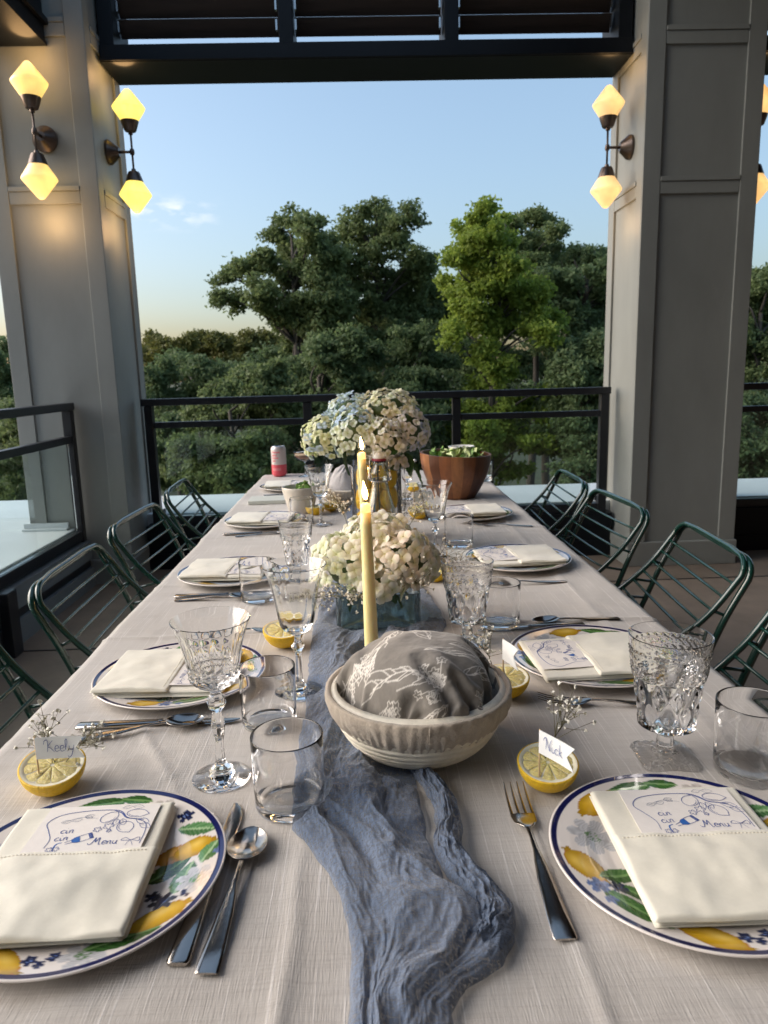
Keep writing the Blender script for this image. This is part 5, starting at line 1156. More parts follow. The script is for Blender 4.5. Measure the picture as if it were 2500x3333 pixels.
TOWEL_FORM = [
-441,-249,34,-2,7,3,-3,7,3,-2,7,4,-3,7,2,-2,7,3,-3,8,2,-2,7,2,-2,8,2,-2,8,1,-2,8,1,-2,8,1,-2,8,0,-2,8,-1,-2,8,-1,-2,8,-1,-2,9,-2,-2,8,-1,-2,9,-2,-2,9,-2,-3,8,-1,-2,9,-2,
-2,9,0,-2,9,0,-3,9,0,-2,9,1,-3,10,2,-2,9,3,-2,10,3,-3,10,3,-2,9,3,-2,11,3,-2,10,1,-1,10,1,-1,11,0,-1,11,-2,0,11,-3,1,11,-4,1,10,-6,2,11,-7,2,11,-7,3,11,-8,2,11,-8,10,9,-8,
9,8,-7,9,9,-6,8,8,-6,8,8,-5,7,8,-4,6,8,-3,5,8,-2,5,8,-1,4,9,0,4,8,0,3,8,1,3,8,2,3,8,2,2,8,2,3,7,2,2,8,3,2,8,2,2,7,3,2,7,2,3,6,3,-437,-258,29,-7,3,7,-6,9,4,-3,6,8,6,7,5,7,
13,-3,-1,12,-1,-10,4,7,-12,1,7,-10,8,-3,-5,11,-7,0,9,-8,-3,11,-3,5,9,-4,11,3,4,7,6,6,1,11,-2,0,15,-3,-7,12,-7,-13,8,-6,-15,4,1,-10,9,1,1,15,-3,7,15,-2,5,13,2,-9,10,1,-10,
0,4,-4,-6,9,-1,3,13,-3,14,5,-1,16,-3,-1,11,-8,0,14,7,1,15,10,1,19,2,1,15,-8,0,4,-14,3,1,-13,6,12,-9,4,16,-5,0,12,1,-1,10,5,3,15,0,7,13,-8,12,1,-14,14,-2,-17,13,3,-12,9,8,
-8,6,6,-3,5,9,-1,2,11,2,4,10,0,0,10,5,0,11,6,3,10,5,3,11,5,6,7,-5,8,6,-6,3,8,2,-5,11,11,1,10,5,3,12,7,1,7,6,6,2,-4,-433,-267,24,-3,1,10,-4,10,2,-9,5,5,1,7,2,6,14,-4,3,14,
-4,-10,5,6,-13,-3,10,-11,5,0,-7,11,-7,-2,12,-10,-2,13,-7,7,5,-4,14,-1,7,13,5,9,7,14,-3,-1,18,-7,-12,11,-9,-19,5,-4,-16,4,1,-9,13,-1,2,17,-5,9,16,0,4,17,-2,-10,12,-1,-12,
-1,6,-6,-10,15,-3,-2,17,-2,14,7,-1,19,-3,-1,15,-10,1,17,6,0,19,11,2,22,2,3,18,-8,2,6,-16,6,-3,-18,11,5,-14,6,13,-6,-2,12,4,-3,13,9,1,19,4,5,17,-1,12,5,-12,16,-4,-19,16,-3,
-17,13,2,-13,7,5,-6,5,9,-1,1,12,4,4,14,2,0,12,7,-3,8,9,2,8,10,2,12,11,4,11,0,6,9,-9,2,8,-1,-7,9,12,0,8,8,7,13,1,2,11,5,5,2,1,-429,-276,19,-3,1,5,-3,9,0,-9,8,0,-6,8,0,1,12,
0,6,10,-3,-5,9,0,-12,0,9,-8,0,5,-6,8,-2,-4,13,-8,1,13,-10,5,1,-3,10,-3,6,15,6,5,11,16,-4,-2,17,-8,-15,8,-7,-17,4,-2,-11,8,-1,-3,17,-5,1,16,-3,5,17,-2,0,16,-4,-7,10,1,-11,
-2,9,-11,-7,17,-6,1,15,-4,15,8,-2,20,1,0,19,-6,0,20,2,1,20,6,2,22,1,3,20,-6,6,12,-13,11,-1,-18,15,-1,-18,10,7,-11,0,13,3,-3,14,8,-1,17,6,2,19,4,7,14,-3,12,2,-12,16,-1,-16,
14,-1,-15,12,1,-12,8,5,-6,3,9,1,1,14,5,0,13,7,-3,10,9,0,8,11,3,8,13,2,12,10,3,10,-1,2,11,-6,-2,8,5,-1,6,11,5,9,3,2,13,1,0,5,7,-424,-285,14,-3,8,-3,-5,7,1,-5,10,-3,-7,7,2,
-6,9,3,4,10,-5,1,7,-4,-8,5,3,-7,0,6,-4,2,3,-2,12,-6,3,12,-10,3,2,-3,5,-3,3,12,4,1,11,14,-4,-2,16,-7,-14,8,-5,-11,5,-3,-4,12,-3,-1,17,-5,-2,14,0,2,16,-3,0,15,-4,-7,5,4,-11,
-1,12,-12,-1,13,-9,7,11,-6,17,8,-4,19,3,-2,20,0,0,22,1,1,21,1,2,21,-1,5,21,-4,9,16,-10,14,5,-15,17,-1,-19,13,3,-14,5,11,-2,-3,13,6,-1,14,6,1,17,4,3,17,4,7,12,-2,10,5,-8,
12,2,-12,14,0,-14,12,1,-12,9,3,-7,1,10,4,-2,14,9,-2,13,10,-3,10,10,2,7,10,2,9,14,4,8,9,2,11,-1,-2,11,-3,-2,8,8,3,4,10,0,12,3,-1,8,7,-417,-293,8,-2,10,-4,-3,8,-1,-3,10,-4,
-5,9,0,-8,7,4,1,9,-6,3,6,-5,-3,9,-3,-5,4,3,-4,-1,4,-1,9,-3,2,13,-9,2,7,-5,3,-3,0,6,-2,0,8,8,-4,-1,16,-7,-8,11,-5,-4,8,-3,-1,12,-3,-2,13,-2,-4,12,0,1,16,-4,-2,12,-1,-7,5,6,
-10,3,9,-10,5,10,-9,12,9,-8,15,7,-5,19,4,-2,20,1,0,21,1,0,20,0,3,21,-1,5,20,-3,8,17,-6,13,11,-12,15,5,-15,14,3,-15,8,8,-6,0,13,4,-1,13,6,2,12,1,4,14,2,3,16,4,6,12,-1,8,7,
-4,10,4,-9,13,1,-12,12,-1,-12,7,5,-4,-1,12,8,-3,15,12,-4,12,10,-2,9,9,1,8,12,6,5,13,4,7,8,-2,12,-1,-3,10,2,0,4,12,-1,8,10,-4,11,5,-407,-299,3,-3,7,-1,-1,10,-6,-2,8,-3,-2,
11,-5,-7,6,4,0,11,-7,3,7,-7,1,9,-5,-3,7,-1,-4,0,4,-2,8,-2,2,13,-9,3,9,-7,3,-1,-2,3,-5,0,4,5,-4,0,15,-8,-3,14,-5,0,9,-4,-1,12,-3,-3,11,-1,-5,11,1,0,15,-3,-4,9,1,-7,8,6,-8,
8,7,-10,10,9,-11,12,10,-9,13,8,-3,18,2,0,19,0,0,18,0,0,20,0,1,19,0,3,19,0,7,18,-5,13,11,-11,13,10,-12,12,9,-10,9,9,-8,3,12,1,-1,13,6,3,9,1,7,8,-4,4,14,2,3,16,4,4,13,2,7,8,
-3,10,5,-6,11,1,-11,11,1,-9,4,8,2,-2,14,10,-5,13,13,-5,11,12,0,8,8,6,6,12,5,5,14,0,9,7,-5,11,1,-4,8,7,-3,6,13,-6,8,9,-396,-305,-2,-5,1,3,2,10,-8,-1,8,-4,1,12,-8,-5,8,-1,
-1,13,-7,3,8,-8,2,8,-6,-1,10,-5,-3,2,2,-2,8,-2,2,14,-9,3,10,-8,4,-1,-3,3,-4,-2,3,4,-4,0,15,-8,0,15,-6,-1,12,-5,-1,13,-3,-4,11,0,-4,10,1,-3,13,-1,-5,11,2,-8,12,7,-11,11,9,
-13,9,14,-16,10,15,-11,12,11,2,15,-3,3,18,-4,0,16,0,0,18,1,0,18,1,0,19,3,4,15,-3,16,7,-15,15,9,-15,14,12,-11,11,12,-9,6,13,-2,0,14,6,1,12,3,8,4,-6,6,13,-1,4,16,4,3,15,5,4,
13,3,6,9,0,9,4,-7,11,2,-8,7,6,-3,0,13,9,-5,15,14,-7,12,15,0,9,8,4,7,8,5,5,16,1,6,14,-4,8,6,-7,12,1,-7,5,12,-6,4,14,-386,-311,-7,-5,-5,8,1,7,-6,2,9,-8,3,14,-12,-3,11,-4,0,
13,-8,3,11,-9,3,9,-9,2,12,-9,-3,4,0,-1,7,-2,2,15,-10,3,11,-9,3,2,-5,4,-3,-2,3,2,-4,1,14,-8,0,17,-7,-1,15,-5,-4,16,-3,-5,14,1,-6,10,3,-7,11,4,-7,14,5,-12,13,10,-16,9,16,
-18,3,19,-17,9,19,-10,14,9,3,17,-5,0,15,0,-5,12,6,-2,16,3,2,16,-1,2,17,0,9,13,-8,18,5,-19,18,9,-18,16,11,-14,15,13,-12,11,13,-8,3,15,2,0,14,6,8,7,-6,8,12,-3,6,14,2,4,15,4,
4,15,5,3,12,4,8,6,-4,9,4,-5,6,9,0,1,14,9,-3,15,13,-6,13,15,-4,12,11,2,9,9,5,7,14,2,3,17,-2,3,13,-7,9,5,-10,6,9,-10,5,12,-375,-318,-12,-5,-7,10,-2,3,0,3,9,-9,3,15,-14,0,12,
-8,3,15,-12,4,13,-12,5,12,-12,4,12,-11,-1,7,-4,-2,7,-2,2,15,-10,4,12,-11,3,7,-6,4,-1,-4,3,0,-3,2,13,-8,-2,17,-7,-3,17,-4,-6,16,0,-9,17,4,-11,12,9,-13,11,11,-11,14,9,-14,
12,13,-18,6,19,-19,0,21,-15,10,16,-7,18,6,-1,17,1,-8,12,7,-10,9,12,-3,15,5,5,14,-5,8,12,-8,14,10,-14,19,7,-20,17,10,-16,17,13,-15,16,13,-14,15,12,-12,10,15,-6,5,14,1,9,11,
-4,8,12,-3,8,13,-1,6,13,0,5,14,4,3,13,5,5,9,1,3,8,3,3,13,6,1,15,10,0,15,11,-4,15,15,-6,14,15,-3,11,12,5,8,9,7,3,13,2,-1,17,-7,4,11,-12,6,8,-13,5,8,-364,-324,-16,-3,-4,6,
-4,-2,4,-3,7,-3,2,14,-11,6,12,-14,7,14,-16,6,14,-14,5,14,-15,6,16,-14,1,11,-8,-1,8,-5,2,14,-11,4,13,-10,4,9,-8,3,3,-6,3,1,-3,-1,11,-5,-4,16,-3,-8,15,1,-12,14,7,-13,16,8,
-14,14,11,-16,15,14,-14,15,13,-16,12,15,-17,7,19,-16,-1,20,-13,12,13,-8,19,7,-9,17,8,-12,8,13,-10,8,14,-2,14,3,7,9,-9,13,5,-15,17,10,-17,16,13,-16,16,15,-14,15,14,-14,17,
15,-14,16,13,-14,16,12,-12,13,14,-7,11,12,-6,9,14,-3,9,12,-2,9,11,-2,8,11,-1,4,12,4,0,12,8,-5,13,13,-3,14,12,0,15,11,3,16,9,1,16,11,-3,15,15,-7,12,15,0,10,10,11,6,9,8,-1,
14,-3,-2,16,-13,1,7,-14,7,6,-354,-331,-19,-1,-3,2,-1,1,1,-4,5,0,-1,10,-7,7,12,-15,8,13,-16,7,14,-16,7,16,-17,6,17,-17,3,14,-12,1,12,-8,3,14,-12,3,10,-9,3,9,-7,2,6,-5,0,3,
-2,-7,8,2,-11,11,6,-15,11,9,-16,13,12,-17,14,13,-16,16,12,-16,17,13,-13,18,13,-13,17,13,-12,12,17,-12,3,18,-13,10,14,-13,18,10,-12,16,11,-13,9,15,-7,9,12,0,13,1,5,4,-11,
14,4,-16,15,11,-17,14,16,-15,14,18,-13,14,18,-12,16,16,-13,17,14,-14,18,12,-14,18,13,-13,14,13,-9,13,12,-6,12,12,-5,11,10,-4,10,10,-4,8,9,-1,1,12,7,-6,13,15,-9,16,19,-6,
16,16,-1,16,13,2,16,11,-1,16,14,-6,14,15,-5,10,13,11,10,4,12,3,9,2,-3,13,-12,-4,6,-9,2,10,-344,-339,-22,3,5,-6,0,8,-5,-3,3,-1,0,5,-3,4,11,-12,9,10,-15,8,12,-15,6,16,-17,5,
17,-17,5,17,-15,4,14,-13,2,11,-9,0,7,-5,-1,5,-1,-4,4,1,-6,3,4,-12,6,7,-16,9,11,-18,12,13,-18,12,13,-18,15,14,-16,16,13,-13,19,13,-9,21,12,-6,21,13,-5,19,13,-9,11,16,-12,7,
17,-15,12,12,-12,16,11,-13,13,13,-9,14,10,-2,13,0,7,1,-12,14,3,-15,14,11,-16,11,19,-14,8,21,-12,10,20,-11,14,18,-13,16,16,-14,18,13,-15,19,12,-14,18,12,-12,17,12,-11,15,
10,-8,13,10,-7,12,8,-5,10,8,-3,6,10,2,-3,12,11,-9,15,18,-10,16,21,-7,17,18,-3,17,16,-3,16,15,-6,14,16,-5,12,14,9,12,4,14,7,3,5,0,8,-9,-7,6,-1,-6,12,-334,-346,-23,6,10,-13,
1,10,-9,-1,6,-4,1,4,-4,3,8,-8,8,11,-15,9,10,-15,7,15,-17,5,17,-16,4,17,-16,3,13,-11,-3,7,-2,-5,2,2,-6,1,5,-8,2,7,-11,3,8,-15,6,10,-18,9,12,-19,12,14,-18,14,13,-16,16,14,
-12,19,13,-8,20,13,-5,22,13,-4,22,12,-1,23,12,-4,19,14,-11,11,15,-16,7,15,-15,12,12,-11,17,12,-10,19,9,-3,17,0,11,2,-15,17,0,-15,14,10,-16,8,19,-12,5,23,-11,5,22,-11,10,
20,-12,13,17,-15,14,15,-14,17,14,-15,18,13,-14,19,11,-14,18,9,-11,16,9,-10,14,7,-7,12,8,-5,8,7,-1,2,11,6,-5,12,14,-9,16,19,-10,16,22,-9,18,20,-8,16,19,-7,16,19,-4,14,16,6,
12,8,12,8,0,8,3,4,-4,-8,6,5,-13,6,-324,-355,-24,2,7,-7,2,10,-9,1,8,-7,5,7,-10,4,9,-10,9,13,-17,10,13,-19,9,15,-18,4,16,-16,1,14,-12,-5,8,0,-12,1,8,-10,0,9,-8,1,8,-10,0,7,
-11,3,10,-16,6,11,-18,10,12,-17,14,14,-15,16,14,-10,19,13,-8,20,14,-6,22,13,-5,22,13,-3,22,12,-1,23,12,0,23,12,-7,18,13,-16,9,15,-18,8,14,-15,14,13,-9,20,7,2,19,-2,15,7,
-14,18,2,-17,14,10,-15,7,20,-12,3,23,-10,4,23,-10,8,20,-13,11,18,-14,12,17,-15,13,17,-15,13,15,-15,16,13,-14,18,10,-14,19,8,-12,16,6,-10,14,6,-7,11,6,-4,5,8,2,0,11,9,-6,
13,15,-10,16,20,-10,18,23,-10,17,22,-9,17,20,-5,15,19,1,10,15,9,8,7,9,4,2,2,-9,3,7,-13,-5,-314,-363,-24,-1,2,-1,0,7,-6,1,8,-7,8,10,-15,10,12,-17,11,16,-21,10,16,-21,8,16,
-19,3,15,-14,-5,9,-3,-13,1,10,-18,-2,16,-14,0,12,-12,1,10,-10,0,9,-11,2,9,-13,7,11,-14,14,12,-13,16,14,-10,19,14,-8,20,14,-6,21,13,-6,21,14,-5,22,13,-2,23,12,-1,23,12,0,
23,12,-3,22,12,-14,14,14,-19,8,14,-17,12,13,-7,20,6,7,19,-5,17,8,-15,18,5,-16,12,14,-14,5,21,-11,2,24,-9,3,23,-11,8,21,-12,11,18,-15,10,18,-14,11,17,-15,11,17,-15,13,16,
-16,14,13,-15,17,10,-14,17,6,-12,17,4,-9,13,5,-8,9,5,-2,3,8,4,-2,11,12,-7,14,17,-10,17,21,-10,18,23,-9,19,22,-6,16,21,-2,11,19,5,5,14,7,1,6,7,-9,-2,6,-10,-13,-304,-373,
-23,1,4,-4,-1,5,-4,2,5,-5,9,11,-17,12,15,-21,11,18,-22,8,17,-21,6,16,-17,-1,12,-9,-11,5,4,-17,-4,17,-19,-4,18,-18,-1,16,-15,2,12,-13,1,10,-9,3,9,-6,10,11,-7,18,12,-10,18,
14,-9,20,15,-8,20,13,-6,21,14,-5,22,13,-4,22,13,-3,22,13,-1,23,12,0,23,12,-2,23,11,-11,17,14,-17,11,14,-16,13,13,-4,21,4,10,17,-8,17,8,-16,16,10,-15,9,18,-12,3,23,-10,2,
24,-10,4,22,-10,8,21,-13,10,19,-14,9,19,-15,10,18,-15,11,17,-15,12,15,-16,12,15,-16,12,14,-15,15,10,-14,17,4,-12,16,3,-10,12,3,-6,7,5,0,1,8,6,-5,12,13,-7,15,19,-9,19,23,
-9,19,23,-7,18,22,-3,12,20,3,6,14,5,0,7,7,-7,-1,5,-14,-12,-295,-383,-21,-2,0,2,2,4,-5,7,7,-10,11,14,-20,11,17,-23,9,18,-22,7,17,-19,2,14,-14,-7,10,-3,-14,2,9,-19,-5,19,
-20,-7,21,-20,-3,19,-19,1,14,-14,3,12,-6,7,10,2,15,11,-1,21,12,-8,19,14,-9,20,14,-8,20,14,-6,21,14,-5,22,13,-4,22,13,-3,22,13,-2,23,12,0,23,12,-1,23,11,-9,19,14,-16,13,14,
-12,16,10,-1,22,2,13,16,-11,16,10,-15,13,14,-14,5,21,-10,2,24,-9,3,24,-10,5,22,-11,8,21,-13,9,19,-14,9,20,-15,9,18,-14,10,18,-16,13,15,-16,12,15,-16,10,16,-16,11,14,-15,
15,8,-14,17,2,-12,14,1,-10,9,2,-4,5,5,1,-1,8,8,-6,13,16,-8,18,21,-8,19,23,-7,20,23,-4,15,19,1,5,10,2,0,4,7,-5,2,4,-17,-1,-285,-394,-18,0,-2,3,3,2,-4,10,11,-16,11,16,-22,
10,18,-23,7,18,-21,4,16,-16,-3,12,-9,-10,7,1,-17,0,13,-20,-6,20,-21,-8,22,-21,-4,21,-20,0,17,-14,5,15,-2,13,12,7,20,11,3,21,11,-6,21,14,-9,19,14,-9,20,15,-6,21,14,-5,21,
13,-4,22,13,-3,23,13,-2,23,12,0,23,11,-1,23,12,-9,19,13,-13,16,14,-8,20,8,3,22,-1,13,16,-12,16,13,-15,9,18,-12,3,23,-9,2,24,-9,4,24,-10,5,22,-12,7,21,-12,8,20,-14,9,20,
-15,9,18,-15,10,18,-15,12,16,-16,12,15,-17,11,16,-16,10,16,-16,11,13,-16,15,5,-14,15,1,-11,11,-1,-8,8,1,-4,2,4,3,-2,10,11,-7,15,18,-8,20,23,-7,20,23,-4,16,19,-1,6,7,1,0,3,
4,-4,5,4,-16,6,-275,-406,-13,5,0,-3,5,2,-4,10,11,-17,11,18,-23,8,18,-22,5,17,-19,0,15,-13,-7,10,-5,-14,4,6,-19,-2,15,-21,-6,21,-21,-7,22,-20,-5,22,-18,1,21,-12,9,18,-1,17,
15,7,21,11,5,22,11,-3,21,13,-8,20,14,-9,19,15,-6,21,14,-5,22,14,-3,22,12,-3,23,13,-2,23,12,-1,23,12,-2,22,12,-9,20,13,-9,20,12,-3,23,5,6,22,-3,13,17,-13,13,16,-13,7,21,
-11,2,24,-8,2,24,-9,4,24,-11,5,22,-11,6,22,-13,8,20,-14,9,19,-14,9,19,-15,10,17,-16,12,17,-16,11,15,-17,12,15,-16,11,16,-17,9,16,-16,10,11,-15,12,3,-12,11,-1,-10,10,-2,-7,
7,1,-3,2,5,4,-4,11,13,-6,19,21,-6,20,24,-5,18,20,-3,8,11,0,2,8,1,-4,5,4,-18,1,-264,-418,-8,6,-2,-2,10,4,-9,11,14,-20,9,19,-23,6,18,-21,3,17,-17,-4,12,-10,-10,7,0,-17,1,10,
-20,-3,17,-21,-4,21,-19,-3,22,-16,1,22,-13,5,22,-10,10,21,-6,14,19,2,19,14,6,22,12,0,21,12,-7,20,14,-7,21,14,-5,21,14,-5,22,14,-2,22,12,-3,23,13,-3,22,12,-2,23,12,-4,22,
12,-5,22,12,-4,23,9,0,25,3,6,24,-4,11,18,-12,11,20,-12,5,23,-9,2,24,-9,3,23,-10,5,23,-10,5,22,-12,5,22,-12,7,21,-14,9,20,-14,9,18,-15,11,17,-16,11,17,-17,12,15,-16,13,14,
-17,11,15,-17,7,17,-16,2,16,-14,2,8,-10,7,0,-10,12,-1,-7,13,0,-6,9,1,-5,5,4,2,-3,14,15,-5,20,23,-4,18,20,-3,10,12,-2,4,9,-1,-4,6,2,-16,4,-254,-430,-3,10,-5,-1,13,8,-14,11,
17,-23,8,19,-22,4,18,-20,1,16,-15,-7,9,-6,-14,4,5,-19,-2,14,-19,-1,19,-18,1,20,-13,5,22,-12,8,21,-10,8,22,-10,10,22,-9,9,22,-5,14,19,1,19,14,2,22,12,-2,22,12,-6,21,15,-5,
21,13,-3,22,14,-3,23,12,-2,23,12,-3,22,13,-3,23,12,-3,23,11,-2,24,9,0,25,6,1,25,2,5,25,-3,8,22,-9,7,21,-11,5,24,-9,3,23,-9,4,24,-10,5,22,-11,5,22,-12,6,22,-13,7,21,-13,8,
20,-14,9,19,-15,11,17,-16,11,16,-17,13,14,-17,12,15,-17,9,15,-16,0,17,-14,-8,17,-12,-5,12,-10,7,4,-10,15,1,-8,16,2,-7,16,-2,-10,12,-3,-8,5,7,5,-2,17,18,-4,15,17,-3,9,10,
-4,4,7,-3,0,10,0,-8,14,-242,-443,3,15,-4,-3,14,10,-18,9,19,-22,5,18,-22,4,19,-20,0,14,-14,-10,6,0,-17,0,11,-18,-1,17,-16,2,20,-13,8,21,-11,9,21,-9,12,21,-9,11,21,-10,11,
21,-9,10,22,-9,10,22,-6,14,18,0,20,15,1,23,11,-3,22,14,-4,21,13,-3,22,14,-3,23,12,-1,24,11,-1,23,11,-2,23,11,-1,25,10,0,25,6,1,25,4,2,26,1,3,25,-2,5,24,-6,6,24,-9,4,24,-9,
3,23,-8,4,24,-10,5,22,-12,6,22,-12,6,21,-13,6,21,-13,8,21,-14,9,18,-15,11,17,-16,12,16,-16,12,15,-17,10,15,-17,3,17,-15,-10,15,-12,-11,15,-11,0,14,-13,10,8,-14,16,6,-10,
17,1,-9,18,-3,-11,15,-6,-13,10,0,-4,2,13,13,-3,12,14,-3,8,9,-4,7,10,-5,5,14,-3,-5,19,-230,-456,10,18,1,-9,14,10,-17,4,18,-21,4,18,-20,5,18,-20,1,12,-12,-12,2,5,-17,-1,16,
-16,2,20,-13,7,21,-12,9,21,-10,11,21,-8,13,21,-8,13,20,-9,13,21,-8,13,20,-9,12,21,-8,13,21,-6,16,18,1,21,13,-1,22,13,-3,23,13,-2,23,13,-1,23,11,0,24,10,0,25,9,0,24,9,1,25,
7,1,25,5,2,26,3,2,26,0,3,25,-2,4,25,-5,4,25,-8,3,24,-7,3,24,-7,2,24,-9,5,23,-10,5,22,-12,6,22,-13,6,21,-13,8,20,-14,10,17,-15,11,17,-16,10,17,-16,10,16,-16,4,18,-16,-5,18,
-13,-12,15,-12,-4,13,-14,9,8,-17,13,9,-18,13,8,-14,16,2,-13,17,-4,-12,16,-5,-13,12,-1,-6,4,10,10,-2,14,16,-3,10,11,-5,9,12,-5,5,15,-4,-7,15,-216,-469,17,14,11,-13,13,10,
-17,5,14,-20,8,17,-22,7,16,-19,-3,8,-5,-13,0,11,-16,2,20,-14,6,21,-12,7,21,-12,9,22,-11,11,21,-8,13,21,-8,15,20,-8,13,21,-8,14,20,-6,16,20,-7,15,19,-6,16,20,-3,20,15,0,23,
13,-1,23,12,-1,24,11,1,24,10,1,25,8,1,25,8,1,25,8,2,25,5,1,26,4,3,25,2,2,26,-1,3,26,-2,4,25,-5,3,25,-6,3,24,-7,2,25,-6,2,24,-8,3,24,-9,4,23,-10,4,23,-11,6,21,-13,9,18,-15,
11,16,-16,9,18,-15,7,19,-15,3,20,-14,-3,20,-14,-8,19,-14,-8,16,-14,4,12,-17,15,3,-18,16,5,-19,13,8,-18,15,5,-16,15,-3,-15,16,-6,-13,12,-2,-6,6,8,7,-2,17,18,-7,13,17,-7,10,
16,-5,1,13,1,-9,6,-199,-475,23,13,15,-12,10,9,-19,8,11,-23,10,15,-22,6,12,-15,-6,5,4,-14,4,17,-14,5,20,-14,6,22,-13,7,22,-12,9,21,-10,11,22,-9,13,21,-8,14,20,-8,14,21,-7,
16,20,-5,17,18,-4,18,19,-5,18,18,-2,21,15,-1,23,12,1,24,11,0,24,10,1,25,10,2,25,8,1,25,7,2,26,6,2,25,4,2,26,3,3,26,1,2,26,0,3,26,-2,3,25,-4,3,25,-6,3,25,-6,2,25,-7,3,24,
-8,2,24,-9,2,24,-8,2,23,-9,5,22,-11,8,19,-14,9,17,-16,5,20,-14,0,21,-13,-2,21,-14,-6,20,-14,-5,20,-15,0,16,-16,10,11,-19,17,3,-18,17,1,-19,16,5,-19,13,6,-19,15,2,-17,15,
-6,-15,13,-5,-9,7,6,4,-1,16,19,-8,17,21,-8,8,19,-5,-1,12,1,-9,0,-181,-481,29,12,11,-17,9,9,-21,11,12,-22,10,13,-17,3,11,-7,-8,7,11,-13,7,19,-14,4,21,-14,6,21,-13,7,22,-12,
10,22,-10,11,21,-9,13,21,-8,14,21,-7,16,20,-6,16,19,-4,19,19,-3,19,17,-2,21,16,-1,22,13,0,24,12,0,25,11,1,24,9,1,25,9,2,25,8,2,26,7,2,25,5,3,26,3,2,26,1,3,26,1,3,26,-1,2,
26,-1,3,26,-3,2,25,-5,3,25,-6,3,25,-8,2,24,-8,2,24,-9,1,25,-6,1,24,-7,2,24,-9,5,20,-12,5,20,-14,-1,21,-13,-2,21,-14,-3,21,-14,-2,19,-17,-1,17,-17,3,15,-19,13,10,-16,17,5,
-17,18,2,-19,16,2,-19,15,6,-19,13,6,-19,14,-5,-18,14,-7,-13,8,2,1,0,16,17,-6,17,23,-7,7,22,-6,-2,12,-2,-8,-3,-163,-485,34,9,3,-21,11,11,-22,12,13,-18,8,11,-10,3,12,1,-8,
12,13,-14,6,20,-15,3,22,-14,5,21,-13,8,22,-11,10,22,-10,12,21,-8,14,21,-7,15,20,-6,16,20,-4,18,18,-4,20,17,-2,21,16,-1,22,14,0,24,13,1,24,11,0,24,10,1,25,10,2,25,8,2,26,7,
3,25,5,2,26,3,3,26,2,3,26,1,3,26,0,3,26,-1,2,26,-1,2,26,-2,2,26,-3,3,25,-6,2,25,-8,3,24,-8,1,25,-8,1,25,-6,0,25,-5,0,24,-8,1,23,-10,1,22,-13,0,21,-14,-1,19,-16,-1,17,-19,
0,13,-21,-1,11,-22,3,10,-19,14,13,-9,17,12,-11,17,8,-15,16,4,-19,15,6,-19,13,7,-20,13,-1,-19,14,-7,-17,10,-1,-4,2,13,15,-4,17,24,-8,5,21,-8,-2,11,-5,-7,0,-144,-489,38,9,
-3,-20,9,10,-19,7,14,-14,8,14,-4,5,15,4,-7,13,14,-14,4,21,-15,2,21,-14,4,22,-13,8,22,-11,10,22,-9,13,21,-7,15,20,-6,17,20,-5,18,18,-3,19,18,-2,21,16,-1,22,14,0,23,13,0,24,
12,1,25,10,1,24,10,1,25,9,2,26,7,3,26,5,3,26,3,3,26,2,4,26,1,3,26,1,3,26,0,2,26,-1,3,26,-1,2,26,-3,2,26,-2,2,25,-5,2,25,-6,2,25,-8,1,25,-7,1,25,-6,0,25,-7,0,24,-7,-1,24,
-10,1,22,-13,0,18,-17,-1,14,-21,-1,10,-23,-3,8,-24,-3,6,-24,1,9,-19,14,14,-6,18,16,-4,19,13,-9,17,11,-13,16,9,-18,13,7,-20,13,2,-21,13,-2,-18,11,-2,-8,3,10,12,-3,16,21,-9,
3,17,-12,-3,9,-4,-3,11,-124,-492,41,7,-2,-18,-1,10,-15,-2,16,-7,6,16,1,13,14,7,2,14,13,-12,4,20,-14,0,22,-14,2,22,-14,5,22,-11,10,22,-8,14,20,-6,16,20,-5,18,19,-4,20,17,
-2,20,16,-1,22,15,0,23,13,0,24,12,1,24,11,2,25,9,1,25,9,2,25,7,3,26,5,3,26,4,4,27,2,3,26,2,3,26,2,3,26,0,3,26,0,3,26,-1,2,26,-2,3,25,-3,2,26,-4,1,26,-3,2,25,-6,2,25,-6,1,
25,-7,1,25,-7,0,25,-7,0,24,-9,0,23,-11,0,19,-16,-1,13,-21,-2,8,-24,-4,6,-24,-3,7,-25,-5,6,-24,0,8,-22,8,14,-11,17,16,-2,20,15,-3,20,12,-5,19,10,-12,16,9,-16,14,7,-19,12,4,
-18,11,2,-11,5,10,9,-5,11,18,-12,0,13,-13,-4,11,-3,4,18,-105,-494,42,6,6,-20,-2,10,-13,-7,14,4,0,13,12,12,15,11,9,14,10,-8,7,17,-14,1,22,-13,-2,23,-14,2,22,-11,7,22,-8,15,
21,-5,17,18,-3,20,18,-2,20,16,-1,22,15,-1,23,13,1,24,12,1,24,11,1,25,9,2,25,9,2,25,7,3,26,5,3,26,4,4,26,3,3,26,2,3,26,2,3,27,2,3,26,0,3,26,-1,3,25,-1,3,26,-3,2,26,-3,3,26,
-4,1,25,-4,2,26,-5,1,25,-6,1,25,-7,1,25,-8,1,24,-8,0,24,-10,-1,21,-14,0,14,-20,-2,9,-23,-3,8,-24,-3,8,-24,-4,9,-24,-4,7,-24,-3,6,-24,1,11,-19,7,17,-9,16,16,-2,22,9,-2,24,
5,-5,22,8,-7,18,9,-12,15,9,-15,12,9,-10,4,11,7,-6,6,16,-14,-5,14,-11,-2,15,-4,13,16,-85,-495,43,6,11,-19,0,14,-11,-7,14,10,-5,6,20,5,11,16,10,14,11,-3,12,16,-13,3,21,-13,
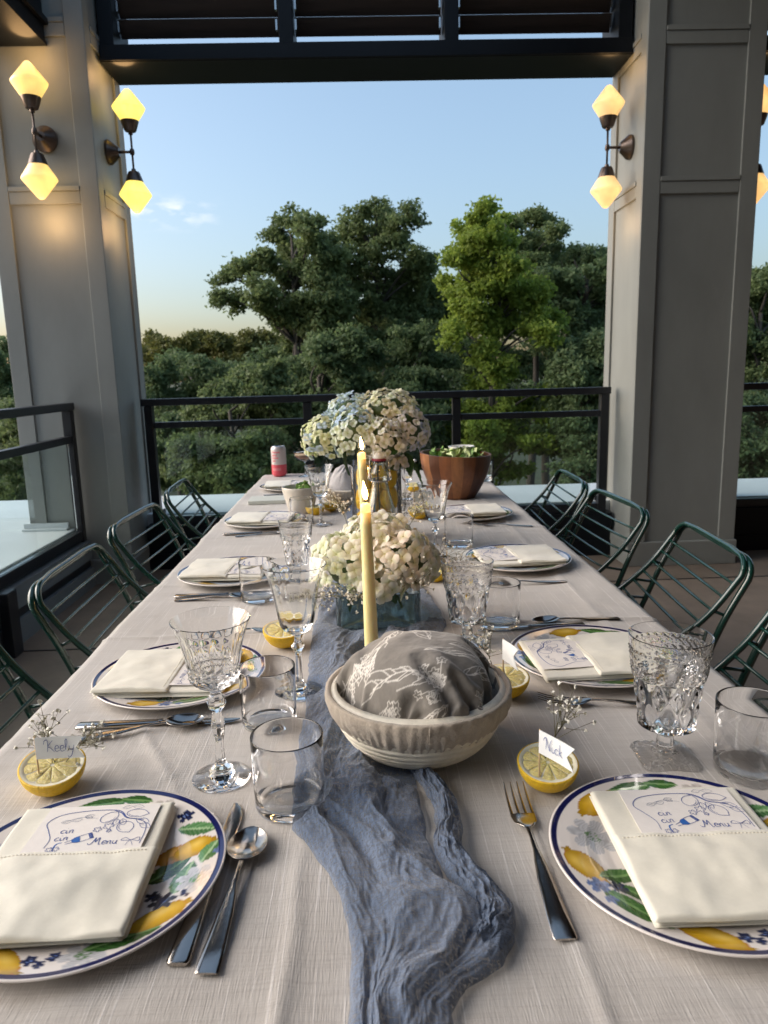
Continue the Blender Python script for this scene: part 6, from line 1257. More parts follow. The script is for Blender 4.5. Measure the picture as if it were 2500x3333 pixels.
-3,22,-13,-1,23,-11,5,22,-7,14,20,-4,20,17,-2,21,16,-1,22,15,0,22,14,0,24,12,1,24,11,2,24,10,2,25,8,2,26,7,3,26,5,3,26,4,3,26,3,4,26,3,3,26,2,4,26,2,3,26,1,3,26,0,3,26,-1,
3,26,-2,3,26,-3,2,26,-4,2,25,-4,2,26,-5,2,25,-5,1,26,-6,1,25,-7,1,24,-9,1,24,-10,0,22,-11,-1,19,-17,-1,13,-21,-2,10,-24,-3,10,-23,-3,11,-23,-4,10,-23,-4,8,-25,-4,5,-25,-3,
7,-23,-1,14,-18,7,17,-8,17,12,-3,23,4,-2,25,1,-5,24,4,-5,21,8,-6,16,12,-4,7,12,8,-8,1,17,-12,-3,17,-11,6,16,-6,17,15,-65,-496,42,4,19,-12,2,18,-6,-4,13,11,-4,-2,20,-2,6,
22,4,13,16,0,16,15,-9,4,21,-13,-3,22,-13,-2,22,-10,4,22,-6,15,19,-2,21,15,-1,22,15,0,23,13,0,23,13,1,24,11,1,24,10,2,25,9,2,26,8,3,25,5,4,26,4,3,26,3,4,27,2,4,26,2,3,26,1,
4,26,1,3,26,1,3,26,0,3,26,-1,3,26,-1,3,26,-4,2,25,-4,2,26,-6,2,25,-5,2,26,-5,1,25,-6,1,25,-8,1,23,-11,1,24,-11,0,22,-13,-1,19,-17,-2,14,-21,-2,12,-23,-3,11,-23,-3,11,-23,
-4,10,-23,-4,8,-25,-4,5,-25,-3,5,-25,-5,10,-23,-1,16,-16,7,17,-7,18,7,-3,24,1,-3,25,0,-5,24,2,-2,22,8,3,12,8,14,-2,4,21,-10,5,19,-12,10,15,-9,11,19,-45,-496,40,4,21,-5,2,
20,2,-1,14,12,-3,-2,19,-4,3,22,0,10,21,0,13,18,-9,3,21,-14,-4,21,-11,-2,22,-8,8,20,-4,19,17,-1,22,15,-1,23,14,0,23,12,1,24,12,1,24,11,2,24,9,2,25,8,3,26,6,3,26,4,4,26,2,4,
26,1,4,26,1,3,26,1,4,27,1,4,26,1,3,26,0,3,26,0,3,26,-1,3,26,-1,3,25,-3,2,26,-5,2,25,-6,2,26,-5,2,25,-5,1,26,-7,1,24,-9,1,23,-13,1,22,-13,-1,22,-14,-1,19,-17,-1,16,-20,-3,
13,-22,-3,12,-23,-3,11,-23,-4,9,-24,-3,7,-24,-4,6,-26,-4,5,-25,-5,8,-24,-4,14,-21,-1,15,-14,8,6,-6,19,2,-2,22,1,-2,24,3,2,21,8,8,17,11,17,6,9,23,-2,6,21,-11,6,16,-10,3,21,
-25,-495,39,5,22,1,2,20,6,0,13,16,-5,-2,21,-3,2,21,0,9,21,-3,7,22,-11,-2,21,-13,-4,21,-8,5,21,-5,15,19,-2,21,15,-1,22,14,-1,24,13,1,23,11,1,24,11,1,25,9,2,25,9,2,24,9,3,
25,4,4,26,3,4,27,1,5,26,0,3,26,0,4,26,0,4,26,0,4,26,1,3,26,0,3,26,-1,3,26,0,3,26,-1,3,26,-3,2,25,-6,3,26,-6,2,25,-5,1,26,-6,2,25,-7,1,23,-11,0,23,-13,0,22,-14,0,22,-14,-1,
19,-17,-2,16,-21,-2,13,-22,-3,12,-23,-3,11,-23,-4,9,-24,-3,7,-24,-4,6,-26,-4,6,-25,-5,7,-24,-5,12,-23,-4,11,-18,1,0,-11,8,0,-3,16,6,5,19,8,8,18,12,14,15,14,19,12,11,22,7,
3,20,-1,1,18,-8,1,17,-5,-494,37,4,19,8,1,15,12,0,8,17,-4,0,21,-2,4,21,0,7,23,-7,1,22,-12,-2,22,-8,4,21,-5,12,20,-3,20,17,-2,22,14,-1,23,13,0,25,10,1,24,9,1,25,8,1,25,8,2,
23,9,3,23,12,4,25,5,4,26,1,4,26,0,4,26,0,4,26,-1,4,26,0,4,26,0,4,26,1,3,26,-1,4,26,0,3,26,-1,2,26,-1,3,26,-4,2,25,-6,3,25,-6,2,26,-5,1,26,-6,2,24,-8,1,24,-12,0,22,-14,0,
22,-14,0,21,-15,-1,20,-17,-2,15,-21,-2,13,-22,-3,12,-23,-3,11,-23,-4,9,-24,-3,8,-25,-4,6,-25,-5,6,-25,-4,7,-24,-5,10,-23,-5,7,-21,-3,-5,-14,2,-4,-5,7,6,5,12,13,14,13,17,
20,14,17,21,12,11,23,11,2,21,6,0,18,3,0,11,15,-493,37,2,14,16,0,10,16,-2,3,19,-3,1,20,-3,3,22,-1,3,22,-7,2,23,-7,5,21,-4,13,20,-3,19,18,-3,22,13,-2,23,12,-1,24,10,-1,24,9,
1,26,5,1,24,7,3,23,12,3,21,13,3,22,12,5,25,5,4,26,1,4,26,-1,4,26,-2,5,26,-1,4,26,0,3,26,0,4,26,0,4,26,0,3,26,0,3,26,-1,3,26,-3,2,25,-4,3,26,-6,2,25,-6,2,26,-5,1,25,-6,2,
24,-9,1,23,-13,0,22,-14,0,22,-14,0,22,-16,-1,18,-18,-2,15,-21,-3,13,-22,-2,12,-23,-4,12,-23,-3,9,-23,-4,9,-24,-4,7,-25,-4,6,-25,-5,7,-25,-5,7,-23,-5,3,-22,-5,-10,-17,-1,
-7,-9,3,3,4,9,14,15,11,18,21,13,19,22,12,14,23,12,6,23,8,0,20,4,0,14,34,-491,38,1,6,19,-2,4,20,-1,1,21,-2,2,22,-3,2,22,-2,4,22,-5,8,22,-3,14,20,-2,19,16,-4,22,13,-4,23,10,
-3,24,8,-4,23,7,0,22,9,4,24,9,4,22,12,3,21,16,4,20,15,4,24,9,4,25,3,5,26,0,4,26,-2,4,26,-1,5,26,-2,4,26,0,4,26,0,3,26,0,4,26,0,3,26,0,3,25,-2,3,26,-3,2,25,-5,3,26,-6,2,25,
-6,2,26,-5,2,25,-7,1,24,-9,0,23,-13,1,21,-15,0,22,-15,-1,21,-16,-1,18,-18,-2,16,-21,-2,14,-21,-3,13,-22,-3,12,-23,-4,10,-23,-4,9,-24,-4,8,-24,-4,7,-25,-5,6,-25,-5,4,-24,
-6,-5,-23,-7,-14,-20,-4,-10,-12,0,0,0,7,14,16,10,19,22,11,20,23,12,18,24,12,9,22,9,1,22,5,1,18,53,-490,40,-1,-3,21,0,0,22,0,2,23,-1,4,22,-2,5,23,-2,8,22,-2,15,20,-3,20,16,
-4,22,11,-6,23,7,-6,23,6,-4,24,10,-1,19,14,3,16,17,6,21,10,4,21,14,4,21,15,4,22,12,5,25,7,4,26,1,4,25,-2,5,26,-2,4,26,-2,5,26,0,4,26,0,4,26,0,4,26,0,3,26,0,3,26,-1,3,25,
-3,3,26,-5,2,25,-5,3,26,-5,2,25,-5,2,25,-6,1,25,-7,2,24,-10,0,22,-13,0,22,-15,0,21,-15,0,19,-18,-2,18,-19,-1,16,-20,-3,16,-20,-3,15,-21,-3,13,-22,-4,12,-23,-4,10,-23,-4,9,
-24,-5,7,-25,-4,5,-24,-6,-1,-25,-7,-12,-24,-9,-17,-22,-7,-14,-16,-2,-1,-2,4,15,17,8,20,23,9,20,24,10,19,24,9,10,24,10,3,22,12,5,18,71,-488,44,1,-3,23,3,-4,23,1,1,23,-1,5,
23,-2,10,21,-2,15,20,-3,19,16,-4,21,12,-7,23,6,-7,22,5,-4,22,9,0,20,15,1,14,21,3,11,21,6,20,13,5,22,13,4,23,12,5,24,8,4,25,2,5,26,0,4,26,-3,4,25,-2,5,26,-2,5,26,1,4,26,1,
4,26,0,4,25,0,3,26,-1,3,26,-3,3,26,-3,3,25,-5,2,26,-5,3,25,-4,2,25,-5,2,26,-6,1,24,-6,1,24,-11,1,22,-13,0,21,-16,0,19,-18,-1,18,-18,-2,17,-20,-2,16,-19,-2,17,-20,-3,14,
-21,-4,14,-21,-4,13,-22,-4,13,-22,-4,10,-23,-4,9,-24,-5,4,-24,-7,-6,-25,-9,-18,-25,-9,-19,-23,-9,-14,-18,-4,-2,-2,3,16,18,8,19,22,9,19,22,9,17,24,9,11,23,7,5,23,12,10,19,
89,-486,50,5,-1,23,3,-2,23,1,1,21,-1,8,21,-4,15,17,-5,18,16,-4,20,14,-2,21,11,-8,21,3,-4,20,9,0,17,17,2,15,19,2,10,24,3,11,21,5,20,14,6,23,11,5,24,7,4,25,4,4,26,-1,4,26,
-1,5,25,-2,5,26,-3,4,26,-1,5,25,2,5,26,1,4,26,1,4,26,-1,3,25,-2,3,26,-2,3,26,-4,2,25,-4,3,26,-5,3,25,-4,2,25,-4,2,26,-5,1,25,-7,1,23,-11,1,21,-14,-1,19,-18,-1,17,-19,-1,
16,-20,-2,16,-20,-2,16,-20,-4,15,-20,-4,13,-22,-6,12,-21,-4,13,-22,-2,14,-20,-3,15,-21,-3,12,-22,-5,4,-23,-9,-11,-23,-10,-19,-25,-10,-20,-24,-9,-14,-18,-5,-1,-2,1,16,17,7,
19,23,9,18,22,11,17,21,9,13,22,5,7,22,7,9,19,106,-484,56,8,-3,19,2,5,20,-1,8,19,-4,12,17,-8,16,13,-6,19,14,0,19,14,1,18,11,-4,18,8,-1,15,16,2,11,22,2,9,24,2,10,23,5,15,18,
6,22,12,5,24,7,4,25,3,3,26,-1,4,25,-2,5,25,0,5,26,-1,6,25,-1,5,26,1,5,25,1,5,26,2,4,26,0,4,25,-1,3,26,-2,3,26,-3,3,25,-3,2,26,-4,3,25,-4,2,26,-3,3,25,-5,2,26,-4,1,24,-7,1,
23,-11,0,20,-17,-1,16,-19,-2,16,-20,-2,14,-22,-2,15,-20,-3,15,-21,-5,14,-21,-6,10,-22,-7,9,-22,-6,12,-22,-4,14,-21,-2,15,-20,0,14,-19,-4,7,-20,-9,-11,-21,-10,-18,-23,-11,
-19,-23,-10,-14,-19,-6,0,-1,1,15,16,5,20,23,8,20,24,10,18,22,8,16,20,4,10,19,7,2,15,123,-482,63,8,3,13,-1,12,15,-2,11,17,-6,11,15,-6,16,12,-2,16,16,1,15,14,1,15,11,-1,12,
16,1,11,22,2,7,24,2,8,23,5,14,20,6,20,14,6,23,8,4,26,3,2,25,-2,2,25,-4,5,25,0,6,25,3,7,25,2,6,26,0,5,25,1,6,26,2,5,25,1,4,26,0,3,26,-1,4,25,-2,3,26,-3,2,26,-3,3,25,-3,3,
26,-3,2,25,-4,3,26,-4,2,25,-4,1,24,-7,0,21,-14,-1,17,-19,-2,14,-20,-2,15,-21,-2,14,-22,-3,14,-21,-3,14,-21,-5,12,-21,-8,10,-23,-8,8,-22,-8,10,-22,-7,11,-22,-4,13,-20,-1,
15,-20,-2,7,-18,-7,-9,-18,-9,-14,-19,-10,-17,-21,-11,-14,-19,-6,1,0,0,15,15,5,20,23,7,21,24,8,19,24,8,17,21,5,12,17,3,0,10,139,-480,69,7,13,9,-2,16,11,-1,10,18,-3,5,18,-4,
12,14,-1,13,14,0,13,12,-1,11,15,-1,6,21,2,10,22,4,11,22,5,13,19,7,16,16,7,22,11,4,25,3,2,26,-2,1,25,-4,3,25,-2,7,24,4,8,24,5,7,25,3,6,25,1,6,26,2,5,25,1,5,26,1,4,26,-1,4,
25,-1,3,26,-2,3,26,-3,3,26,-2,3,25,-3,3,26,-2,2,25,-3,3,26,-5,2,25,-5,0,23,-8,-2,17,-17,-4,12,-21,-3,12,-22,0,15,-20,-2,15,-21,-2,14,-21,-4,14,-21,-5,12,-22,-7,10,-22,-8,
10,-22,-9,9,-22,-8,9,-22,-8,9,-22,-5,11,-20,-3,6,-19,-7,-7,-16,-7,-12,-16,-9,-14,-17,-9,-11,-16,-6,2,0,-1,14,14,3,18,21,5,19,22,8,19,22,9,18,22,5,14,18,0,5,9,155,-477,73,
1,8,15,3,14,11,4,13,14,-4,5,18,-4,9,16,0,12,12,0,15,12,0,11,16,-1,9,18,2,14,16,4,14,18,5,15,16,10,13,16,8,21,9,2,24,0,0,25,-5,1,25,-4,5,25,1,9,23,7,9,24,7,8,25,4,6,25,3,6,
25,1,5,26,1,5,25,0,4,26,-1,4,26,-2,3,26,-2,3,25,-2,3,26,-2,3,26,-1,3,25,-1,3,26,-3,2,25,-5,2,25,-7,-1,21,-11,-4,12,-19,-7,6,-23,-4,11,-22,1,16,-19,0,16,-20,-3,14,-21,-3,
14,-21,-6,13,-21,-6,11,-22,-8,10,-22,-8,10,-21,-8,10,-22,-10,7,-22,-8,8,-21,-8,2,-19,-8,-9,-17,-7,-11,-15,-7,-10,-14,-7,-7,-10,-5,5,3,-3,13,12,0,16,17,1,16,17,5,17,19,8,
16,20,7,17,20,3,12,15,169,-475,76,0,1,20,3,7,14,7,12,13,-2,10,16,-2,12,14,0,15,11,0,15,11,0,14,12,-2,16,12,1,17,13,3,15,15,9,11,16,12,10,17,7,20,6,1,24,-3,-1,24,-6,3,25,
-2,8,24,5,10,23,9,9,23,7,8,25,5,6,25,2,6,25,1,5,26,0,5,26,-1,4,25,-1,3,26,-2,3,26,-3,3,26,-2,4,25,0,3,26,-1,2,25,-1,3,26,-2,4,24,-4,1,25,-8,-1,19,-13,-7,6,-20,-9,2,-23,-4,
10,-22,1,15,-20,0,17,-19,-2,15,-20,-4,14,-21,-5,12,-22,-7,12,-21,-8,10,-22,-9,10,-21,-6,12,-20,-9,10,-20,-9,8,-19,-11,0,-16,-10,-10,-17,-9,-11,-16,-5,-9,-11,-6,-2,-5,-4,7,
6,-3,14,12,-2,15,15,-1,13,12,1,12,14,3,15,16,3,17,19,9,15,19,184,-473,76,2,-1,20,3,1,19,6,10,14,1,15,12,-1,16,11,-1,17,8,-1,17,8,-3,17,9,-2,19,9,1,16,12,7,12,16,12,5,18,
13,10,15,5,21,2,-2,24,-6,2,24,-3,6,25,3,10,23,8,10,22,8,9,24,7,7,25,4,6,25,1,6,26,0,4,25,-1,5,26,-1,4,26,-2,3,25,-2,3,26,-3,4,26,-1,2,25,-1,1,26,-3,0,25,-3,4,24,-2,7,24,0,
3,24,-5,-2,18,-13,-8,2,-21,-10,-1,-22,-5,7,-22,0,15,-20,1,17,-19,-2,14,-21,-5,14,-21,-6,11,-21,-7,11,-22,-8,11,-21,-9,10,-21,-7,12,-20,-9,11,-20,-9,9,-16,-11,4,-7,-11,-3,
-11,-8,-8,-12,-4,-12,-13,-5,-2,-5,-4,9,7,-3,15,13,-3,17,16,-2,13,12,0,10,10,0,10,10,-1,14,14,7,14,18,197,-470,74,4,-1,19,7,2,19,6,11,14,1,15,10,-3,17,7,-3,18,5,-4,18,6,-4,
20,6,0,18,10,6,11,15,11,5,19,14,3,17,10,15,10,2,23,-1,-1,24,-5,5,23,2,9,23,6,10,23,8,10,22,9,9,24,5,7,25,3,5,26,-1,5,25,-1,5,26,-1,5,26,-1,4,25,-2,3,26,-3,3,26,-3,2,26,-2,
1,25,-4,-2,25,-5,-3,25,-5,4,24,-1,11,23,3,7,22,-1,-1,19,-11,-8,2,-20,-10,-6,-21,-7,2,-22,-1,13,-20,-1,16,-20,-2,14,-21,-5,13,-21,-7,11,-21,-8,11,-21,-7,12,-21,-8,11,-21,
-8,11,-21,-9,11,-19,-12,6,-14,-11,6,-5,-11,5,-2,-6,2,-1,-2,-10,-11,-4,-6,-8,-4,9,7,-3,15,13,-4,19,16,-3,15,14,-2,12,11,-1,8,8,-5,10,7,3,8,9,210,-467,70,4,5,18,10,3,18,6,
10,12,-2,15,7,-5,17,3,-4,18,3,-5,19,5,-1,18,8,5,13,13,10,5,18,12,0,19,14,8,15,8,20,5,-1,23,-4,1,25,-3,8,22,5,11,22,9,11,21,10,10,23,8,8,24,4,6,26,1,5,25,-2,5,26,-2,5,26,
-1,5,25,-1,4,26,-3,3,26,-3,2,25,-3,0,26,-5,-2,25,-5,-4,25,-7,-3,24,-6,4,25,-1,12,21,4,11,21,3,3,19,-7,-8,5,-19,-10,-9,-19,-8,-4,-21,-4,7,-21,-3,14,-21,-3,14,-21,-4,13,-21,
-7,13,-21,-6,12,-21,-6,13,-20,-8,11,-21,-9,11,-20,-11,9,-17,-14,4,-12,-12,6,-4,-9,12,5,-3,11,8,-2,-6,-6,-3,-8,-9,-4,8,4,-4,15,12,-5,17,14,-6,15,12,-4,15,12,-2,12,12,-5,8,
5,-2,-1,-2,222,-464,63,6,6,16,9,6,15,4,11,11,-1,16,6,-9,15,0,-5,18,2,0,18,6,4,14,12,8,8,15,11,1,19,13,1,18,12,14,11,5,22,0,0,24,-4,4,24,0,10,22,8,12,20,11,11,20,10,10,24,
7,8,24,3,5,26,-1,4,25,-3,5,26,-2,5,26,-2,4,25,-2,3,26,-3,3,26,-3,0,25,-5,-1,26,-6,-3,25,-7,-5,24,-7,-4,25,-6,3,24,-1,14,20,5,14,18,5,6,20,-3,-6,9,-16,-9,-8,-19,-9,-10,-19,
-8,-1,-21,-4,10,-22,-4,13,-21,-4,14,-20,-5,13,-21,-6,13,-20,-6,13,-21,-8,13,-20,-9,10,-19,-14,7,-14,-14,5,-8,-11,11,0,-7,15,10,-2,16,12,-1,-2,-3,-4,-7,-8,-4,8,4,-5,13,10,
-9,13,7,-11,9,2,-7,12,8,-2,15,14,0,11,11,-6,1,-2,233,-461,55,9,6,14,6,9,12,2,13,9,1,16,3,-10,15,-1,-5,17,3,4,14,10,8,10,15,9,4,16,12,1,18,14,5,16,12,16,8,3,23,-1,0,24,-4,
7,23,3,11,20,10,12,19,10,10,23,8,8,23,5,8,24,3,6,26,-2,4,25,-3,4,26,-3,4,25,-2,3,26,-4,2,26,-4,2,25,-4,0,26,-6,-2,25,-6,-4,25,-7,-5,24,-7,-4,25,-6,3,24,-2,14,19,6,17,16,7,
10,20,1,-4,13,-13,-9,-4,-18,-9,-14,-19,-9,-8,-19,-8,2,-22,-6,11,-21,-4,13,-20,-4,14,-21,-6,13,-20,-7,13,-20,-6,13,-19,-10,11,-15,-14,8,-10,-13,9,-3,-9,14,5,-8,16,9,-3,15,
10,-1,1,0,-2,-1,-2,-4,10,6,-6,13,8,-11,10,2,-15,5,-3,-12,6,-1,-5,11,7,0,13,13,-3,9,8,244,-457,47,9,8,12,4,12,10,-5,13,5,4,15,3,-2,15,1,-4,17,2,7,9,13,9,5,16,10,4,16,13,0,
17,12,9,12,12,18,7,5,23,0,1,23,-3,8,20,5,11,20,9,8,22,8,5,24,4,7,24,3,12,21,4,8,24,-1,4,26,-3,3,25,-4,2,26,-4,2,25,-4,3,26,-4,2,25,-5,0,26,-6,-3,24,-6,-4,25,-7,-5,25,-8,
-4,24,-6,3,24,-1,14,19,6,18,14,9,13,18,3,0,17,-10,-10,3,-17,-9,-12,-18,-7,-15,-17,-9,-7,-20,-9,4,-21,-6,11,-21,-6,12,-20,-6,14,-20,-5,14,-19,-6,15,-15,-10,12,-9,-12,13,-3,
-10,14,3,-9,16,5,-11,11,2,-7,12,4,-1,6,5,0,7,6,-5,13,8,-7,14,8,-10,12,4,-15,6,-3,-13,0,-7,-9,2,-4,-5,10,7,-1,15,15,254,-453,38,5,13,9,3,14,7,-10,11,1,3,13,4,7,14,4,4,12,5,
9,6,14,8,4,16,12,5,15,11,3,14,7,14,7,11,17,6,11,19,3,4,22,-1,8,20,5,7,22,7,2,25,3,3,25,3,10,21,3,16,18,5,9,23,0,3,25,-4,2,26,-5,0,25,-5,2,26,-4,4,25,-4,3,26,-4,0,25,-6,-3,
24,-7,-5,25,-7,-5,25,-7,-3,24,-6,2,24,-2,15,18,7,19,11,10,15,16,6,2,20,-7,-8,10,-17,-10,-7,-17,-6,-16,-16,-7,-14,-17,-10,-5,-20,-10,4,-21,-9,10,-20,-5,14,-18,-4,18,-13,-4,
18,-7,-9,17,-3,-11,16,1,-10,18,5,-9,15,5,-13,8,-2,-13,8,-2,-5,11,6,-2,14,8,-6,15,8,-6,14,8,-7,13,8,-10,10,3,-13,1,-7,-11,-4,-10,-8,3,-2,-3,13,12,263,-449,29,3,15,6,1,15,2,
-8,11,-1,3,11,6,10,9,8,11,6,11,8,3,15,9,5,14,13,9,11,9,10,10,1,18,4,6,18,4,15,14,4,10,20,1,5,23,4,2,24,3,0,25,1,5,23,3,15,17,5,17,17,4,9,23,0,1,25,-5,-1,25,-5,1,26,-6,2,
25,-5,5,25,-3,5,25,-3,1,25,-6,-4,25,-7,-6,24,-8,-5,24,-7,-3,25,-5,5,24,-1,15,17,7,19,9,11,17,12,9,3,20,-5,-7,15,-15,-10,2,-17,-5,-12,-16,-5,-17,-15,-8,-13,-17,-11,-2,-20,
-11,7,-18,-7,15,-11,-5,19,-2,-4,22,0,-9,20,1,-11,19,1,-12,15,2,-11,16,6,-16,8,-2,-18,6,-5,-12,12,-1,-7,16,4,-6,16,3,-5,13,5,-4,15,10,-3,15,14,-10,8,3,-14,-2,-11,-8,-5,-10,
-1,1,3,271,-444,20,-6,12,0,3,15,-1,1,13,1,6,9,11,9,-1,13,12,1,11,9,3,15,9,9,10,12,14,8,8,17,6,1,20,3,0,19,1,12,14,2,12,19,1,4,23,3,-1,24,2,2,24,2,12,19,3,19,14,7,16,17,3,
5,24,-3,-1,25,-5,-2,25,-6,1,25,-6,3,26,-4,7,25,-3,7,24,-3,2,25,-5,-5,24,-8,-6,24,-8,-5,25,-7,-1,25,-5,6,23,1,15,17,7,19,6,13,16,8,10,2,17,-1,-7,16,-13,-8,11,-18,-6,-2,-17,
-2,-16,-14,-4,-17,-13,-11,-6,-17,-12,9,-11,-9,13,2,-12,15,6,-9,19,4,-9,20,1,-11,19,-1,-13,13,-1,-12,13,4,-16,12,2,-19,8,-4,-17,12,-5,-13,15,-2,-8,17,-2,-5,17,-2,-3,15,5,1,
17,16,-4,11,14,-12,2,-1,-7,-7,-13,3,-8,-8,276,-433,13,-10,6,-8,5,8,0,10,11,7,10,8,11,7,-4,15,11,-1,13,10,8,12,6,15,5,9,17,3,7,18,4,2,21,2,-4,19,0,4,18,2,13,17,0,8,21,1,0,
22,1,7,21,3,17,15,5,20,12,7,13,19,0,1,24,-4,-3,25,-6,-2,26,-6,2,25,-6,4,25,-4,8,25,-3,9,24,-2,3,24,-5,-4,24,-7,-6,24,-8,-5,24,-7,1,26,-4,7,23,1,15,17,7,18,4,13,12,2,12,0,
14,1,-6,17,-12,-7,14,-15,-7,8,-15,-3,-12,-12,-3,-17,-12,-10,-5,-13,-9,11,-1,-7,11,12,-14,10,11,-15,14,7,-13,18,2,-11,19,-2,-11,14,-3,-15,8,1,-17,11,2,-17,12,0,-17,12,-4,
-15,14,-5,-14,17,-4,-8,18,-6,-4,18,-3,1,18,7,4,10,14,-5,0,10,-7,-7,-8,4,-5,-17,280,-424,6,-9,4,-8,7,0,6,14,5,10,12,9,8,7,4,10,11,1,11,12,7,11,7,15,5,3,18,0,-1,19,0,-1,20,
-2,-1,21,-1,-1,19,1,12,17,0,11,19,-1,5,20,1,14,16,5,20,10,7,18,13,4,7,22,-2,-2,25,-6,-4,25,-6,0,25,-6,3,25,-6,5,25,-4,10,24,-3,10,24,-2,5,24,-3,-4,23,-8,-6,24,-8,-4,25,-6,
3,25,-3,9,23,3,13,17,7,14,6,12,9,-3,13,-2,11,5,-6,16,-6,-7,16,-11,-9,12,-12,-7,-9,-15,-7,-13,-14,-10,0,-10,-3,13,4,0,13,16,-9,10,16,-15,9,13,-14,14,7,-13,16,0,-10,14,-4,
-15,7,-1,-19,9,-1,-19,10,1,-17,12,0,-15,14,-2,-16,16,-3,-11,19,-6,-6,19,-8,1,17,-6,8,8,2,2,1,13,-8,-5,-1,1,-3,-17,283,-415,0,-3,5,-7,9,-2,8,13,0,11,12,6,7,9,8,6,8,7,8,12,
7,8,12,12,8,5,17,3,-5,19,-3,-7,18,-8,-5,20,-6,-2,19,-1,12,16,1,10,19,-2,13,16,2,19,11,7,20,8,7,12,18,0,1,23,-4,-4,25,-7,-2,25,-6,2,25,-6,5,25,-6,7,24,-4,10,24,-2,11,23,-2,
7,24,-3,-4,23,-7,-5,24,-8,-3,25,-5,3,24,-1,9,20,5,9,15,9,8,9,11,8,1,12,-1,9,10,-5,13,-1,-7,16,-7,-10,12,-10,-12,-3,-16,-11,-5,-14,-13,4,-11,-5,11,1,2,15,12,0,13,17,-5,10,
19,-9,11,17,-12,13,8,-13,13,-1,-14,10,-6,-17,8,-7,-19,5,4,-17,9,6,-18,12,3,-16,14,-1,-11,20,-7,-5,19,-11,0,12,-15,4,7,-9,3,5,7,-7,-2,5,-3,-6,-10,287,-407,-4,-4,7,-9,9,1,5,
15,-2,11,14,4,8,10,6,6,6,9,6,8,9,6,14,10,6,11,13,5,-3,19,-2,-9,18,-10,-8,17,-11,-4,18,-6,11,16,0,12,18,0,18,10,5,20,6,8,17,12,3,5,21,-3,-3,24,-5,-3,24,-7,2,25,-7,5,25,-6,
7,24,-4,8,24,-4,10,24,-2,9,23,-2,6,23,-2,-1,23,-5,-2,24,-3,-3,24,-2,-1,21,2,5,14,6,7,13,10,6,12,10,7,7,13,2,10,11,-4,12,0,-9,16,-6,-11,14,-7,-12,9,-10,-12,4,-11,-14,4,-12,
-11,7,-7,-4,11,3,3,13,12,5,13,20,0,13,22,-7,12,16,-13,12,7,-15,12,-2,-15,7,-6,-17,2,1,-15,6,2,-16,10,3,-18,12,1,-12,16,-4,-8,14,-11,-5,8,-16,-2,4,-14,6,9,1,-1,5,5,-9,-5,
-4,292,-400,-8,-2,8,-8,5,3,0,13,0,10,15,1,10,13,6,5,8,8,4,5,10,5,6,11,3,12,8,3,-3,13,0,-8,14,-12,-4,18,-12,1,19,-7,11,19,0,14,16,2,20,5,3,18,6,5,12,15,0,1,22,-4,-1,23,-4,
0,24,-7,5,24,-7,7,24,-4,8,24,-3,9,24,-2,8,23,-1,4,24,-1,3,22,1,2,23,2,2,24,4,0,22,6,0,19,6,4,10,4,6,10,6,4,12,9,3,12,11,1,13,12,-5,16,5,-8,19,-1,-9,18,-4,-11,16,-9,-12,9,
-11,-15,6,-15,-16,5,-14,-12,6,-7,-2,10,4,6,10,13,5,13,18,-1,13,20,-6,15,13,-12,14,6,-15,10,1,-16,2,-2,-14,1,-6,-15,4,-2,-18,4,0,-15,10,1,-8,13,-2,-8,7,-12,-5,4,-13,5,9,-6,
4,11,2,-10,1,2,296,-394,-11,3,7,-4,4,6,-2,8,3,3,11,2,8,14,4,7,11,8,1,6,9,4,3,10,2,11,10,1,1,8,1,-4,9,-13,0,14,-7,4,19,1,10,19,4,14,12,4,16,3,-6,12,11,-5,8,20,-4,5,23,-4,5,
21,-1,4,20,-5,4,23,-6,5,24,-3,7,24,1,8,23,2,7,23,2,5,23,4,5,23,6,6,23,7,1,21,8,-4,21,8,-2,19,8,9,13,4,7,10,4,1,11,7,0,10,11,-4,16,11,-6,19,6,-8,20,1,-8,21,-4,-9,18,-8,-10,
16,-11,-12,10,-15,-16,5,-17,-16,5,-13,-8,8,-3,-3,6,2,2,8,9,2,11,15,-2,15,15,-6,16,9,-10,14,5,-14,9,2,-14,2,-6,-13,-3,-8,-17,-2,-3,-13,5,3,-5,11,8,-9,6,-4,-10,4,-11,-1,5,
-13,2,14,-3,-6,7,10,300,-388,-12,2,10,-8,8,6,0,8,5,2,6,4,2,10,3,6,11,8,1,9,6,2,7,5,7,13,8,4,6,8,3,-2,10,-10,-2,13,-1,2,15,8,11,15,4,17,10,3,16,6,-8,8,17,-11,4,22,-9,3,22,
-7,9,19,1,8,18,1,4,22,-4,4,22,-2,8,22,3,9,22,6,8,22,6,6,23,7,8,22,8,4,22,9,-6,20,8,-8,19,8,-4,22,9,8,19,3,8,15,2,1,10,6,-1,6,11,-4,15,9,-6,20,2,-8,21,1,-8,21,-4,-9,19,-8,
-9,17,-11,-9,13,-14,-11,6,-18,-14,5,-14,-9,13,-1,-9,9,-3,-8,6,-3,-5,5,4,-2,11,12,-2,14,11,-4,16,4,-10,13,2,-12,7,2,-14,0,-8,-13,-5,-9,-12,1,1,-4,9,12,-7,10,7,-8,4,-4,-5,
-1,-14,-3,7,-7,-5,11,8,304,-384,-14,1,13,-10,8,6,1,10,4,3,5,5,0,9,4,5,11,6,2,10,7,3,11,0,10,13,6,7,8,10,3,2,13,-7,0,12,2,3,11,7,11,11,1,16,9,2,14,13,-2,7,20,-7,4,20,-7,3,
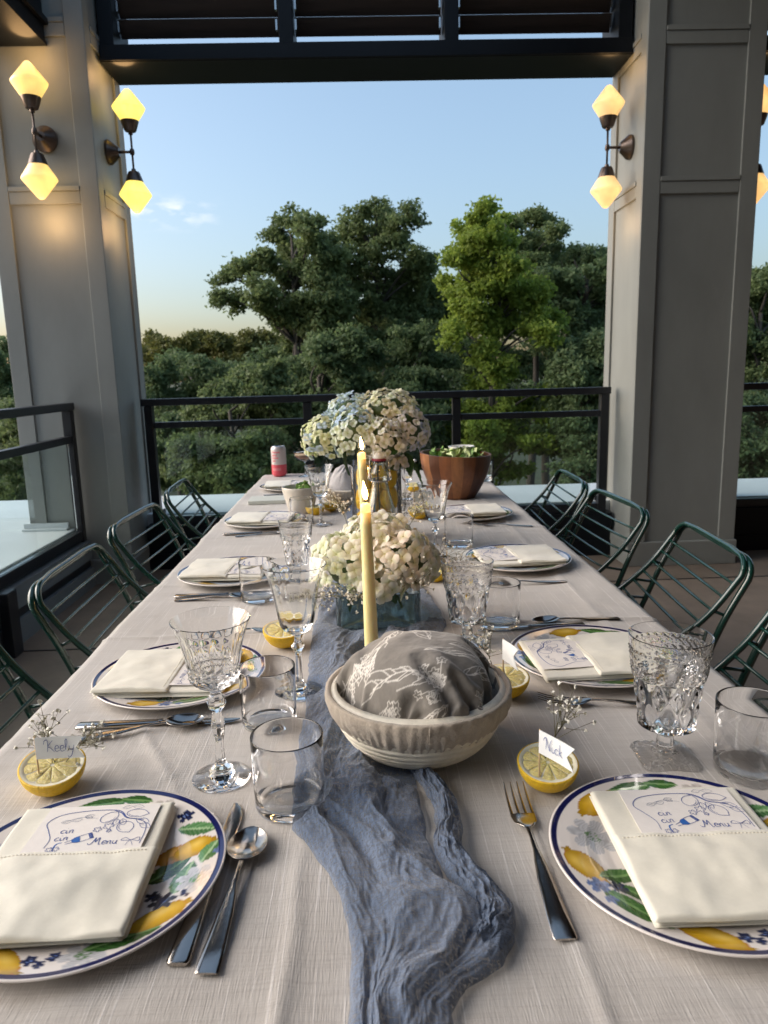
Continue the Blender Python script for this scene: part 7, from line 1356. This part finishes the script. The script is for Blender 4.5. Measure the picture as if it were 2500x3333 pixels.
18,-6,7,18,0,9,19,2,5,21,-2,4,20,0,9,19,5,9,20,6,7,22,7,4,22,7,6,21,8,1,21,9,-8,18,7,-6,21,8,-2,21,8,5,21,4,5,17,0,0,15,4,-1,8,7,-5,16,4,-5,19,-2,-7,19,0,-8,19,-4,-7,17,
-10,-9,17,-9,-8,16,-10,-8,9,-15,-9,6,-12,-7,14,0,-10,13,-1,-14,9,-8,-12,5,-6,-8,6,2,-4,11,8,-3,12,5,-5,10,0,-8,9,3,-10,6,-5,-12,2,-7,-11,0,-2,-7,5,8,-7,8,10,-4,8,3,-6,0,
-6,-7,2,-4,-4,7,1,309,-379,-14,6,5,0,7,5,1,7,4,1,8,5,2,9,5,3,10,5,4,10,5,4,11,6,4,7,9,4,7,12,4,7,11,3,7,13,3,7,13,1,7,13,1,7,14,-1,7,15,0,7,15,-2,7,16,-2,7,17,-1,7,16,-1,
6,18,0,7,17,2,6,19,2,6,18,4,5,19,6,5,20,6,4,19,8,4,20,7,3,20,8,2,20,8,1,20,7,1,19,5,-1,20,5,-1,19,2,-2,19,1,-4,18,-1,-4,18,-3,-6,17,-4,-5,16,-6,-7,16,-6,-6,15,-7,-7,14,-8,
-7,14,-7,-7,13,-8,-7,12,-6,-9,12,-6,-8,10,-6,-10,9,-4,-10,9,-3,-9,8,-3,-8,8,-1,-8,8,-1,-7,9,1,-8,6,0,-8,6,2,-8,6,1,-8,5,2,-7,6,1,-7,4,2,-7,5,1,-7,4,1,-7,5,0,-6,4,0,]
def towel():
    """resting shape of a bundled square cloth: 64 x 64 points in fifths of a millimetre, each row as a start and then steps"""
    P = np.cumsum(np.array(TOWEL_FORM, float).reshape(64,64,3), 1)*2e-4
    def up5(P):
        n = len(P); Q = np.concatenate([2*P[:1]-P[1:2], P, 2*P[-1:]-P[-2:-1]]); o = []
        for t_ in np.linspace(0, 1, 5, endpoint=False):
            a, b_, c, d = Q[:-3], Q[1:-2], Q[2:-1], Q[3:]
            o.append(.5*((2*b_)+(-a+c)*t_+(2*a-5*b_+4*c-d)*t_*t_+(-a+3*b_-3*c+d)*t_**3))
        o = np.stack(o, 1).reshape((-1,)+P.shape[1:]); return np.concatenate([o, P[-1:]])
    P = up5(P); P = np.swapaxes(up5(np.swapaxes(P, 0, 1)), 0, 1); n = P.shape[0]
    s_ = np.linspace(-1, 1, n); X, Y = np.meshgrid(s_, s_, indexing='ij'); gx, gy, z = P[...,0], P[...,1], P[...,2]*1.06
    w1 = fbm(X*1.3+4, Y*1.3+1, 2); ed = smooth(1.0, .75, np.maximum(np.abs(X), np.abs(Y)))
    z = z + ed*(.0030*np.sin(2*PI*(X*1.9 - Y*1.1 + 1.3*w1))*smooth(.2, -.3, X) + .0022*ridged(X*1.7+w1+3, Y*1.4+2, 2) + .0007*fbm(X*9, Y*9, 3))
    # print: thin off-white botanical lines on taupe, laid out on the flat towel
    col = np.zeros(X.shape+(3,)); base = np.array([.24,.22,.195]); col[:] = base
    col *= (1+.10*fbm(X*30, Y*30, 2))[...,None]
    u_, v_ = X*.172, Y*.172
    ink = np.zeros(X.shape)
    def seg(P, w):
        P = np.asarray(P); 
        x0, x1 = P[:,0].min()-.004, P[:,0].max()+.004; y0, y1 = P[:,1].min()-.004, P[:,1].max()+.004
        m_ = (u_ > x0) & (u_ < x1) & (v_ > y0) & (v_ < y1)
        if not m_.any(): return
        uu, vv = u_[m_], v_[m_]; best = np.full(uu.shape, 9.)
        for a, b_ in zip(P[:-1], P[1:]):
            d_ = b_-a; l2 = (d_**2).sum()+1e-12; t_ = np.clip(((uu-a[0])*d_[0]+(vv-a[1])*d_[1])/l2, 0, 1); best = np.minimum(best, np.hypot(uu-a[0]-t_*d_[0], vv-a[1]-t_*d_[1]))
        ink[m_] = np.maximum(ink[m_], 1-smooth(w*.7, w*1.3, best))
    g = np.random.default_rng(12)
    for k in range(24):   # fern plumes of long curved strokes
        cx, cy = g.uniform(-.15,.15), g.uniform(-.16,.15); a = g.uniform(0, 2*PI); l = g.uniform(.05,.085)
        spine = catmull([(cx,cy),(cx+l*.5*math.cos(a), cy+l*.5*math.sin(a)),(cx+l*math.cos(a+.25), cy+l*math.sin(a+.25))], 5); seg(spine, .0008)
        for j in range(7):
            p = spine[min(len(spine)-1, int(j*len(spine)/7))]
            for s2 in (-1, 1):
                aa = a+.2+s2*g.uniform(.30,.62); ll = l*g.uniform(.28,.5); q1 = p+ll*.5*np.array([math.cos(aa), math.sin(aa)]); q2 = p+ll*np.array([math.cos(aa-s2*.25), math.sin(aa-s2*.25)]); seg(np.array([p,q1,q2]), .0006)
    for k in range(14):   # sprays with lobed leaves
        cx, cy = g.uniform(-.15,.15), g.uniform(-.15,.15); a = g.uniform(0, 2*PI)
        for j in range(7):
            aa = a+g.uniform(-1.0,1.0); ll = g.uniform(.015,.045); e_ = np.array([cx+ll*math.cos(aa), cy+ll*math.sin(aa)]); seg(np.array([[cx,cy], e_]), .0006)
            th2 = np.linspace(0, 2*PI, 15); rr = .0056*(1+.35*np.sin(th2*5)); seg(np.stack([e_[0]+rr*np.cos(th2), e_[1]+rr*np.sin(th2)], 1), .0006)
    col = col*(1-ink[...,None]*.9) + np.array([.80,.76,.70])*ink[...,None]*.9
    return grid_mesh('towel', np.stack([gx, gy, z], -1), M['towel'], col)
o = link('printed_towel', towel(), None, (.058, .838, TZ+.0685)); tag(o, 'taupe kitchen towel with white leaf print, bundled in the bread bowl', 'towel')
# second bowl, far back
t = thing('bread_bowl', 'smaller coiled bread bowl far back beside the cream bowl', 'bowl', (-.062, 2.52, TZ+.004))
coil_bowl(t, .078, .04, .060, 9); liner(t, .082, .026, .062, 'liner', 4)
n = 70; s_ = np.linspace(-1, 1, n); A, B = np.meshgrid(s_, s_, indexing='ij'); r_ = np.maximum(np.abs(A), np.abs(B)); th = np.arctan2(B, A)
z = .078*np.clip(1-r_**2.2, 0, 1) + .009*ridged(th*1.6+r_, r_*1.2, 2)*smooth(1, .5, r_)*smooth(.05,.3,r_) - .02*smooth(.95, 1, r_)
o = link('pale_towel', grid_mesh('pale_towel', np.stack([r_*.074*np.cos(th), r_*.074*np.sin(th), z], -1), M['greytowel']), None, (-.062, 2.52, TZ+.063)); tag(o, 'pale grey towel bundled in the far bread bowl', 'towel')

# ------------------------------------------------------------------ candles
def candle(label, x, y, ztop, rb, rt_, lean=(0,0), drip=False):
    t = thing('taper_candle', label, 'candle', (x, y, TZ+.001), 0, 'lit yellow taper candles'); h = ztop-TZ
    mb = MB(); pts = [(lean[0]*f, lean[1]*f, h*f) for f in np.linspace(0, .94, 12)]
    mb.tube(pts, [rb+(rt_-rb)*f for f in np.linspace(0, .94, 12)], 28); link('wax', mb.mesh('wax', M['wax']), t)
    lx, ly = lean; me = MB(); rr = [rt_*1.0, rt_*.98, rt_*.9, rt_*.55]
    me.tube([(lx*.941, ly*.941, h*.941), (lx*.965, ly, h*.972), (lx*.985, ly, h*.990), (lx, ly, h*.997)], rr, 24); link('melting_tip', me.mesh('melting_tip', M['waxtip']), t)
    link('wick', MB().tube([(lx, ly, h*.99), (lx+.0006, ly, h+.005), (lx+.0018, ly, h+.009)], .0007, 6).mesh('wick', M['wick']), t)
    fp = [(0,0),(.0022,.001),(.0040,.006),(.0044,.010),(.0036,.016),(.0018,.023),(.0004,.029),(0,.030)]
    link('flame', MB().lathe(prof_interp(fp, 3), 20).mesh('flame', M['flame']), t, (lx+.0012, ly, h+.0045), (0, R(-6), 0))
    if drip:
        for k, (a, z0, l) in enumerate([(PI, .985, .10), (PI*.93, .93, .05), (PI*1.1, .80, .03)]):
            f = z0; p = [(lx*f + (rt_+.0006)*math.cos(a) + .0006*math.sin(q*9), ly*f + (rt_+.0006)*math.sin(a), h*f - l*q) for q in np.linspace(0, 1, 9)]
            link('wax_drip', MB().tube(p, [.0010,.0018,.0021,.0016,.0020,.0026,.0018,.0024,.0015], 8).mesh('wax_drip', M['wax']), t)
    ld = bpy.data.lights.new('flame_light', 'POINT'); ld.energy = .10; ld.color = (1,.55,.22); ld.shadow_soft_size = .012; link('flame_light', ld, t, (lx, ly, h+.05))
    hb = MB(); hb.lathe([(0,0),(.026,0),(.027,.002),(.018,.005),(.0135,.008),(.0130,.024),(.0145,.026),(.0125,.026),(.0118,.010),(0,.010)], 32)
    hh_ = link('candle_holder', hb.mesh('candle_holder', M['glass']), None, (x, y, TZ+.0008)); tag(hh_, label.replace('taper candle', 'clear glass holder under the taper candle'), 'candle holder')
candle('nearest lit taper candle, behind the towel bowl', .004, 1.115, 1.012, .0118, .0082, (-.004, 0))
candle('second lit taper candle with wax drips, before the bottle', .000, 1.640, 1.036, .0115, .0085, (-.004, 0), True)

# ------------------------------------------------------------------ hydrangeas
def floret_mesh(seed, rp=.011, gold=(.66,.70,.42)):
    g = random.Random(seed); v = []; f = []; col = []
    for k in range(4):
        a0 = k*PI/2 + g.uniform(-.15,.15); n1, n2 = 5, 5; o_ = len(v); lift = g.uniform(.2,.75); tw = g.uniform(-.25,.25)
        for i in range(n1):
            u_ = i/(n1-1)
            for j in range(n2):
                w_ = j/(n2-1)*2-1; wd = rp*.62*math.sin(PI*(.10+.80*u_))**.7 if u_ < 1 else rp*.25
                x = rp*1.12*u_; y = w_*wd; z = rp*(lift*u_ - .22*u_*u_*1.4 - .14*w_*w_) + y*tw
                v.append((x*math.cos(a0)-y*math.sin(a0), x*math.sin(a0)+y*math.cos(a0), z + .0006*(k % 2)))
                m_ = min(1, u_*1.6); col.append([gold[q]*(1-m_)+1*m_ for q in range(3)])
        for i in range(n1-1):
            for j in range(n2-1): f.append((o_+i*n2+j, o_+(i+1)*n2+j, o_+(i+1)*n2+j+1, o_+i*n2+j+1))
    o_ = len(v)
    for k in range(6): v.append((.0011*math.cos(k*PI/3), .0011*math.sin(k*PI/3), .0012)); col.append([.55,.55,.30])
    v.append((0,0,.0022)); col.append([.6,.6,.35]); f += [(o_+k, o_+(k+1)%6, o_+6) for k in range(6)]
    me = bpy.data.meshes.new('floret'); me.from_pydata(v, [], f); me.update(); me.polygons.foreach_set('use_smooth', [True]*len(me.polygons))
    at = me.color_attributes.new('col', 'FLOAT_COLOR', 'POINT'); at.data.foreach_set('color', [c for q in col for c in (*q, 1)]); me.materials.append(M['petal']); return me
FB = [floret_mesh(k, .0108) for k in range(4)]; FW = [floret_mesh(k+10, .0132, (.80,.84,.58)) for k in range(4)]
def head(t, c, r3, n, meshes, cols, seed, zmin=-.55, jit=.10):
    g = random.Random(seed); hd = bpy.data.objects.new('flower_head', None); C.objects.link(hd); hd.parent = t; hd.location = c; hd.empty_display_size = .02
    core = MB().lathe([(0,-.72),(.5,-.52),(.72,0),(.5,.52),(0,.72)], 12).mesh('core', M['stem']); link('core', core, hd, scale=r3)
    ga = PI*(3-math.sqrt(5)); bv, bf, bc = [], [], []
    for i in range(n):
        zz = zmin + (1-zmin)*(i+.5)/n; rr = math.sqrt(max(0, 1-zz*zz)); a = i*ga
        d_ = Vector((rr*math.cos(a), rr*math.sin(a), zz)) + Vector((g.gauss(0,.07), g.gauss(0,.07), g.gauss(0,.07))); d_.normalize()
        k = 1 + g.uniform(-jit, jit*.6); p = Vector((d_.x*r3[0], d_.y*r3[1], d_.z*r3[2]))*k
        nrm = Vector((d_.x/r3[0], d_.y/r3[1], d_.z/r3[2])).normalized() + Vector((g.gauss(0,.28), g.gauss(0,.28), g.gauss(0,.28)))
        q = nrm.to_track_quat('Z', 'Y').to_euler(); q.rotate_axis('Z', g.uniform(0, 6.28)); me_ = g.choice(meshes); sc_ = g.uniform(.85, 1.2)
        c0, c1 = cols[0], cols[1]; m_ = g.random() if g.random() < .8 else 0; cc = [c0[w]*(1-m_)+c1[w]*m_ for w in range(3)]
        if len(cols) > 2 and g.random() < .14: cc = cols[2]
        if d_.y > .22:      # turned away from the table's near end: joined
            Mx = q.to_matrix()*sc_; k0 = len(bv)
            bv += [Mx @ v_.co + p for v_ in me_.vertices]; bf += [tuple(w+k0 for w in f_.vertices) for f_ in me_.polygons]
            bc += [tuple(a_.color[w]*cc[w] for w in range(3)) for a_ in me_.color_attributes['col'].data]
        else:
            o = link('floret', me_, hd, p, q, sc_); o.color = (*cc, 1)
    if bv:
        me_ = bpy.data.meshes.new('back_florets'); me_.from_pydata([tuple(v_) for v_ in bv], [], bf); me_.update()
        at = me_.color_attributes.new('col', 'FLOAT_COLOR', 'POINT'); at.data.foreach_set('color', [c_ for q_ in bc for c_ in (*q_, 1)]); me_.materials.append(M['petal'])
        link('back_florets', me_, hd)['kind'] = 'stuff'
    return hd
def big_leaf(t, base, d_, l, w, roll=0, name='leaf'):
    n1, n2 = 16, 11; P = np.zeros((n1, n2, 3))
    for i in range(n1):
        u_ = i/(n1-1)
        for j in range(n2):
            v_ = j/(n2-1)*2-1; hw_ = w*math.sin(PI*min(.985, .03+u_*.97))**.75*(1-.25*u_)*(1+.035*math.sin(u_*60)); P[i,j] = (u_*l, v_*hw_, -.20*l*u_*u_ - .10*w*(1-abs(v_)) + .0012*math.sin(u_*34-abs(v_)*6))
    me = grid_mesh('leaf', P, M['leaf']); d_ = Vector(d_).normalized(); q = d_.to_track_quat('X', 'Z'); o = link(name, me, t, base); o.rotation_euler = (q.to_matrix() @ Matrix.Rotation(roll, 3, 'X')).to_euler()
    md = o.modifiers.new('s', 'SOLIDIFY'); md.thickness = .0004
    v_ = MB().tube([(0,0,-.10*w+.0006),(l*.5,0,-.05*l-.10*w+.0008),(l*.97,0,-.19*l-.1*w+.0006)], [.0010,.0008,.0004], 5); link('midrib', v_.mesh('midrib', M['stem']), o)
# white bouquet
t = thing('white_bouquet', 'creamy white hydrangeas in the low aqua glass vase', 'flowers', (.012, 1.30, TZ+.075))
W1, W2, W3 = (.84,.83,.74), (.90,.89,.83), (.84,.76,.68)
head(t, (-.040,-.015,.045), (.070,.062,.056), 84, FW, ((.84,.87,.68),W2,(.88,.88,.80)), 1, -.6)
head(t, (.043,-.018,.045), (.074,.064,.060), 88, FW, (W1,W3,(.86,.78,.70)), 2, -.6)
head(t, (.006,.012,.078), (.066,.062,.050), 74, FW, (W2,W1,(.8,.8,.74)), 3, -.3)
head(t, (.008,-.045,.018), (.055,.045,.042), 48, FW, (W1,W2,(.72,.74,.60)), 4, -.5)
for a in [((.01,-.01,.02),(-.25,-.35,-1),.075),((.02,-.01,.02),(.45,-.3,-1),.075),((.03,.0,.02),(.75,-.1,-1),.075),((0,.01,.02),(-.5,.1,-1),.07)]:
    link('stem', MB().tube([a[0], tuple(Vector(a[0])+Vector(a[1]).normalized()*a[2])], .0022, 8).mesh('stem', M['stem']), t)
big_leaf(t, (-.035,-.035,.005), (-.35,-.3,-.75), .045, .016, R(70)); big_leaf(t, (.030,-.035,-.005), (.2,-.2,-.6), .03, .010, R(40))
for k, (b_, d_, h_) in enumerate([((-.055,-.055,.012),(-.5,-.7,-.15),.075),((-.02,-.07,.010),(-.2,-.9,-.1),.070),((.058,-.05,.02),(.5,-.8,.0),.07),((.085,-.02,.045),(1,-.2,.25),.10),((.085,.01,.03),(1,0,-.1),.11),((-.045,.02,.11),(-.3,-.2,.9),.075),((.06,.03,.09),(.6,.1,.8),.09),((-.095,-.03,.0),(-.8,-.5,-.3),.07)]):
    sprig("baby's breath tucked into the white hydrangeas, " + ['lower left','front centre left','front right','right side','far right side','top left','top right','left edge'][k], tuple(Vector((.012,1.30,TZ+.075))+Vector(b_)), d_, h_, .75, 16, 40+k, "baby's breath in the white bouquet")
def box_vase(nm, lab, x0, x1, y0, y1, h, th, m):
    t = thing(nm, lab, 'vase', ((x0+x1)/2, (y0+y1)/2, TZ+.002)); a, b_ = (x1-x0)/2, (y1-y0)/2
    def ring(ax, by, z, r=.012, n=6):
        o_ = []
        for cx, cy, s0 in ((ax-r, by-r, 0), (-(ax-r), by-r, 1), (-(ax-r), -(by-r), 2), (ax-r, -(by-r), 3)):
            for k in range(n+1): q = PI/2*(s0 + k/n); o_.append((cx+r*math.cos(q), cy+r*math.sin(q), z))
        return o_
    rows = [ring(a*.05, b_*.05, 0, .001), ring(a*.96, b_*.96, 0), ring(a, b_, .003), ring(a, b_, h-.001), ring(a-.0006, b_-.0006, h), ring(a-th+.0006, b_-th+.0006, h), ring(a-th, b_-th, h-.001), ring(a-th, b_-th, .010, .010), ring(a-th-.003, b_-th-.003, .008, .009), ring(a*.05, b_*.05, .008, .001)]
    link('glass_body', grid_mesh('glass_body', np.array(rows), M[m], wrap=True), t); return t, a-th, b_-th
t, a, b_ = box_vase('aqua_vase', 'low square aqua glass vase on the runner holding the white hydrangeas', -.058, .094, 1.235, 1.365, .070, .004, 'vaseglass')
# blue bouquet
t = thing('blue_bouquet', 'large bouquet of pale blue and cream hydrangeas in the lemon vase', 'flowers', (.012, 2.0, 1.0))
HC = [((-.108,-.02,.040),(.068,.068,.062),((0.77,0.80,0.49),(0.87,0.87,0.73),(0.61,0.73,0.87))), ((-.030,-.060,.052),(.070,.066,.066),((0.73,0.82,0.77),(0.82,0.87,0.66),(0.53,0.68,0.91))),
      ((-.040,.02,.100),(.068,.066,.056),((0.58,0.73,0.91),(0.77,0.87,0.82),(0.87,0.87,0.73))), ((.055,.0,.108),(.080,.070,.058),((0.84,0.82,0.62),(0.80,0.74,0.60),(0.80,0.84,0.66))),
      ((.100,-.02,.055),(.066,.068,.066),((0.82,0.80,0.80),(0.86,0.82,0.76),(0.62,0.66,0.86))), ((.040,-.075,.030),(.060,.056,.060),((0.88,0.86,0.80),(0.90,0.90,0.82),(0.80,0.76,0.74)))]
for k, (c_, r_, cc) in enumerate(HC): head(t, c_, r_, 98, FB, cc, 20+k, -.75)
head(t, (.070,-.080,-.030), (.030,.026,.022), 12, FW, ((.62,.64,.74),(.70,.68,.66)), 31, -.3)
big_leaf(t, (-.062,-.085,.012), (-.05,-.25,-1), .066, .040, R(85)); big_leaf(t, (.035,-.10,.005), (1,-.2,.28), .05, .022, R(35)); big_leaf(t, (.10,-.05,-.002), (.35,-.2,-.9), .066, .028, R(-60)); big_leaf(t, (.115,-.03,-.02), (.55,-.3,-.8), .075, .026, R(-40))
for dx in (-.02, .01, .03): link('stem', MB().tube([(dx*.6,0,.02), (dx,0,-.22)], .0028, 8).mesh('stem', M['stem']), t)
t, a, b_ = box_vase('lemon_vase', 'tall square glass vase filled with water and lemons under the blue hydrangeas', -.036, .100, 1.945, 2.065, .215, .0035, 'glass')
for k, (x, y, z, rx, a_) in enumerate([(-.035,-.018,.045,.031,.2),(.034,-.020,.045,.031,-.4),(-.032,-.018,.108,.032,.6),(.036,-.016,.104,.031,.1),(-.030,-.014,.160,.030,-.3),(.035,-.014,.162,.031,.4),(.0,.022,.07,.031,0),(.0,.022,.13,.031,.5),(0,.020,.185,.028,.2)]):
    q = MB().lathe([(0,-.040),(.006,-.037),(.018,-.030),(.028,-.015),(.031,0),(.028,.015),(.018,.030),(.006,.037),(0,.041)], 28)
    o = link('whole_lemon', q.mesh('whole_lemon', M['rind']), None, (t.location.x+x, t.location.y+y, t.location.z+z), (R(15), a_, 0), rx/.034); tag(o, 'whole lemon in the tall vase, ' + ['bottom left','bottom right','middle left','middle right','top left','top right','low at the back','mid height at the back','topmost at the back'][k], 'lemon', 'whole lemons inside the tall vase')

# ------------------------------------------------------------------ swing-top bottle
t = thing('swing_top_bottle', 'clear swing top water bottle with porcelain stopper before the lemon vase', 'bottle', (.040, 1.885, TZ+.003))
po = [(0,.003),(.028,.0),(.040,.002),(.043,.008),(.0435,.05),(.0425,.08),(.038,.105),(.031,.130),(.0255,.152),(.0222,.172),(.0215,.178),(.0250,.186),(.0258,.196),(.0235,.208),(.0180,.218),(.0168,.222),(.0180,.224),(.0180,.230),(.0150,.231)]
pi_ = [(.0125,.230),(.0125,.220),(.0195,.207),(.0220,.196),(.0212,.187),(.0178,.178),(.0185,.170),(.0222,.152),(.0278,.130),(.0348,.105),(.0392,.08),(.0402,.05),(.0398,.012),(.030,.006),(0,.008)]
link('glass_body', MB().lathe(prof_interp(po, 3)+pi_, 56).mesh('glass_body', M['bottleglass']), t)
link('rubber_seal', MB().lathe([(.008,.2315),(.0185,.2315),(.0195,.234),(.0185,.2375),(.008,.2375)], 28, closed=True).mesh('seal', M['rubber']), t)
link('stopper', MB().lathe([(0,.238),(.0165,.238),(.0175,.241),(.0168,.250),(.0160,.254),(.012,.2560),(0,.2562)], 28).mesh('stopper', M['white'], auto=40), t)
wr = []
for s_ in (-1, 1):
    link('wire_bail', MB().tube(catmull([(s_*.0175,0,.247),(s_*.0225,-.002,.246),(s_*.0240,-.004,.232),(s_*.0265,-.010,.205),(s_*.0305,-.016,.186),(s_*.0270,-.012,.184),(s_*.0262,-.004,.196)], 4).tolist(), .0011, 6).mesh('wire', M['wire']), t)
link('wire_collar', MB().tube([(.0262*math.cos(a), .0262*math.sin(a), .181+.002*math.sin(a)) for a in np.linspace(0, 2*PI, 30)], .0011, 6).mesh('wire', M['wire']), t)
link('front_wire', MB().tube(catmull([(-.0265,-.010,.205),(-.024,-.018,.184),(0,-.028,.180),(.024,-.018,.184),(.0265,-.010,.205)], 5).tolist(), .0011, 6).mesh('wire', M['wire']), t)

# ------------------------------------------------------------------ wooden salad bowl, cream bowl, can
def salad(t, cx, cy, z, r, n, seed, sz, mats=('greens','greens2')):
    g = random.Random(seed)
    for k in range(n):
        a = g.uniform(0, 2*PI); rr = r*math.sqrt(g.random())*.95; P = np.zeros((6,5,3)); l, w = sz*g.uniform(.7,1.3), sz*g.uniform(.25,.42); c1, c2 = g.uniform(-1.2,1.6), g.uniform(-1,1)
        for i in range(6):
            for j in range(5):
                u_ = i/5; v_ = j/4*2-1; P[i,j] = (l*(u_-.3), w*v_*math.sin(PI*(.1+.85*u_))**.6, l*.30*c1*(u_-.4)**2 + w*.5*v_*v_*c2 + .06*sz*math.sin(u_*9+v_*7+k))
        o = link('salad_leaf', grid_mesh('salad_leaf', P, M[mats[0] if g.random() < .66 else mats[1]]), t, (cx+rr*math.cos(a), cy+rr*math.sin(a), z+g.uniform(-.004,.016)*(1.3-rr/r)), (g.uniform(-.9,.9), g.uniform(-1.1,.5), g.uniform(0, 6.28)))
bw = thing('salad_bowl', 'tall wooden salad bowl of dark and light staves near the far end', 'bowl', (.335, 2.64, TZ+.002), R(-4))
ns = 18; H_ = .163
for k in range(ns):
    a0, a1 = 2*PI*k/ns+.002, 2*PI*(k+1)/ns-.002; rows = []
    def rad(f): return .070 + (.130-.070)*math.sin(f*PI/2)**.92
    zt = lambda a: H_ - .012*math.cos(a+.3)*.5
    pth = [(rad(f), f) for f in np.linspace(0, 1, 7)] + [(rad(f)-.009, f) for f in np.linspace(1, .06, 6)]
    for r_, f in pth:
        rows.append([(r_*math.cos(a), r_*math.sin(a), f*zt(a)) for a in np.linspace(a0, a1, 5)])
    P = np.array(rows); mb = MB().grid(P); link('stave', mb.mesh('stave', M[['w1','w2','w3','w1','w2','w1','w3','w3','w1'][k % 9]], auto=50), bw)
link('bowl_floor', MB().lathe([(0,.004),(.074,.004),(.074,.012),(0,.012)], 36).mesh('bowl_floor', M['w3']), bw)
sl = thing('green_salad', 'leafy green salad heaped in the wooden bowl', 'salad', (.335, 2.64, TZ+.15)); link('salad_bed', MB().lathe([(0,.006),(.08,.002),(.112,-.012),(.10,-.03),(0,-.03)], 28).mesh('salad_bed', M['greens']), sl)
salad(sl, 0, 0, .008, .100, 120, 5, .030)
t = thing('dressing_dish', 'small white dish standing in the salad behind the wooden bowl rim', 'dish', (.365, 2.70, TZ+.158), 0); link('dish', MB().lathe([(0,0),(.03,0),(.042,.010),(.049,.024),(.0495,.026),(.047,.026),(.039,.012),(0,.006)], 36).mesh('dish', M['white']), t)
link('dressing', MB().lathe([(0,.0135),(.0395,.0135),(.0395,.011),(0,.011)], 24).mesh('dressing', mat('peach_dressing', (.62,.34,.22), .4)), t)
t = thing('cream_bowl', 'cream ceramic bowl of greens left of the far etched glass', 'bowl', (-.215, 2.41, TZ+.002))
link('ceramic_body', MB().lathe([(0,.0),(.036,.0),(.040,.004),(.050,.04),(.0605,.080),(.0618,.090),(.0605,.0925),(.0575,.090),(.046,.04),(.036,.010),(0,.008)], 48).mesh('cream', M['cream']), t)
sl = thing('greens', 'fresh salad greens in the cream bowl', 'salad', (-.215, 2.41, TZ+.080)); link('salad_bed', MB().lathe([(0,.004),(.03,.002),(.050,-.006),(.04,-.02),(0,-.02)], 20).mesh('salad_bed', M['greens']), sl); salad(sl, .012, 0, .004, .034, 34, 9, .026)
t = thing('drink_can', 'slim pink and silver drink can at the far left corner of the table', 'can', (-.392, 3.36, TZ+.002), R(-20))
def canp(z0, z1, r=.0345): return [(r, z) for z in np.linspace(z0, z1, 4)]
link('lower_body', MB().lathe([(0,.0),(.024,.0),(.027,.002),(.0345,.010)]+canp(.012,.055), 40).mesh('lower', M['canr']), t)
link('upper_body', MB().lathe(canp(.0552,.124)+[(.0335,.130),(.0285,.137)], 40).mesh('upper', M['canw']), t)
link('lid', MB().lathe([(.0285,.1372),(.0292,.1388),(.0280,.1392),(.0270,.1372),(0,.1372)], 36).mesh('lid', M['alu']), t)
for z_, w_, a_ in [(.112,1.1,-.2),(.098,.7,-.45),(.086,.9,-.35),(.073,.5,-.5)]:
    mb = MB(); A_ = np.linspace(-PI/2+a_-w_/2+.3, -PI/2+a_+w_/2+.3, 12)
    P = np.array([[(.0347*math.cos(a), .0347*math.sin(a), z_-.0035) for a in A_], [(.0347*math.cos(a), .0347*math.sin(a), z_+.0035) for a in A_]]); link('printed_band', mb.grid(P).mesh('band', M['canp']), t)
link('printed_band', MB().grid(np.array([[(.0347*math.cos(a), .0347*math.sin(a), z_) for a in np.linspace(-PI/2-.5, -PI/2+.7, 14)] for z_ in (.028, .040)])).mesh('band', M['canp']), t)
# white folded menu booklet lying on the left side
t = thing('place_mat_book', 'pale flat booklet lying between the two farthest left settings', 'booklet', (-.325, 2.66, TZ+.002), R(2))
M['cream_b'] = mat('pale_cover', (.60,.62,.56), .6)
bx('booklet_block', 'cream_b', t, -.10, .10, -.055, .055, 0, .014, bevel=.002)
